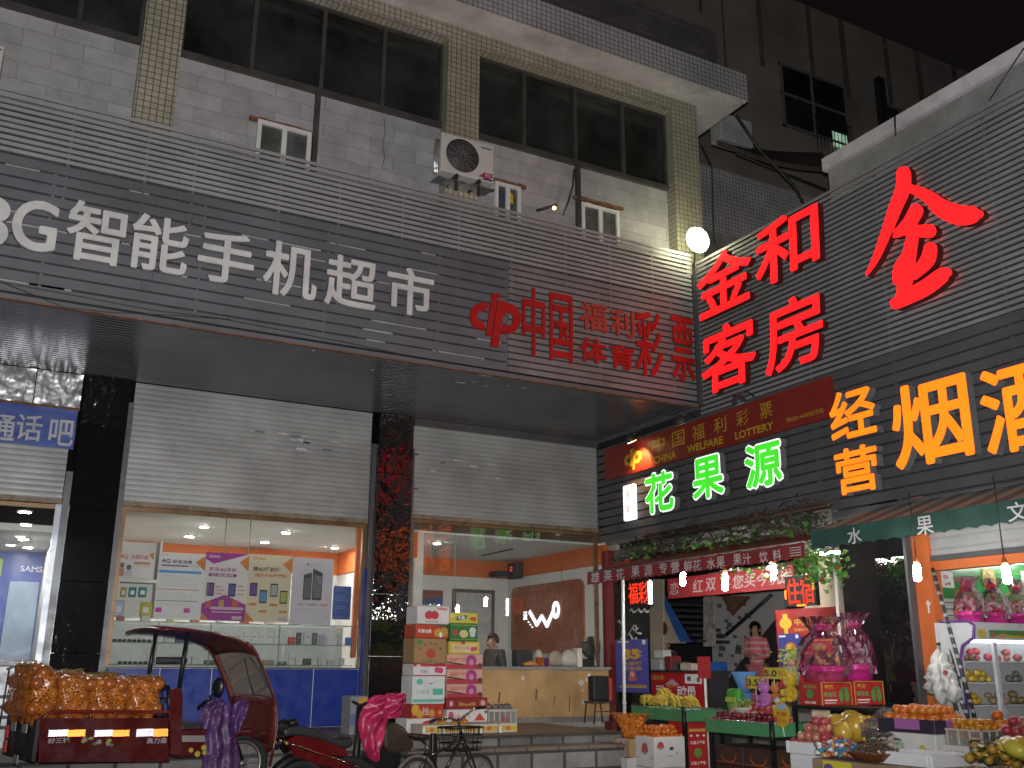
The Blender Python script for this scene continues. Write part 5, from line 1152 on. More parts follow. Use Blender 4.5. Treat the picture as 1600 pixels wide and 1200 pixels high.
s.add(tp+bk, [(i, i+1, n+2+i, n+1+i) for i in range(n)]); s.build('canopy', m_stripe, ga)
MB().add([(7.6, ya, zv1), (7.6, ya, zv0), (XB-.01, ya-.25, zt-.25), (XB-.01, ya-.25, zt)], [(0, 1, 2, 3)]).build('end_flap', m_gr, ga)
s = MB(); n = 150; vs = []; fs_ = []
for i in range(n+1):
    y = ya+(yb-ya)*i/n; vs += [(7.597, y, zv1), (7.595+.008*math.sin(i*.7), y, zv0+.02*abs(math.sin(i*math.pi/4)))]
for i in range(n): fs_.append((2*i, 2*i+2, 2*i+3, 2*i+1))
s.add(vs, fs_, True); s.build('valance', m_gr, ga)
s = MB()
for ch, px_, py_, w, h in (('水', 1335, 837, 22, 25), ('果', 1445, 821, 26, 29), ('文', 1590, 799, 32, 30)):
    c = B(px_, py_, 7.58); w, h = letter_size(c, (0, 1, 0), w, h); text_into(s, ch, frameB(c), w, h, .001, 0, .006)
s.build('lettering', mat('white_canvas_print', (.55, .53, .53), .7), ga)
# drinks fridge standing against the green wall, open side to the street
yf = 6.42
def FA(x, y, d=None): return A(x, y, yf if d is None else d)
xl, xr2 = FA(1513, 1050).x, 10.3; zt1 = FA(1530, 972).z; zf0 = .125
fg = thing('fridge', 'white open display fridge with purple edge and shelves of fruit', 'fridge', (xl, yf, zf0))
m_fr = mat('fridge_white', (.5, .5, .52), .35, var=.06); m_pur = mat('purple_edge', (.12, .04, .22), .4)
zh0 = FA(1550, 1003).z
MB().box((xl+.05, 6.74, zf0), (xr2, 6.78, zt1-.061)).box((xl+.05, yf, zf0), (xr2, 6.739, zf0+.33)).box((xl+.05, yf, zt1-.06), (xr2, 6.78, zt1)).build('body', m_fr, fg)
MB().box((xl+.05, yf-.10, zh0+.02), (xr2, yf-.002, zt1-.062)).build('header', m_fr, fg)
hd = (zt1-.062+zh0+.02)/2; hh = zt1-.062-zh0-.02
s = MB(); layout(s, frameA(V((xl+.05+.62, yf-.10, hd))), 1.2, hh*.8, [('r', .0, .05, .09, .95, (.5, .4, .05)), ('r', .13, .05, 1, .95, (.05, .22, .05)), ('p', [(.13, .95), (.3, .4), (.5, .95)], (.5, .25, .1)), ('r', .35, .62, .85, .88, (.45, .35, .03)), ('t', '水果', .55, .34, .2, .4, (.4, .08, .04)), ('o', .17, .6, .03, .3, (.4, .1, .1))]); s.build('header_print', None, fg)
sp = [(1467, 974), (1514, 972), (1521, 979), (1520, 996), (1504, 1008), (1501, 1030), (1513, 1125), (1480, 1125)]
cc = B(1490, 1000, xl); f = frameB(cc); pts = [((B(x, y, xl)-cc).dot(f[1]), (B(x, y, xl)-cc).dot(f[2])) for x, y in sp]
s = MB().prism(pts, f, -.045, 0); s.build('side_panel', m_fr, fg)
s = MB().tube([B(x, y, xl-.004) for x, y in ((1468, 971), (1512, 970), (1522, 977), (1521, 997), (1504, 1009), (1501, 1030), (1514, 1126))], .016, 6); s.build('purple_trim', m_pur, fg)
fz = [FA(1540, y, 6.55).z for y in (1033, 1066, 1101)]
for z in fz: MB().box((xl+.06, yf+.05, z-.014), (xr2, 6.738, z)).build('shelf', m_fr, fg)
xm = FA(1562, 1060).x; MB().box((xm-.02, yf+.005, zf0+.331), (xm+.025, yf+.04, zh0)).build('door_post', m_fr, fg)
for (px_, lv, nn, c_, lab, nm) in ((1516, 0, 6, (.13, .07, .05), 'brown vegetable on the top shelf of the fridge', 'root'), (1536, 0, 6, (.38, .06, .08), 'red fruit on the top shelf of the fridge', 'red_fruit'), (1585, 0, 6, (.35, .10, .08), 'pale red fruit on the top shelf right of the door post', 'red_fruit'), (1519, 1, 8, (.42, .30, .03), 'yellow fruit on the middle shelf of the fridge', 'yellow_fruit'), (1545, 1, 6, (.42, .33, .06), 'small yellow fruit on the middle shelf', 'yellow_fruit'), (1585, 1, 5, (.14, .14, .13), 'grey wrapped pack on the middle shelf', 'wrapped_pack'), (1522, 2, 8, (.40, .26, .02), 'yellow fruit on the lowest shelf of the fridge', 'yellow_fruit'), (1550, 2, 6, (.25, .18, .12), 'brown fruit on the lowest shelf of the fridge', 'brown_fruit'), (1590, 2, 6, (.2, .15, .08), 'dark fruit on the lowest shelf right of the door post', 'brown_fruit')):
    x_ = FA(px_, 1050, 6.55).x
    for i in range(nn):
        r = rnd.uniform(.032, .046); p = V((x_+rnd.uniform(-.06, .06)*(1.3 if i < 4 else .7), 6.50+rnd.uniform(0, .16), fz[lv]+r*.85+(.05 if i > 3 else 0)))
        tag(MB().ball(p, r, 2, (1, 1, .85)).build(nm, pm(c_, .3), None, p), lab, 'fruit', lab)
MB().tube([(xl+.1, yf+.06, zh0+.005), (xr2, yf+.06, zh0+.005)], .012, 6).build('fridge_tube', mat_emit('fridge_glow', (.9, .97, 1), 9), fg)
# gift baskets wrapped in film
m_film = mat_glass('clear_film', (.94, .90, .92), 2.2, .12); m_film2 = mat_glass('pink_film', (.975, .86, .90), 2.8, .08)
MATS['pink_film'].node_tree.nodes['Diffuse BSDF'].inputs[0].default_value = (.55, .08, .22, 1)
m_pink = mat('hot_pink_film', (.55, .03, .25), .2, var=.2); m_ribbon = mat('red_ribbon', (.5, .02, .02), .3, var=.2)
def gift_basket(c, w, h, tray, fill, lab, bow=m_ribbon, grp='wrapped gift baskets', film=None):
    o = thing('gift_basket', lab, 'gift basket', c, grp); c = V(c)
    MB().lathe(c, [(w*.40, 0), (w*.48, h*.22), (w*.50, h*.24), (w*.46, h*.22)], n=18).build('basket', tray, o)
    s = MB()
    for i in range(44):
        a = rnd.random()*6.28; r = rnd.random()**.5*w*.38; t = rnd.random(); rr = w*rnd.uniform(.06, .11)
        s.mat(pm(rnd.choice(fill), .35)).ball(c+V((r*math.cos(a), r*math.sin(a), h*.22+rr*.6+t*h*.40*(1-r/(w*.46)))), rr, 1)
    s.build('contents', None, o)
    s = MB(); n, m_ = 28, 9; vs = []; fs_ = []
    for j in range(m_):
        t = j/(m_-1); R0 = w*.54*max(.14, (1-(t/.80)**3.2))**.5 if t < .79 else w*(.20+1.1*(t-.79))
        for i in range(n): a = 6.283*i/n; k = 1+rnd.uniform(-.06, .06)*(1 if t < .79 else 3.2); vs.append(c+V((R0*k*math.cos(a), R0*k*math.sin(a), h*.10+t*h*.90)))
    for j in range(m_-1):
        for i in range(n): fs_.append((j*n+i, j*n+(i+1) % n, (j+1)*n+(i+1) % n, (j+1)*n+i))
    s.add(vs, fs_, False); s.build('film', film or m_film2, o)
    s = MB(); cb_ = c+V((0, 0, h*.79))
    for i in range(9):
        a = 6.283*i/9; d = V((math.cos(a), math.sin(a), rnd.uniform(.1, .7))); s.tube([cb_, cb_+d*w*.10+V((0, 0, .02)), cb_+d*w*.17, cb_+d*w*.12-V((0, 0, .015))], [.008, .022, .016, .005], 5)
    s.build('bow', bow, o)
    s = MB()
    for k in range(3): s.tube([c+V((w*.5*math.cos(a_)*(1-.0*k), w*.5*math.sin(a_), h*(.16+.02*k)+.015*rnd.random())) for a_ in [i*6.283/20 for i in range(20)]], .012, 5, True)
    s.build('pink_edging', m_pink, o)
    return o
FR = [(.35, .03, .04), (.45, .42, .40), (.4, .38, .35), (.3, .05, .06), (.5, .45, .42)]
for i, (px_, w) in enumerate(((1517, .30), (1556, .29), (1594, .30))):
    p = FA(px_, 968, 6.6); gift_basket((p.x, 6.6, zt1+.002), w*.9, .44, m_pink, FR, ['gift basket with pink edging and red bow at the left end of the fridge top', 'gift basket in clear film, middle one on the fridge top', 'gift basket on the fridge top cut by the right edge of the photo'][i])
# ladder of taped poles and a hanging plastic bag
m_tape, nt, b_ = nodes('taped_pole'); b_.inputs['Roughness'].default_value = .5
co = coords(nt, 'zxy', world=True); wv = N(nt, 'ShaderNodeTexWave'); wv.inputs['Scale'].default_value = 3.2; wv.inputs['Distortion'].default_value = 3; nt.links.new(co, wv.inputs[0])
rp = N(nt, 'ShaderNodeValToRGB'); rp.color_ramp.elements[0].color = (.03, .03, .035, 1); rp.color_ramp.elements[0].position = .7; rp.color_ramp.elements[1].color = (.33, .33, .33, 1); rp.color_ramp.elements[1].position = .85
nt.links.new(wv.outputs['Fac'], rp.inputs[0]); nt.links.new(rp.outputs[0], b_.inputs['Base Color'])
ld = thing('step_ladder', 'dark folded ladder with taped striped legs leaning by the fridge', 'ladder', B(1490, 1110, 8.3))
for nm, a, b in (('leg', (1457, 888), (1523, 1122)), ('leg', (1466, 1005), (1496, 1115)), ('leg', (1470, 1020), (1513, 1122))): MB().tube([B(*a, 8.35), B(*b, 8.2)], .020, 8).build(nm, m_tape, ld)
MB().tube([B(1482, 1005, 8.32), B(1500, 1075, 8.26)], .012, 6).tube([B(1480, 1060, 8.28), B(1507, 1058, 8.28)], .014, 6).build('rung', m_dark, ld)
bm = bmesh.new(); bmesh.ops.create_icosphere(bm, subdivisions=4, radius=1); cb_ = B(1472, 1058, 8.2)
for v in bm.verts:
    q = v.co.normalized(); t = (q.z+1)/2; w = .20*(1-.75*t**1.5); k = 1+.22*math.sin(q.y*11+q.z*6)*math.cos(q.z*7+q.y*3)+.12*math.sin(q.z*17+q.y*9)+rnd.uniform(-.03, .03)
    v.co = V((cb_.x+q.x*.09*k*k, cb_.y+q.y*w*k, cb_.z+q.z*.235*(1+.16*math.sin(q.y*9))))
s = MB().mat(mat('white_plastic_bag', (.55, .55, .53), .4, bs=.5, bsc=16)); s.bm(bm, None, True); s.mat(pm((.3, .08, .08))).quad(*[B(x, y, 8.10) for x, y in ((1474, 1046), (1482, 1049), (1480, 1056), (1473, 1053))])
tag(s.build('plastic_bag', None, None, cb_), 'white plastic bag hanging on the ladder beside the orange jamb', 'bag')
# ================================================================== VEHICLES AND THINGS ON THE PLATFORM
def carton(name, lab, corner, dx, dy, h, base, front=(), side=(), cat='carton', group=None, bm_=None, lid=True):
    """corner = nearest lower corner (small x, small y); front looks towards -y, side towards -x"""
    x, y, z = corner; o = thing(name, lab, cat, corner, group); bm_ = bm_ or mat('card_%02x%02x%02x' % tuple(int(q*255) for q in base), base, .65, var=.12, vs=5)
    s = MB(); s.rbox((x, y, z), (x+dx, y+dy, z+h), .006, 1); s.build('box', bm_, o)
    s = MB()
    if front: layout(s, frameA(V((x+dx/2, y, z+h/2))), dx, h, front, .001)
    if side: layout(s, frameB(V((x, y+dy/2, z+h/2))), dy, h, side, .001)
    if lid: s.mat(pm((.5, .42, .3))).quad((x+.01, y+dy*.47, z+h+.001), (x+dx-.01, y+dy*.47, z+h+.001), (x+dx-.01, y+dy*.53, z+h+.001), (x+.01, y+dy*.53, z+h+.001))
    if s.f: s.build('print', None, o)
    return o
RED, DRED, GRN, YEL, TEAL, KRAFT = (.42, .02, .02), (.22, .012, .015), (.02, .16, .04), (.55, .42, .03), (.08, .42, .33), (.32, .19, .08)
YF = 11.15
def stackA(px0, px1, pyt, pyb, dep=.34, y=YF, **kw):
    l, r = A(px0, (pyt+pyb)/2, y), A(px1, (pyt+pyb)/2, y); t, b = A((px0+px1)/2, pyt, y).z, A((px0+px1)/2, pyb, y).z
    return (l.x, y, b), r.x-l.x, dep, t-b
def apple_art(c=(.5, .03, .06)): return [('o', .36, .5, .13, .24, c), ('o', .54, .5, .13, .24, c), ('p', [(.3, .3), (.42, .24), (.45, .34)], (.03, .15, .04)), ('p', [(.6, .3), (.5, .22), (.45, .34)], (.03, .15, .04))]
L = [(652, 702, 947, 975, (.62, .6, .6), apple_art()+[('t', 'okay', .78, .14, .34, .2, (.5, .03, .03), .03), ('t', '优质苹果', .45, .88, .4, .09, (.1, .1, .1))], 'white apple box on top of the left box stack'),
     (649, 701, 975, 997, (.42, .05, .02), [('t', '新鲜水果', .28, .5, .4, .3, WH, .02), ('o', .68, .6, .12, .3, (.5, .28, .03)), ('o', .85, .55, .12, .35, (.45, .25, .03)), ('p', [(.55, .0), (1, 0), (1, .3)], (.03, .08, .03)), ('o', .76, .75, .05, .2, WH)], 'red box with orange fruit picture, second in the left box stack'),
     (647, 697, 997, 1036, KRAFT, [('o', .52, .62, .15, .2, (.40, .05, .03)), ('t', '大', .2, .42, .1, .11, (.1, .06, .03), .03), ('t', '凉', .35, .25, .1, .11, (.1, .06, .03), .03), ('t', '山', .52, .2, .1, .11, (.1, .06, .03), .03), ('t', '苹', .68, .25, .1, .11, (.1, .06, .03), .03), ('t', '果', .82, .42, .1, .11, (.1, .06, .03), .03), ('o', .17, .16, .09, .09, (.06, .2, .05)), ('t', '红富士', .5, .9, .5, .09, (.1, .15, .04), .02)], 'brown kraft apple box with a red apple in the left stack'),
     (646, 697, 1037, 1056, (.6, .58, .58), [('r', 0, 0, 1, .22, RED), ('o', .15, .16, .07, .15, (.6, .5, .5)), ('t', '红富士', .33, .62, .25, .22, (.1, .08, .08)), ('o', .72, .5, .08, .26, (.5, .05, .15)), ('o', .83, .55, .08, .26, (.5, .05, .15)), ('r', 0, .93, 1, 1, RED)], 'flat white and red fruit box in the left stack'),
     (644, 695, 1056, 1100, (.6, .62, .61), [('o', .22, .2, .1, .11, TEAL), ('p', [(.47, .25), (.58, .3), (.78, .14), (.6, .24)], TEAL), ('t', '印度青', .33, .57, .4, .17, TEAL, .0), ('r', .62, .45, .94, .68, TEAL), ('r', .04, .83, .96, .93, TEAL)], 'tall white box with teal printing in the left stack'),
     (643, 693, 1100, 1122, (.38, .03, .015), [('o', .12, .4, .12, .4, (.55, .33, .03)), ('o', .25, .7, .1, .3, (.5, .3, .03)), ('t', '柚', .43, .5, .2, .6, (.6, .55, .45), 0), ('o', .63, .65, .09, .28, (.5, .25, .05)), ('o', .88, .6, .05, .15, (.5, .3, .05))], 'red and gold pomelo box in the left stack'),
     (635, 688, 1122, 1150, (.62, .6, .58), [('o', .62, .45, .19, .33, (.45, .04, .04)), ('t', '红橙', .62, .42, .2, .22, WH, .02), ('r', .42, .5, .84, .62, (.45, .04, .04)), ('o', .3, .68, .02, .045, (.05, .05, .05)), ('o', .93, .68, .02, .045, (.05, .05, .05))], 'white box with a round red label at the bottom of the left stack')]
for px0, px1, t, b, c, items, lab in L:
    cr_, dx, dy, h = stackA(px0, px1, t, b); carton('fruit_carton', lab, cr_, dx, dy, h-.003, c, items, group='fruit boxes stacked by the pillar')
plum = [('r', 0, .68, 1, 1, (.38, .03, .04)), ('o', .68, .45, .15, .42, (.32, .03, .18)), ('o', .68, .55, .07, .2, (.5, .2, .35)), ('t', '西梅李子', .3, .38, .44, .3, (.5, .12, .05), .02), ('p', [(0, .5), (.45, .66), (.45, .76), (0, .6)], (.03, .02, .03)), ('o', .92, .75, .05, .16, (.05, .04, .05))]
R_ = [(702, 747, 957, 974, (.52, .46, .06), [('p', [(.25, .4), (.6, .2), (.6, .55), (.25, .75)], (.03, .08, .18)), ('t', '水果', .42, .47, .24, .3, WH, .02), ('p', [(.68, .5), (.82, .35), (.95, .45), (.9, .8), (.75, .7)], (.4, .08, .03)), ('o', .1, .3, .08, .2, (.6, .5, .2))], 'yellow box on top of the right box stack'),
      (703, 746, 974, 1002, GRN, [('o', .2, .52, .1, .16, (.4, .03, .03)), ('o', .5, .58, .16, .22, (.55, .48, .2)), ('o', .82, .4, .12, .2, (.55, .55, .5)), ('o', .82, .62, .1, .14, (.5, .5, .5)), ('r', .03, .07, .97, .11, (.3, .35, .05)), ('r', .03, .88, .97, .91, (.3, .35, .05))], 'green box with fruit pictures in the right stack'),
      (701, 750, 1002, 1022, (.55, .42, .06), [('r', .1, .18, .9, .85, (.6, .5, .2)), ('t', '香甜水果', .42, .52, .5, .28, (.5, .2, .35), .03), ('o', .75, .6, .06, .2, (.45, .05, .12)), ('o', .85, .55, .05, .2, (.45, .05, .12)), ('o', .45, .12, .08, .12, (.5, .06, .04))], 'flat yellow box in the right stack'),
      (698, 754, 1022, 1045, (.55, .32, .26), plum, 'uppermost of three pink boxes with a plum picture'), (698, 754, 1045, 1068, (.55, .32, .26), plum, 'middle one of three pink boxes with a plum picture'), (698, 754, 1068, 1090, (.55, .32, .26), plum, 'lowest of three pink boxes with a plum picture'),
      (697, 762, 1090, 1108, DRED, [('o', .88, .5, .09, .42, (.4, .05, .05)), ('o', .88, .5, .05, .25, (.5, .4, .35)), ('p', [(.3, .35), (.5, .55), (.7, .35), (.7, .7), (.3, .7)], (.4, .2, .03)), ('r', .08, .3, .16, .7, (.5, .4, .4))], 'dark red box with gold ornament in the right stack'),
      (698, 762, 1108, 1128, (.6, .57, .57), [('p', [(.66, .9), (.8, .3), (.94, .9)], (.45, .05, .04)), ('t', '水晶富士', .35, .55, .5, .3, (.4, .05, .08), .0), ('r', .92, .1, .98, .35, (.08, .08, .08)), ('o', .1, .4, .06, .25, (.45, .06, .1))], 'white box with red triangles in the right stack'),
      (700, 762, 1128, 1150, (.58, .56, .55), [('p', [(.75, .85), (.84, .3), (.93, .85)], (.45, .05, .04)), ('r', .92, .08, .98, .3, (.08, .08, .08))], 'white bottom box of the right stack behind the bicycle')]
for px0, px1, t, b, c, items, lab in R_:
    cr_, dx, dy, h = stackA(px0, px1, t, b, .36, YF+.05); carton('fruit_carton', lab, cr_, dx, dy, h-.003, c, items, group='fruit boxes stacked by the pillar')
# base trays below the stacks reaching the platform
zb_ = A(700, 1150, YF).z
if zb_-FZ > .02: pass
for i in range(5):
    l, r = A(660+i*30, 1158, 10.75).x, A(688+i*30, 1158, 10.75).x
    carton('fruit_tray', 'low yellow and white fruit tray in the row at the foot of the box stacks', (l, 10.75, FZ+.002), r-l, .36, .10, (.5, .46, .36), [('r', 0, .25, 1, .8, (.5, .36, .05)), ('r', 0, .25, .12, 1, WH), ('o', .5, .5, .12, .25, (.5, .12, .05))], group='low fruit trays in a row', lid=False)
for zc, lo, hi in ((zb_, 635, 762),):
    if zc > FZ+.02:
        a_, b_2 = A(637, 1152, YF).x, A(760, 1152, YF).x
        tag(MB().rbox((a_, YF, FZ+.002), (b_2, YF+.42, zc-.003), .01).build('wooden_pallet', mat('pallet_wood', (.2, .14, .08), .8, var=.4), None, (a_, YF, FZ)), 'low wooden pallet under the two box stacks', 'pallet')
# oranges in a net on the bicycle side box
o = thing('fruit_net', 'orange net bag of fruit in front of the lower right box', 'net bag', A(715, 1140, 10.98))
s = MB(); c = A(713, 1138, 10.98)
for i in range(34): s.ball(c+V((rnd.uniform(-.19, .19), rnd.uniform(-.08, .08), rnd.uniform(-.09, .08))), rnd.uniform(.035, .045), 1)
s.build('fruits', mat('amber_fruit', (.50, .21, .02), .35, var=.25, vs=20), o)
# clear plastic basket
bk_ = thing('plastic_crate', 'clear plastic crate with a red mark right of the box stacks', 'crate', A(784, 1148, 11.3))
fr, w, h = rectA(763, 1108, 806, 1148, 11.3); c = fr[0]
s = MB().mat(mat_glass('clear_plastic', (.92, .9, .86), 1.5, .22))
for yy in (11.3, 11.62): s.box((c.x-w/2, yy, c.z-h/2), (c.x+w/2, yy+.006, c.z+h/2))
for xx in (c.x-w/2, c.x+w/2-.006): s.box((xx, 11.307, c.z-h/2), (xx+.006, 11.619, c.z+h/2))
s.build('walls', None, bk_)
s = MB()
for i in range(6): x = c.x-w/2+w*i/5; s.box((x-.006, 11.285, c.z-h/2), (x+.006, 11.298, c.z+h/2))
s.box((c.x-w/2, 11.28, c.z+h/2-.03), (c.x+w/2, 11.284, c.z+h/2)).box((c.x-w/2, 11.28, c.z-h/2), (c.x+w/2, 11.284, c.z-h/2+.03)); s.build('ribs', mat('cloudy_plastic', (.42, .40, .36), .4), bk_)
s = MB(); text_into(s, '周', frameA(V((c.x+.03, 11.278, c.z))), .1, .12, 0); s.build('mark', pm((.35, .04, .04)), bk_)
s = MB()
for i in range(5): s.ball(V((c.x+rnd.uniform(-.15, .15), 11.45, c.z+h/2+.02)), .06, 1, (1, 1, .8), .4)
s.build('bag_tops', m_film, bk_)
# stool with a black bag
st = thing('stool', 'thin legged metal stool under the black bag at the end of the wooden counter', 'stool', (A(942, 1135, 11.9).x, 11.9, FZ))
x = A(942, 1100, 11.9).x; zt_ = A(942, 1099, 11.9).z
for i, (a, b) in enumerate(((-.13, 0), (.13, 0), (-.13, .24), (.13, .24))): MB().tube([(x+a*1.15, 11.9+b, FZ+.003), (x+a*.9, 11.9+b, zt_)], .011, 6).build('leg', m_dark, st)
MB().rbox((x-.15, 11.88, zt_), (x+.15, 12.16, zt_+.025), .01).tube([(x-.135, 11.9, FZ+.16), (x+.135, 11.9, FZ+.16)], .007, 5).build('seat', mat('dull_steel', (.1, .1, .1), .4, .6), st)
fr, w, h = rectA(926, 1056, 957, 1098, 11.95); c = fr[0]
bg_ = thing('shoulder_bag', 'black upright bag with a red edge on the metal stool', 'bag', c)
MB().rbox((c.x-w/2, 11.93, zt_+.027), (c.x+w*.3, 12.08, c.z+h/2), .025).build('body', mat('black_nylon', (.012, .012, .013), .6), bg_)
MB().rbox((c.x+w*.3+.002, 11.93, zt_+.027), (c.x+w/2, 12.06, c.z+h/2-.02), .02).build('edge', mat('red_leather', (.33, .03, .015), .4), bg_)
# grey metal cabinet at the left edge
gc = thing('metal_cart', 'pale grey metal cabinet with dark top at the left edge', 'cabinet', (-.3, 10.9, FZ))
fr, w, h = rectA(-70, 1031, 43, 1175, 10.6); c = fr[0]
m_cart = mat('pale_cart', (.28, .29, .31), .35, .2, var=.2)
MB().box((c.x-w/2, 10.6, FZ+.002), (c.x+w/2-.05, 11.2, c.z+h/2-.06)).build('body', m_cart, gc)
MB().rbox((c.x-w/2, 10.56, c.z+h/2-.058), (c.x+w/2+.03, 11.22, c.z+h/2), .008).build('top', mat('cart_top', (.10, .10, .11), .4), gc)
MB().tube([(c.x+w/2-.02, 10.59, FZ+.002), (c.x+w/2+.01, 10.59, c.z+h/2-.06)], .012, 6).build('post', m_dark, gc)
MB().tube([(c.x+.08, 10.585, FZ+.05), (c.x+.1, 10.585, c.z+h/2-.08)], .008, 6).build('seam', m_dark, gc)
s = MB()
for k in range(4): s.box((c.x+w/2-.30, 10.594, c.z+.06-.09*k), (c.x+w/2-.15, 10.599, c.z+.09-.09*k))
s.build('label_strips', pm((.08, .08, .08)), gc)

# ------------------------------------------------------------------ helper: vertical plane of a vehicle's near side
class Side:
    def __init__(s, O, th): s.O = V(O); s.e = V((math.cos(th), math.sin(th), 0)); s.n = V((math.sin(th), -math.cos(th), 0)); s.th = th
    def p(s, px_, py_, dep=0.):
        d = ray(px_, py_); o = V((0, 0, CH)); q = s.O-s.n*dep; t = (q-o).dot(s.n)/d.dot(s.n); return o+d*t
    def fr(s, px_, py_, dep=0.): return (s.p(px_, py_, dep), s.e, V((0, 0, 1)), s.n)
    def at(s, px_, py_, dep): return s.p(px_, py_)-s.n*dep       # straight behind the near-side point
    def poly(s, mb, pts, d0, d1):
        """outline on the near side, from d0 to d1 metres behind it"""
        fr = s.fr(*pts[0]); o2 = [((s.p(*q)-fr[0]).dot(fr[1]), (s.p(*q)-fr[0]).dot(fr[2])) for q in pts]; return mb.prism(o2, fr, -d0, -d1)
def wheel(o, S, c, r, wd, rim, spokes=0, tyre_m=None, axis=None):
    ax = axis or S.n; u = S.e; w = V((0, 0, 1)); k = 28
    s = MB(); s.tube([c+u*r*math.cos(6.283*i/k)+w*r*math.sin(6.283*i/k) for i in range(k)], wd, 8, True); wo = s.build('wheel', tyre_m or mat('tyre', (.015, .015, .015), .8), o)
    s = MB(); s.tube([c+u*(r-wd*1.2)*math.cos(6.283*i/k)+w*(r-wd*1.2)*math.sin(6.283*i/k) for i in range(k)], wd*.45, 6, True)
    s.tube([c-ax*.04, c+ax*.04], .03, 8)
    for i in range(spokes):
        a = 6.283*i/spokes; s.tube([c+ax*.02*(1 if i % 2 else -1), c+u*(r-wd)*math.cos(a)+w*(r-wd)*math.sin(a)], .0022 if spokes > 8 else .016, 4)
    s.build('rim', rim, wo); return wo
m_tred = mat('maroon_paint', (.07, .007, .008), .3, var=.2, coat=.4); m_orr = mat('rusty_red_paint', (.085, .014, .009), .35, var=.2)
m_blackm = mat('black_metal', (.012, .012, .013), .4, .3)
# ---- cargo tricycle
T = Side((.45, 9.2, 0), math.radians(11))
tri = thing('cargo_tricycle', 'maroon cargo tricycle with roofed cab carrying net sacks of oranges', 'cargo tricycle', T.O)
WD = .95
s = MB(); T.poly(s, [(62, 1122), (263, 1122), (263, 1186), (60, 1188)], 0, .03); T.poly(s, [(62, 1122), (263, 1122), (263, 1186), (60, 1188)], WD-.03, WD)
T.poly(s, [(62, 1183), (263, 1181), (263, 1187), (60, 1189)], .031, WD-.031); s.build('cargo_box', m_tred, tri)
s = MB(); T.poly(s, [(62, 1122), (264, 1122), (264, 1127), (62, 1127)], -.012, .035); T.poly(s, [(61, 1172), (264, 1171), (264, 1176), (61, 1177)], -.01, 0); T.poly(s, [(60, 1184), (264, 1183), (264, 1190), (60, 1191)], -.014, .0); s.build('box_ribs', m_tred, tri)
# rear gate (on the left)
s = MB(); a, b = T.p(62, 1124), T.p(60, 1190); s.obox((a+b)/2-T.n*WD/2-T.e*.02, T.n*(WD-.02), T.e*.03, V((0, 0, a.z-b.z))); s.build('tail_gate', mat('dark_tail_gate', (.02, .018, .018), .5, var=.3), tri)
s = MB()
for dep, dz, c_ in ((.80, -.1, 1), (.80, -.22, 1)): 
    q = T.at(61, 1130, dep)-T.e*.04; s.obox(q+V((0, 0, dz)), T.n*.06, T.e*.02, V((0, 0, .10)))
s.build('tail_lamp', mat('red_lens', (.5, .03, .02), .2, var=.1), tri)
s = MB()
for dep, dz in ((.25, -.05), (.6, -.05), (.4, -.30)): q = T.at(61, 1130, dep)-T.e*.04; s.obox(q+V((0, 0, dz)), T.n*.13, T.e*.008, V((0, 0, .07)))
s.build('reflector_plate', mat('grey_reflector', (.35, .35, .36), .3), tri)
# retroreflective strips: small mirror corner cubes that send the flash back
m_rw, nt, b_ = nodes('retro_white'); b_.inputs['Base Color'].default_value = (.95, .93, .98, 1); b_.inputs['Metallic'].default_value = 1; b_.inputs['Roughness'].default_value = .06
m_ro, nt, b_ = nodes('retro_orange'); b_.inputs['Base Color'].default_value = (.98, .62, .32, 1); b_.inputs['Metallic'].default_value = 1; b_.inputs['Roughness'].default_value = .06
def retro(mb, fr, w, h, cell):
    o, u, v, n = fr; nx, ny = max(1, round(w/cell)), max(1, round(h/(cell*.866))); 
    # hexagonal corner-cube sheet: pits of three mutually square faces
    a = cell; hgt = a/math.sqrt(6)*1.0
    for j in range(-1, ny+1):
        for i in range(-1, nx+2):
            cx_, cy_ = -w/2+(i+.5*(j % 2))*a, -h/2+(j+.5)*a*.866
            if abs(cx_) > w/2 or abs(cy_) > h/2: continue
            P = [o+u*(cx_+a/math.sqrt(3)*math.cos(math.radians(90+60*k)))+v*(cy_+a/math.sqrt(3)*math.sin(math.radians(90+60*k))) for k in range(6)]
            # corner cube: apex at depth, alternate rim vertices lower
            d = a/math.sqrt(3)/math.sqrt(2)
            ap = o+u*cx_+v*cy_-n*(2*d)
            Q = [P[k]-n*(d if k % 2 else 0) for k in range(6)]
            mb.add(Q+[ap], [(6, 1, 2, 3), (6, 3, 4, 5), (6, 5, 0, 1)])
    return mb
for i, (x0, xm, x1) in enumerate(((76, 106, 132), (148, 176, 201), (213, 240, 262))):
    st_ = None
    for a, b, m_, nm in ((x0, xm, m_rw, 'white_reflector'), (xm, x1, m_ro, 'orange_reflector')):
        l, r, t, bt = T.p(a, 1145), T.p(b, 1145), T.p((a+b)/2, 1139.5), T.p((a+b)/2, 1150.5)
        c = (l+r)/2; c.z = (t.z+bt.z)/2; w, h = (r-l).length, t.z-bt.z
        s = MB(); retro(s, (c+T.n*.022, T.e, V((0, 0, 1)), T.n), w, h, .012)
        s.mat(m_tred).obox(c+T.n*.0015, T.e*w, T.n*.003, V((0, 0, h))); s.mats[0] = m_; s.build(nm, None, tri)
        s.mi
s = MB()
for tx, px_, w in (('好三轮', 92, 34), ('高力造', 245, 31)):
    fr = T.fr(px_, 1157); e = .05; ppm = abs(proj(fr[0]+T.e*e)[0]-proj(fr[0])[0])/e; text_into(s, tx, fr, w/ppm, 8.5/ppm, .004, 0, .01)
s.build('lettering', mat('pale_decal', (.38, .38, .40), .5), tri)
s = MB()
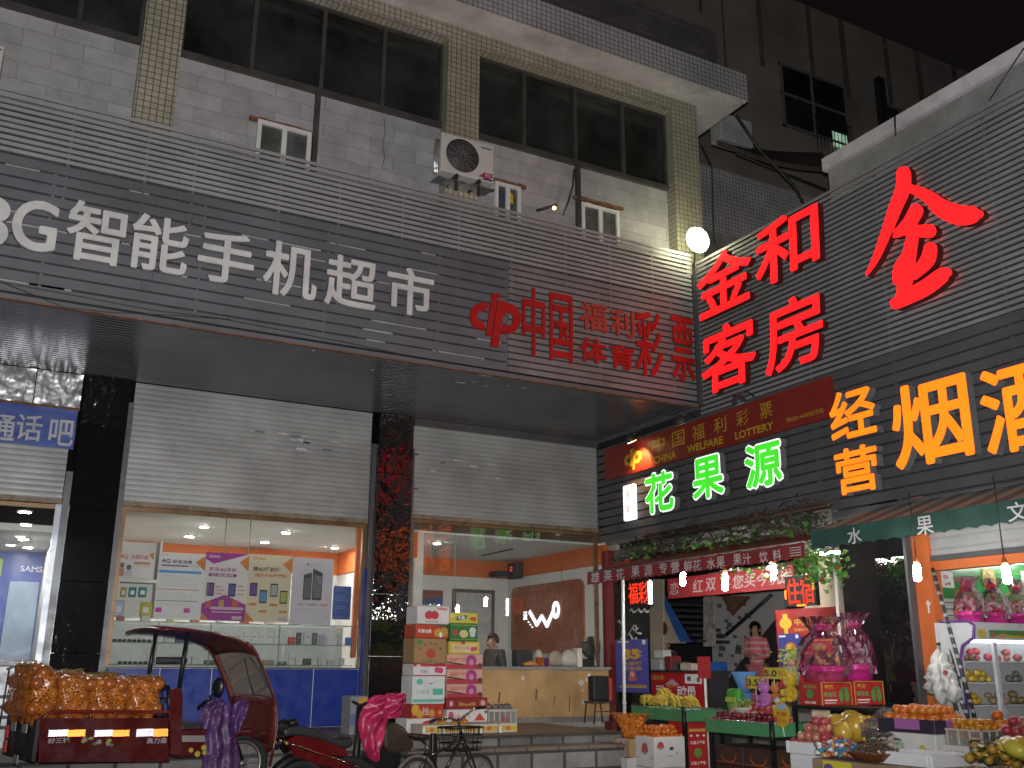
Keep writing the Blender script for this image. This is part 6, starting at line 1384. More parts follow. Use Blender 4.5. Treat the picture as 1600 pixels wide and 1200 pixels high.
for i in range(16):
    fr = T.fr(rnd.uniform(128, 185), rnd.uniform(1152, 1164)); s.mat(pm(rnd.choice([(.08, .14, .03), (.3, .25, .03), (.2, .2, .2)]))).prism([(.02*math.cos(k*1.26), .014*math.sin(k*1.26)) for k in range(5)], fr, .002, .004+.0003*i)
s.build('flower_decal', None, tri)
def rail(dep):
    pts = [(69, 1128), (70, 1120), (75, 1115), (85, 1112.5), (140, 1112), (265, 1112.5), (266, 1126)]
    return [T.at(*q, dep) for q in pts]
m_rail_r = mat('red_rail', (.14, .012, .012), .3, coat=.4)
s = MB(); s.tube(rail(.01), .014, 8)
for px_ in (142, 208): s.tube([T.at(px_, 1112, .01), T.at(px_, 1125, .01)], .012, 6)
s.build('side_rail', m_rail_r, tri)
s = MB(); s.tube(rail(WD-.01), .014, 8)
for px_ in (142, 208): s.tube([T.at(px_, 1112, WD-.01), T.at(px_, 1125, WD-.01)], .012, 6)
s.build('side_rail', m_rail_r, tri)
# front rack of the box, posts of the roof
s = MB(); s.tube([T.at(266, 1126, .02), T.at(264, 1072, .02)], .016, 6).tube([T.at(266, 1126, WD-.02), T.at(264, 1072, WD-.02)], .016, 6).tube([T.at(264, 1073, .02), T.at(264, 1073, WD-.02)], .016, 6)
for k in range(1, 6): s.tube([T.at(264, 1074, WD*k/6), T.at(266, 1126, WD*k/6)], .008, 5)
s.tube([T.at(265, 1092, .02), T.at(265, 1092, WD-.02)], .01, 6); s.build('front_rack', m_blackm, tri)
s = MB(); T.poly(s, [(266, 1078), (280, 1074), (286, 1082), (284, 1178), (267, 1180)], .01, .05); T.poly(s, [(266, 1078), (280, 1074), (286, 1082), (284, 1178), (267, 1180)], WD-.05, WD-.01); T.poly(s, [(268, 1120), (282, 1120), (282, 1180), (268, 1180)], .051, WD-.051); s.build('bulkhead', m_tred, tri)
for dep in (.05, WD-.1):
    MB().tube([T.at(297, 987, dep), T.at(283, 1076, dep)], .019, 8).build('roof_post', m_blackm, tri)
    
RC = [(253, 983), (268, 980.5), (300, 983), (335, 988), (365, 996), (385, 1004), (394, 1011), (401, 1022), (411, 1044), (421, 1068), (429, 1092), (433, 1112), (433, 1135), (428, 1165), (421, 1196)]
def shell(pts, d0, d1, th, ins=0):
    s = MB(); k = len(pts); n = 6; vs = []
    for j in range(n+1):
        t = j/n; crown = 0.03*math.sin(t*math.pi)
        for q in pts: vs.append(T.at(*q, d0+(d1-d0)*t)+V((0, 0, crown)))
    fs = [(j*k+i, j*k+i+1, (j+1)*k+i+1, (j+1)*k+i) for j in range(n) for i in range(k-1)]
    s.add(vs, fs, True); return s
o_ = shell(RC[:8], 0, WD, .02).build('roof', m_orr, tri); md = o_.modifiers.new('thick', 'SOLIDIFY'); md.thickness = .02
o_ = shell(RC[10:14], 0, WD, .02).build('front_panel', m_orr, tri); md = o_.modifiers.new('thick', 'SOLIDIFY'); md.thickness = .02
shell([(x+.5, y) for x, y in RC[7:11]], .05, WD-.05, .0).build('windscreen', mat_glass('cab_glass', (.40, .42, .42), 1.0, .12), tri)
for dep, rr in ((.0, .014), (WD, .03)): MB().tube([T.at(*q, dep) for q in RC[5:]], [rr]*(len(RC)-5), 8).build('screen_pillar', m_orr, tri)
MB().tube([T.at(*q, -.004) for q in RC[3:]], .007, 6).build('chrome_trim', mat('worn_trim', (.42, .36, .33), .3, .7), tri)
s = MB(); s.tube([T.at(*q, WD*.3) for q in ((403, 1030), (409, 1060), (417, 1085))], .006, 5); s.build('wiper', m_blackm, tri)
# seat, handlebar, mirror, side box, fork and front wheel
s = MB(); a, b = T.p(287, 1140), T.p(328, 1184); s.rbox((0, 0, 0), (1, 1, 1), .08, 2); s.v = [tuple(a+T.e*(v[0]*(b-a).dot(T.e))-T.n*(.1+v[1]*(WD-.2))+V((0, 0, (v[2]-1)*(a.z-b.z)))) for v in s.v]; s.build('seat_base', m_tred, tri)
s = MB(); T.poly(s, [(290, 1150), (326, 1150), (326, 1160), (290, 1160)], .08, .099); s.build('seat_base_panel', mat('grey_panel', (.22, .21, .2), .5), tri)
s = MB()
for px_, py_, r in ((318, 1168, .024), (319, 1176, .02), (308, 1178, .026), (298, 1172, .022)): fr = T.fr(px_, py_, .095); s.prism([(r*math.cos(k*.7), r*math.sin(k*.7)) for k in range(9)], fr, .0, .008)
s.build('yellow_decal', pm((.32, .28, .03)), tri)
s = MB(); s.rbox((0, 0, 0), (1, 1, 1), .2, 3); a = T.p(286, 1132); b = T.p(332, 1141); s.v = [tuple(a+T.e*(v[0]*(b-a).dot(T.e))-T.n*(.12+v[1]*(WD-.24))+V((0, 0, (v[2]-1)*(a.z-b.z)))) for v in s.v]; s.build('seat', mat('black_vinyl', (.018, .018, .02), .45), tri)
s = MB().tube([T.at(352, 1113, .2), T.at(358, 1098, .38), T.at(362, 1096, .5), T.at(366, 1097, .62), T.at(364, 1110, .8)], .014, 7).tube([T.at(364, 1098, .5), T.at(405, 1170, .5), T.at(413, 1196, .5)], .03, 8); s.build('handlebar', m_blackm, tri)
mi = MB(); c = T.p(341, 1073, .25); mi.lathe(c, [(.02, -.012), (.055, -.008), (.06, .0), (.055, .012), (.02, .02)], T.e*-.8+T.n*.6, 14); mi.v = [tuple(c+(V(v)-c)*1.0+V((0, 0, (v[2]-c.z)*.45))) for v in mi.v]; mi.tube([c, T.at(344, 1090, .25), T.at(355, 1100, .3)], .007, 5); mi.build('mirror', m_blackm, tri)
fw = T.at(413, 1199, .5); wheel(tri, T, fw, .24, .035, mat('dull_rim', (.3, .3, .3), .35, .8), 10)
for dep in (.06, WD-.06): wheel(tri, T, V((T.at(150, 1190, dep).x, T.at(150, 1190, dep).y, .29)), .26, .05, mat('dull_rim', (.3, .3, .3), .35, .8), 6)
s = MB(); 
for dep in (.25, WD-.25): s.tube([V((*T.at(70, 1190, dep).xy, .50)), V((*T.at(290, 1190, dep).xy, .48)), V((*T.at(400, 1196, dep*.3+.35).xy, .45))], .03, 6)
s.build('chassis', m_blackm, tri)
s = MB(); k = 9; s.tube([fw+T.e*.29*math.cos(a)+V((0, 0, .29*math.sin(a))) for a in [math.radians(20+15*i) for i in range(k)]], .05, 8); s.build('front_mudguard', m_tred, tri)
# cloth covers hung on handlebars
def drape(name, S, rows, dep, bulge, m, lab, seed, cat='cover', fold=3.):
    R = random.Random(seed); k, n = len(rows), 22; fr0 = S.p(*rows[0][:2], dep); s = MB()
    big = []
    for i in range(len(rows)-1):
        for t in (0, .25, .5, .75): big.append(tuple(a+(b-a)*t for a, b in zip(rows[i], rows[i+1])))
    big.append(rows[-1]); k = len(big); fr_, bk = [], []
    for i, (y, xl, xr) in enumerate(big):
        for j in range(n+1):
            t = j/n; q = S.p(xl+(xr-xl)*t+R.uniform(-.5, .5), y+R.uniform(-.5, .5), dep); ed = math.sin(math.pi*t)**.5
            f = bulge*ed*(1+.35*math.sin(t*fold*6.28+i*.35)+.25*math.sin(i*.9+t*5)); fr_.append(q+S.n*f); bk.append(q-S.n*bulge*.5*ed)
    W2 = n+1; fs = []
    for i in range(k-1):
        for j in range(n): fs += [(i*W2+j, i*W2+j+1, (i+1)*W2+j+1, (i+1)*W2+j), (k*W2+i*W2+j, k*W2+(i+1)*W2+j, k*W2+(i+1)*W2+j+1, k*W2+i*W2+j+1)]
    s.add(fr_+bk, fs, True); return tag(s.build(name, m, None, fr0), lab, cat)
def mat_print(name, base, dots, scale, thr, rough=.5):
    m, nt, b = nodes(name); vo = N(nt, 'ShaderNodeTexVoronoi'); vo.inputs['Scale'].default_value = scale; nt.links.new(coords(nt, world=True), vo.inputs['Vector'])
    r = N(nt, 'ShaderNodeValToRGB'); r.color_ramp.elements[0].color = dots+(1,); r.color_ramp.elements[0].position = thr; r.color_ramp.elements[1].color = base+(1,); r.color_ramp.elements[1].position = thr+.06
    nt.links.new(vo.outputs['Distance'], r.inputs[0]); f = noise(nt, coords(nt, world=True), 6); nt.links.new(mulcol(nt, r.outputs[0], ramp(nt, f, .6, 1.25)), b.inputs['Base Color']); b.inputs['Roughness'].default_value = rough
    return m
m_purp = mat_print('purple_print', (.065, .022, .10), (.24, .12, .29), 30, .2)
drape('rain_apron', T, [(1091, 336, 345), (1096, 324, 352), (1105, 317, 358), (1118, 312, 362), (1140, 309, 366), (1165, 314, 372), (1190, 316, 376), (1230, 318, 372)], .18, .06, m_purp, 'purple flower-printed wind apron hanging on the tricycle handlebar', 3)
drape('handle_muff', T, [(1093, 375, 384), (1098, 366, 390), (1112, 362, 386), (1128, 360, 378), (1145, 362, 372)], .12, .06, m_purp, 'purple flower-printed muff on the tricycle handle by the windscreen', 4)
# sacks of oranges in the box
m_sackfruit = mat('sack_orange', (.29, .085, .018), .3, var=.35, vs=11)
m_net, nt, b_ = nodes('orange_net'); co = coords(nt, world=True)
vo = N(nt, 'ShaderNodeTexVoronoi'); vo.feature = 'DISTANCE_TO_EDGE'; vo.inputs['Scale'].default_value = 42; nt.links.new(co, vo.inputs['Vector'])
cm = N(nt, 'ShaderNodeMath', operation='LESS_THAN'); cm.inputs[1].default_value = .09; nt.links.new(vo.outputs[0], cm.inputs[0]); nt.links.new(cm.outputs[0], b_.inputs['Alpha'])
b_.inputs['Base Color'].default_value = (.5, .16, .02, 1); b_.inputs['Roughness'].default_value = .3
for i, (x0, x1, yt, lab) in enumerate(((43, 100, 1052, 'net sack of oranges at the tail end of the tricycle box'), (88, 150, 1058, 'second net sack of oranges from the tail of the tricycle'), (140, 208, 1062, 'net sack of oranges in the middle of the tricycle box'), (200, 262, 1066, 'net sack of oranges next to the tricycle cab'))):
    ca, cbt = T.p(x0, 1122), T.p(x1, yt); Lx = (cbt-ca).dot(T.e); h = cbt.z-ca.z+.04; z0 = T.p(150, 1150).z-.25+.3
    o = thing('orange_sack', lab, 'sack', ca, 'net sacks of oranges')
    s = MB(); sh_ = MB(); r = .058; pts = []
    for a in range(int(Lx/(r*1.75))+1):
        for b in range(5):
            for c in range(6):
                tx = (a+.5*(c % 2))*r*1.8/Lx; 
                if tx > .96 or tx < .05: continue
                zz = c*r*1.65; lim = h*(.80+.2*math.sin(max(0, min(1, tx))*math.pi))
                if zz > lim: continue
                p_ = ca+T.e*(tx*Lx)-T.n*(.11+b*.165+rnd.uniform(-.03, .03))+V((0, 0, zz+rnd.uniform(-.015, .015)-.02)); s.ball(p_, r*rnd.uniform(.92, 1.12), 2)
    s.build('oranges', m_sackfruit, o)
    bm = bmesh.new(); bmesh.ops.create_icosphere(bm, subdivisions=4, radius=1)
    for v in bm.verts:
        q = v.co; ex = lambda t: math.copysign(abs(t)**.55, t); k = 1+.05*math.sin(q.x*9)*math.sin(q.z*8)+.03*math.sin(q.y*13)
        v.co = ca+T.e*(Lx*(.5+.54*ex(q.x)*k))-T.n*(.44+.40*ex(q.y)*k)+V((0, 0, h*(.48+.56*ex(q.z)*k)))
    sh_.bm(bm, None, True); sh_.build('net', m_net, o)
    s = MB(); tp_ = ca+T.e*Lx*.5-T.n*.35+V((0, 0, h*.98))
    for k in range(5): s.tube([tp_, tp_+V((rnd.uniform(-.15, .15), 0, rnd.uniform(.0, .05))), tp_+V((rnd.uniform(-.25, .25), 0, rnd.uniform(-.02, .04)))], .007, 4)
    s.build('tie', mat('green_tie', (.12, .13, .04), .7), o)
# ---- red motorcycle behind the cab
Q = Side((3.0, 10.35, 0) if False else (2.5, 9.95, 0), math.radians(4))
mc = thing('motorcycle', 'dark red motorcycle with black seat parked right of the tricycle cab', 'motorcycle', (2.9, 10.1, 0))
m_mred = mat('glossy_red_paint', (.10, .005, .006), .15, var=.1, coat=.8)
s = MB(); Q.poly(s, [(448, 1157), (462, 1149), (490, 1153), (520, 1162), (540, 1170), (545, 1182), (520, 1180), (480, 1172), (455, 1168)], .0, .22); s.build('side_fairing', m_mred, mc)
s = MB(); Q.poly(s, [(456, 1169), (480, 1174), (520, 1183), (548, 1190), (556, 1200), (545, 1203), (500, 1196), (458, 1180)], .01, .21); s.build('lower_fairing', m_mred, mc)
MB().tube([Q.at(*q, -.004) for q in ((450, 1161), (465, 1166), (500, 1178), (530, 1187), (553, 1198))], .010, 6).build('chrome_strip', m_chrome, mc)
s = MB()
k = 12; up_ = [(442, 1141), (452, 1135), (466, 1133), (485, 1137), (505, 1145), (522, 1153), (535, 1156), (548, 1151), (553, 1156), (550, 1166), (538, 1170), (515, 1162), (490, 1154), (462, 1149), (445, 1152)]
Q.poly(s, up_, -.01, .26); o_ = s.build('seat', mat('black_vinyl', (.018, .018, .02), .45), mc); b2 = o_.modifiers.new('round', 'BEVEL'); b2.width = .03; b2.segments = 3
s = MB(); s.ball(Q.at(463, 1130, .1), .05, 2, (1.2, 1, .8)); s.tube([Q.at(435, 1146, .05), Q.at(446, 1125, .05), Q.at(462, 1130, .1)], .012, 6).tube([Q.at(435, 1140, .3), Q.at(450, 1128, .3), Q.at(463, 1131, .1)], .012, 6); s.build('handlebar', m_blackm, mc)
s = MB().lathe(Q.at(443, 1160, .05), [(.05, 0), (.06, .05), (.05, .12)], -Q.e, 12); s.build('headlamp', m_chrome, mc)
s = MB().tube([Q.at(428, 1150, .05), Q.at(440, 1162, .06), Q.at(452, 1175, .08)], .03, 6).tube([Q.at(420, 1155, .1), Q.at(440, 1170, .1)], .02, 6); s.build('engine_tubes', m_blackm, mc)
s = MB().lathe(Q.at(446, 1161, -.02), [(.012, 0), (.014, .02)], Q.n, 8); s.build('indicator', pm((.5, .35, .02)), mc)
for px_ in (478, 556):
    wheel(mc, Q, V((*Q.at(px_, 1200, .12).xy, .31)), .27, .045, m_chrome, 8)
s = MB().tube([V((*Q.at(478, 1200, .12).xy, .31)), Q.at(470, 1180, .12), Q.at(540, 1185, .12), V((*Q.at(556, 1200, .12).xy, .31))], .035, 7); s.build('frame', m_blackm, mc)
s = MB(); cw_ = V((*Q.at(478, 1200, .12).xy, .31)); s.tube([cw_+Q.e*.33*math.cos(a)+V((0, 0, .33*math.sin(a))) for a in [math.radians(15+15*i) for i in range(11)]], .055, 8); s.build('mudguard', m_blackm, mc)
# ---- scooter under a pink quilted apron
K = Side((3.3, 10.1, 0), math.radians(6))
sk = thing('scooter', 'dark electric scooter with black seat under the pink apron', 'scooter', (3.6, 10.2, 0))
s = MB(); K.poly(s, [(598, 1140), (606, 1130), (618, 1128), (632, 1135), (644, 1150), (650, 1166), (640, 1176), (610, 1178), (600, 1168)], .0, .28); o_ = s.build('seat', mat('brown_black_vinyl', (.04, .028, .018), .35, var=.3), sk); b2 = o_.modifiers.new('round', 'BEVEL'); b2.width = .05; b2.segments = 3
s = MB(); K.poly(s, [(575, 1185), (600, 1170), (640, 1178), (660, 1190), (655, 1230), (580, 1235)], .03, .25); s.build('body', m_blackm, sk)
s = MB().tube([K.at(556, 1235, .14), K.at(566, 1180, .14), K.at(572, 1105, .14)], .04, 8).tube([K.at(566, 1098, -.1), K.at(572, 1103, .14), K.at(578, 1098, .4)], .015, 7); s.build('steering_column', m_blackm, sk)
for px_ in (556, 645): wheel(sk, K, V((*K.at(px_, 1235, .14).xy, .22)), .18, .04, mat('dull_rim', (.3, .3, .3), .35, .8), 6)
s = MB().tube([K.at(620, 1176, .1), K.at(650, 1172, .1), K.at(672, 1174, .1)], .014, 6).tube([K.at(620, 1176, .25), K.at(650, 1172, .25), K.at(672, 1174, .25)], .014, 6); s.build('rack', m_chrome, sk)
m_pinkq = mat_print('pink_quilt', (.42, .02, .085), (.55, .12, .18), 60, .10, .4)
drape('wind_apron', K, [(1086, 584, 636), (1092, 576, 630), (1100, 570, 628), (1108, 566, 622), (1116, 562, 612), (1130, 559, 604), (1150, 562, 600), (1170, 568, 596), (1183, 574, 592), (1189, 580, 588)], -.03, .07, m_pinkq, 'crumpled pink quilted wind apron over the front of the scooter', 8, fold=2.2)
drape('handle_muff', K, [(1083, 604, 632), (1088, 600, 634), (1096, 602, 635), (1106, 600, 632), (1116, 598, 626), (1122, 600, 616)], -.12, .07, m_pinkq, 'pink quilted muff on the right handle of the scooter', 9, fold=1.4)
c = A(560, 1100, 11.0); carton('carton', 'grey and orange box standing behind the pink apron', (A(548, 1100, 11).x, 11.0, FZ+.002), .2, .3, A(560, 1088, 11).z-FZ, (.2, .2, .22), [('r', .45, .05, 1, .4, (.45, .22, .03)), ('r', 0, .45, 1, .75, (.1, .12, .25))])
# ---- bicycle
C_ = Side((4.0, 9.42, 0), math.radians(15))
by = thing('bicycle', 'black bicycle with wire basket in front of the fruit boxes', 'bicycle', (4.2, 9.8, 0))
rw, fwc = C_.p(650, 1214), C_.p(746, 1216); rr = .225
rw.z = fwc.z = min(rw.z, fwc.z)
m_rimb = mat('bike_rim', (.35, .34, .32), .35, .8)
wheel(by, C_, rw, rr, .016, m_rimb, 24); wheel(by, C_, fwc, rr, .016, m_rimb, 24)
s = MB(); hd_, sd_, bb = C_.p(718, 1135), C_.p(664, 1162), C_.p(690, 1216); hd2 = C_.p(722, 1150)
s.tube([hd_, hd2], .018, 8).tube([hd2, bb], .016, 8).tube([C_.p(720, 1144), C_.p(700, 1168), C_.p(672, 1180)], .012, 8).tube([C_.p(660, 1152), bb], .013, 8)
for d in (-.03, .03): s.tube([C_.p(668, 1172)+C_.n*d, rw+C_.n*d], .008, 6).tube([bb+C_.n*d, rw+C_.n*d], .009, 6).tube([hd2+C_.n*d*.7, C_.p(730, 1172)+C_.n*d, fwc+C_.n*d], .010, 6)
s.build('frame', mat('black_bike_paint', (.012, .013, .013), .25, coat=.5), by)
s = MB(); q0, q1, q2 = C_.p(672, 1127, -.15), C_.p(716, 1126), C_.p(757, 1104, .32); s.tube([q0, C_.p(690, 1122, -.12), C_.p(704, 1121, -.05), C_.p(716, 1127), C_.p(726, 1118, .1), C_.p(740, 1107, .28), q2], .009, 8); s.tube([hd_, C_.p(716, 1122)], .012, 8); s.build('handlebar', m_chrome, by)
s = MB().tube([q0, C_.p(684, 1123, -.14)], .014, 8).tube([C_.p(743, 1106, .29), q2], .014, 8); s.build('grip', m_blackm, by)
s = MB(); c = C_.p(655, 1151); bm = bmesh.new(); bmesh.ops.create_icosphere(bm, subdivisions=3, radius=1)
for v in bm.verts: q = v.co.copy(); v.co = c+C_.e*(q.x*.13)+C_.n*(q.y*.075*(1-.5*q.x))+V((0, 0, q.z*.03+.012*q.x*q.x-.01*q.x))
s.bm(bm, None, True).tube([c, C_.p(663, 1160)], .012, 6); s.build('saddle', mat('black_vinyl', (.018, .018, .02), .45), by)
s = MB(); ba, bb_ = C_.p(697, 1137), C_.p(742, 1152); x0, x1 = 0, (bb_-ba).dot(C_.e)
def BK(u, d, z): return ba+C_.e*(x1*u*(1-.1*z)+x1*.05*z)-C_.n*((d-.5)*.26*(1-.15*z))+V((0, 0, -.22*z))
for z in (0, .33, .66, 1): s.tube([BK(u, d, z) for u, d in ((0, 0), (1, 0), (1, 1), (0, 1))], .005 if z else .007, 5, True)
for k in range(7): s.tube([BK(k/6, 0, 0), BK(k/6, 0, 1)], .003, 4).tube([BK(k/6, 1, 0), BK(k/6, 1, 1)], .003, 4); s.tube([BK(k/6, 0, 1), BK(k/6, 1, 1)], .003, 4)
for k in range(5): s.tube([BK(0, k/4, 0), BK(0, k/4, 1)], .003, 4).tube([BK(1, k/4, 0), BK(1, k/4, 1)], .003, 4)
s.build('basket', m_blackm, by)
s = MB(); ag = [math.radians(-10+15*i) for i in range(13)]; s.tube([rw+C_.e*(rr+.03)*math.cos(a)+V((0, 0, (rr+.03)*math.sin(a))) for a in ag], .018, 6); s.build('mudguard', m_rimb, by)
s = MB().tube([C_.p(632, 1180), C_.p(668, 1178)], .008, 5).tube([C_.p(632, 1180), rw], .006, 5); s.build('carrier', m_blackm, by)
s = MB().tube([bb-C_.n*.06, bb+C_.n*.06], .03, 10).tube([bb+C_.n*.06, bb+C_.n*.07+V((.06, 0, -.13))], .009, 6); s.build('crank', m_rimb, by)
a = A(680, 1146, 9.9); tag(MB().rbox((a.x-.032, 9.9, .002), (a.x+.032, 9.965, a.z), .012).lathe((a.x, 9.93, .002), [(.08, 0), (.08, .02)], n=10).build('bollard', m_blackm, None, (a.x, 10.08, 0)), 'short black square post behind the bicycle saddle', 'post')
# ---- seated man, woman in pink, clerk: bodies grown from joint chains
def skin(joints, edges, root, levels=2):
    names = list(joints); me = bpy.data.meshes.new('skin'); me.from_pydata([joints[n][0] for n in names], [(names.index(a), names.index(b)) for a, b in edges], [])
    o = bpy.data.objects.new('skin', me); COL.objects.link(o)
    sm = o.modifiers.new('Skin', 'SKIN'); sm.use_smooth_shade = True
    for i, n in enumerate(names):
        r = joints[n][1]; sv = me.skin_vertices[0].data[i]; sv.radius = (r, r) if not isinstance(r, tuple) else r; sv.use_root = n == root
    su = o.modifiers.new('Sub', 'SUBSURF'); su.levels = su.render_levels = levels
    bpy.context.view_layer.update(); dg = bpy.context.evaluated_depsgraph_get(); m2 = bpy.data.meshes.new_from_object(o.evaluated_get(dg))
    vs = [v.co.copy() for v in m2.vertices]; fs = [list(p.vertices) for p in m2.polygons]
    bpy.data.objects.remove(o); bpy.data.meshes.remove(me); bpy.data.meshes.remove(m2); return vs, fs
m_skin = mat('skin', (.42, .24, .16), .5, var=.08); m_hair = mat('black_hair', (.012, .010, .009), .4, var=.2)
def person(lab, base, yaw, sc, pose, top_m, leg_m, hair_long=False):
    """joint chains in metres for a 1.65 m figure looking along local -y; pose changes joints"""
    Mx = Matrix.Translation(base) @ Matrix.Rotation(yaw, 4, 'Z') @ Matrix.Scale(sc, 4)
    J = dict(pelvis=((0, 0, .92), .11), belly=((0, 0, 1.05), .105), chest=((0, .01, 1.25), .12), neck0=((0, .01, 1.38), .06), neck=((0, 0, 1.44), .045), skull=((0, -.01, 1.53), (.075, .085)), crown=((0, 0, 1.61), .055), chin=((0, -.055, 1.475), .035),
             shL=((.15, .01, 1.36), .055), elL=((.21, .02, 1.10), .04), wrL=((.15, -.16, 1.02), .028), shR=((-.15, .01, 1.36), .055), elR=((-.21, .02, 1.10), .04), wrR=((-.15, -.16, 1.02), .028),
             haL=((.12, -.22, 1.02), .03), haR=((-.12, -.22, 1.02), .03),
             hipL=((.09, 0, .86), .085), knL=((.10, -.01, .48), .058), anL=((.10, .02, .08), .038), toL=((.11, -.13, .03), .035), hipR=((-.09, 0, .86), .085), knR=((-.10, -.01, .48), .058), anR=((-.10, .02, .08), .038), toR=((-.11, -.13, .03), .035))
    for k, v in pose.items(): J[k] = (v, J[k][1])
    E = [('pelvis', 'belly'), ('belly', 'chest'), ('chest', 'neck0'), ('neck0', 'neck'), ('neck', 'skull'), ('skull', 'crown'), ('skull', 'chin'), ('neck0', 'shL'), ('shL', 'elL'), ('elL', 'wrL'), ('wrL', 'haL'), ('neck0', 'shR'), ('shR', 'elR'), ('elR', 'wrR'), ('wrR', 'haR'), ('pelvis', 'hipL'), ('hipL', 'knL'), ('knL', 'anL'), ('anL', 'toL'), ('pelvis', 'hipR'), ('hipR', 'knR'), ('knR', 'anR'), ('anR', 'toR')]
    o = thing('person', lab, 'person', base)
    vs, fs = skin(J, E, 'pelvis'); s = MB(); s.add([Mx @ v for v in vs], fs, True)
    sk_ = V(J['skull'][0])
    hd = V((0, -1, 0))
    fc = (V(J['chin'][0])-sk_); fc.z = 0; fc = fc.normalized() if fc.length > .001 else hd
    rt = fc.cross(V((0, 0, 1)))
    s.tube([Mx @ (sk_+fc*.085+V((0, 0, .012))), Mx @ (sk_+fc*.108+V((0, 0, -.018))), Mx @ (sk_+fc*.088+V((0, 0, -.026)))], [.006*sc, .013*sc, .010*sc], 6)
    for sg in (-1, 1): s.ball(Mx @ (sk_+rt*.082*sg+V((0, 0, -.01))), .026*sc, 1, (.5, .8, 1.2))
    for w, h in (('wrL', 'haL'), ('wrR', 'haR')):
        a, b = V(J[w][0]), V(J[h][0]); d = (b-a).normalized(); x_ = d.cross(V((0, 0, 1))).normalized()
        for k in range(4): st_ = b+x_*(.026-.0175*k); ln = (.055, .065, .06, .045)[k]; s.tube([Mx @ st_, Mx @ (st_+d*ln*.6), Mx @ (st_+d*ln*.9+V((0, 0, -.02)))], [.010*sc, .009*sc, .007*sc], 6)
        s.tube([Mx @ (a+d*.03+x_*.025), Mx @ (a+d*.07+x_*.05), Mx @ (a+d*.10+x_*.05)], [.012*sc, .010*sc, .008*sc], 6)
    s.build('body', m_skin, o)
    JT = {k: (J[k][0], J[k][1]*1.28 if not isinstance(J[k][1], tuple) else J[k][1]) for k in ('pelvis', 'belly', 'chest', 'neck0', 'shL', 'elL', 'wrL', 'shR', 'elR', 'wrR')}
    JT['neck0'] = (J['neck0'][0], .085)
    vs, fs = skin(JT, [e for e in E if e[0] in JT and e[1] in JT], 'chest'); s = MB(); s.add([Mx @ v for v in vs], fs, True); s.build('jacket', top_m, o)
    JL = {k: (J[k][0], J[k][1]*1.2) for k in ('pelvis', 'hipL', 'knL', 'anL', 'hipR', 'knR', 'anR')}
    vs, fs = skin(JL, [e for e in E if e[0] in JL and e[1] in JL], 'pelvis'); s = MB(); s.add([Mx @ v for v in vs], fs, True); s.build('trousers', leg_m, o)
    bm = bmesh.new(); bmesh.ops.create_icosphere(bm, subdivisions=3, radius=1)
    dl = []
    for v in bm.verts:
        q = v.co
        if q.dot(fc) > .35 and q.z < .42: dl.append(v); continue
        if q.z < (-.35 if not hair_long else -1.1): dl.append(v); continue
        k = 1+.06*rnd.random(); zz = q.z*.115 if q.z > 0 else q.z*(.16 if not hair_long else .26)
        v.co = Mx @ (sk_+V((0, .012, .035))-fc*.012+V((q.x*.098*k, q.y*.105*k, zz)))
    bmesh.ops.delete(bm, geom=dl, context='VERTS'); s = MB(); s.bm(bm, None, True); s.build('hair', m_hair, o)
    s = MB()
    for sg in (-1, 1): s.ball(Mx @ (sk_+fc*.078+rt*.032*sg+V((0, 0, .012))), .010*sc, 1, (1.2, 1.2, .6))
    s.build('eyes', m_hair, o)
    s = MB(); s.tube([Mx @ (sk_+fc*.083+rt*.02+V((0, 0, -.048))), Mx @ (sk_+fc*.088+V((0, 0, -.05))), Mx @ (sk_+fc*.083-rt*.02+V((0, 0, -.048)))], .006*sc, 5); s.build('mouth', pm((.3, .08, .07)), o)
    return o
c = A(772, 1004, 13.9)
seat_z = c.z-1.53*1.0+.0
P_ = dict(pelvis=(0, 0, .92), skull=(0, -.05, 1.50), chin=(0, -.10, 1.445), crown=(0, -.03, 1.59), neck=(0, -.02, 1.42), knL=(.11, -.42, .86), anL=(.11, -.42, .46), toL=(.11, -.55, .42), knR=(-.11, -.42, .86), anR=(-.11, -.42, .46), toR=(-.11, -.55, .42), wrL=(.10, -.26, 1.08), haL=(.07, -.32, 1.09), wrR=(-.10, -.26, 1.08), haR=(-.07, -.32, 1.09))
b_y = FZ-.40
person('seated man in a dark jacket looking down to the left behind the wooden counter', V((c.x, 13.9, c.z-1.50)), math.radians(-75), 1.0, P_, mat('dark_olive_jacket', (.04, .038, .033), .7), mat('dark_trousers', (.02, .02, .025), .7))
ch = thing('chair', 'dark chair under the seated man', 'chair', (c.x, 13.9, FZ)); zs_ = c.z-1.50+.80
MB().rbox((c.x-.22, 13.68, zs_-.05), (c.x+.22, 14.12, zs_), .02).build('seat', m_dark, ch)
for a in (-.18, .18):
    for b in (-.18, .18): MB().tube([(c.x+a, 13.9+b, FZ+.004), (c.x+a, 13.9+b, zs_-.05)], .015, 6).build('leg', m_dark, ch)
m_pinkj, nt, b_ = nodes('pink_knit'); co = coords(nt, world=True); wv = N(nt, 'ShaderNodeTexWave'); wv.bands_direction = 'Z'; wv.inputs['Scale'].default_value = 3.2; wv.inputs['Distortion'].default_value = 1.5; wv.inputs['Detail Scale'].default_value = 6; nt.links.new(co, wv.inputs[0])
rp = N(nt, 'ShaderNodeValToRGB'); rp.color_ramp.elements[0].color = (.62, .15, .17, 1); rp.color_ramp.elements[1].color = (.62, .36, .36, 1); rp.color_ramp.elements[0].position = .6; rp.color_ramp.elements[1].position = .8; nt.links.new(wv.outputs['Fac'], rp.inputs[0]); nt.links.new(rp.outputs[0], b_.inputs['Base Color']); b_.inputs['Roughness'].default_value = .9
c = B(1180, 984, 12.0)
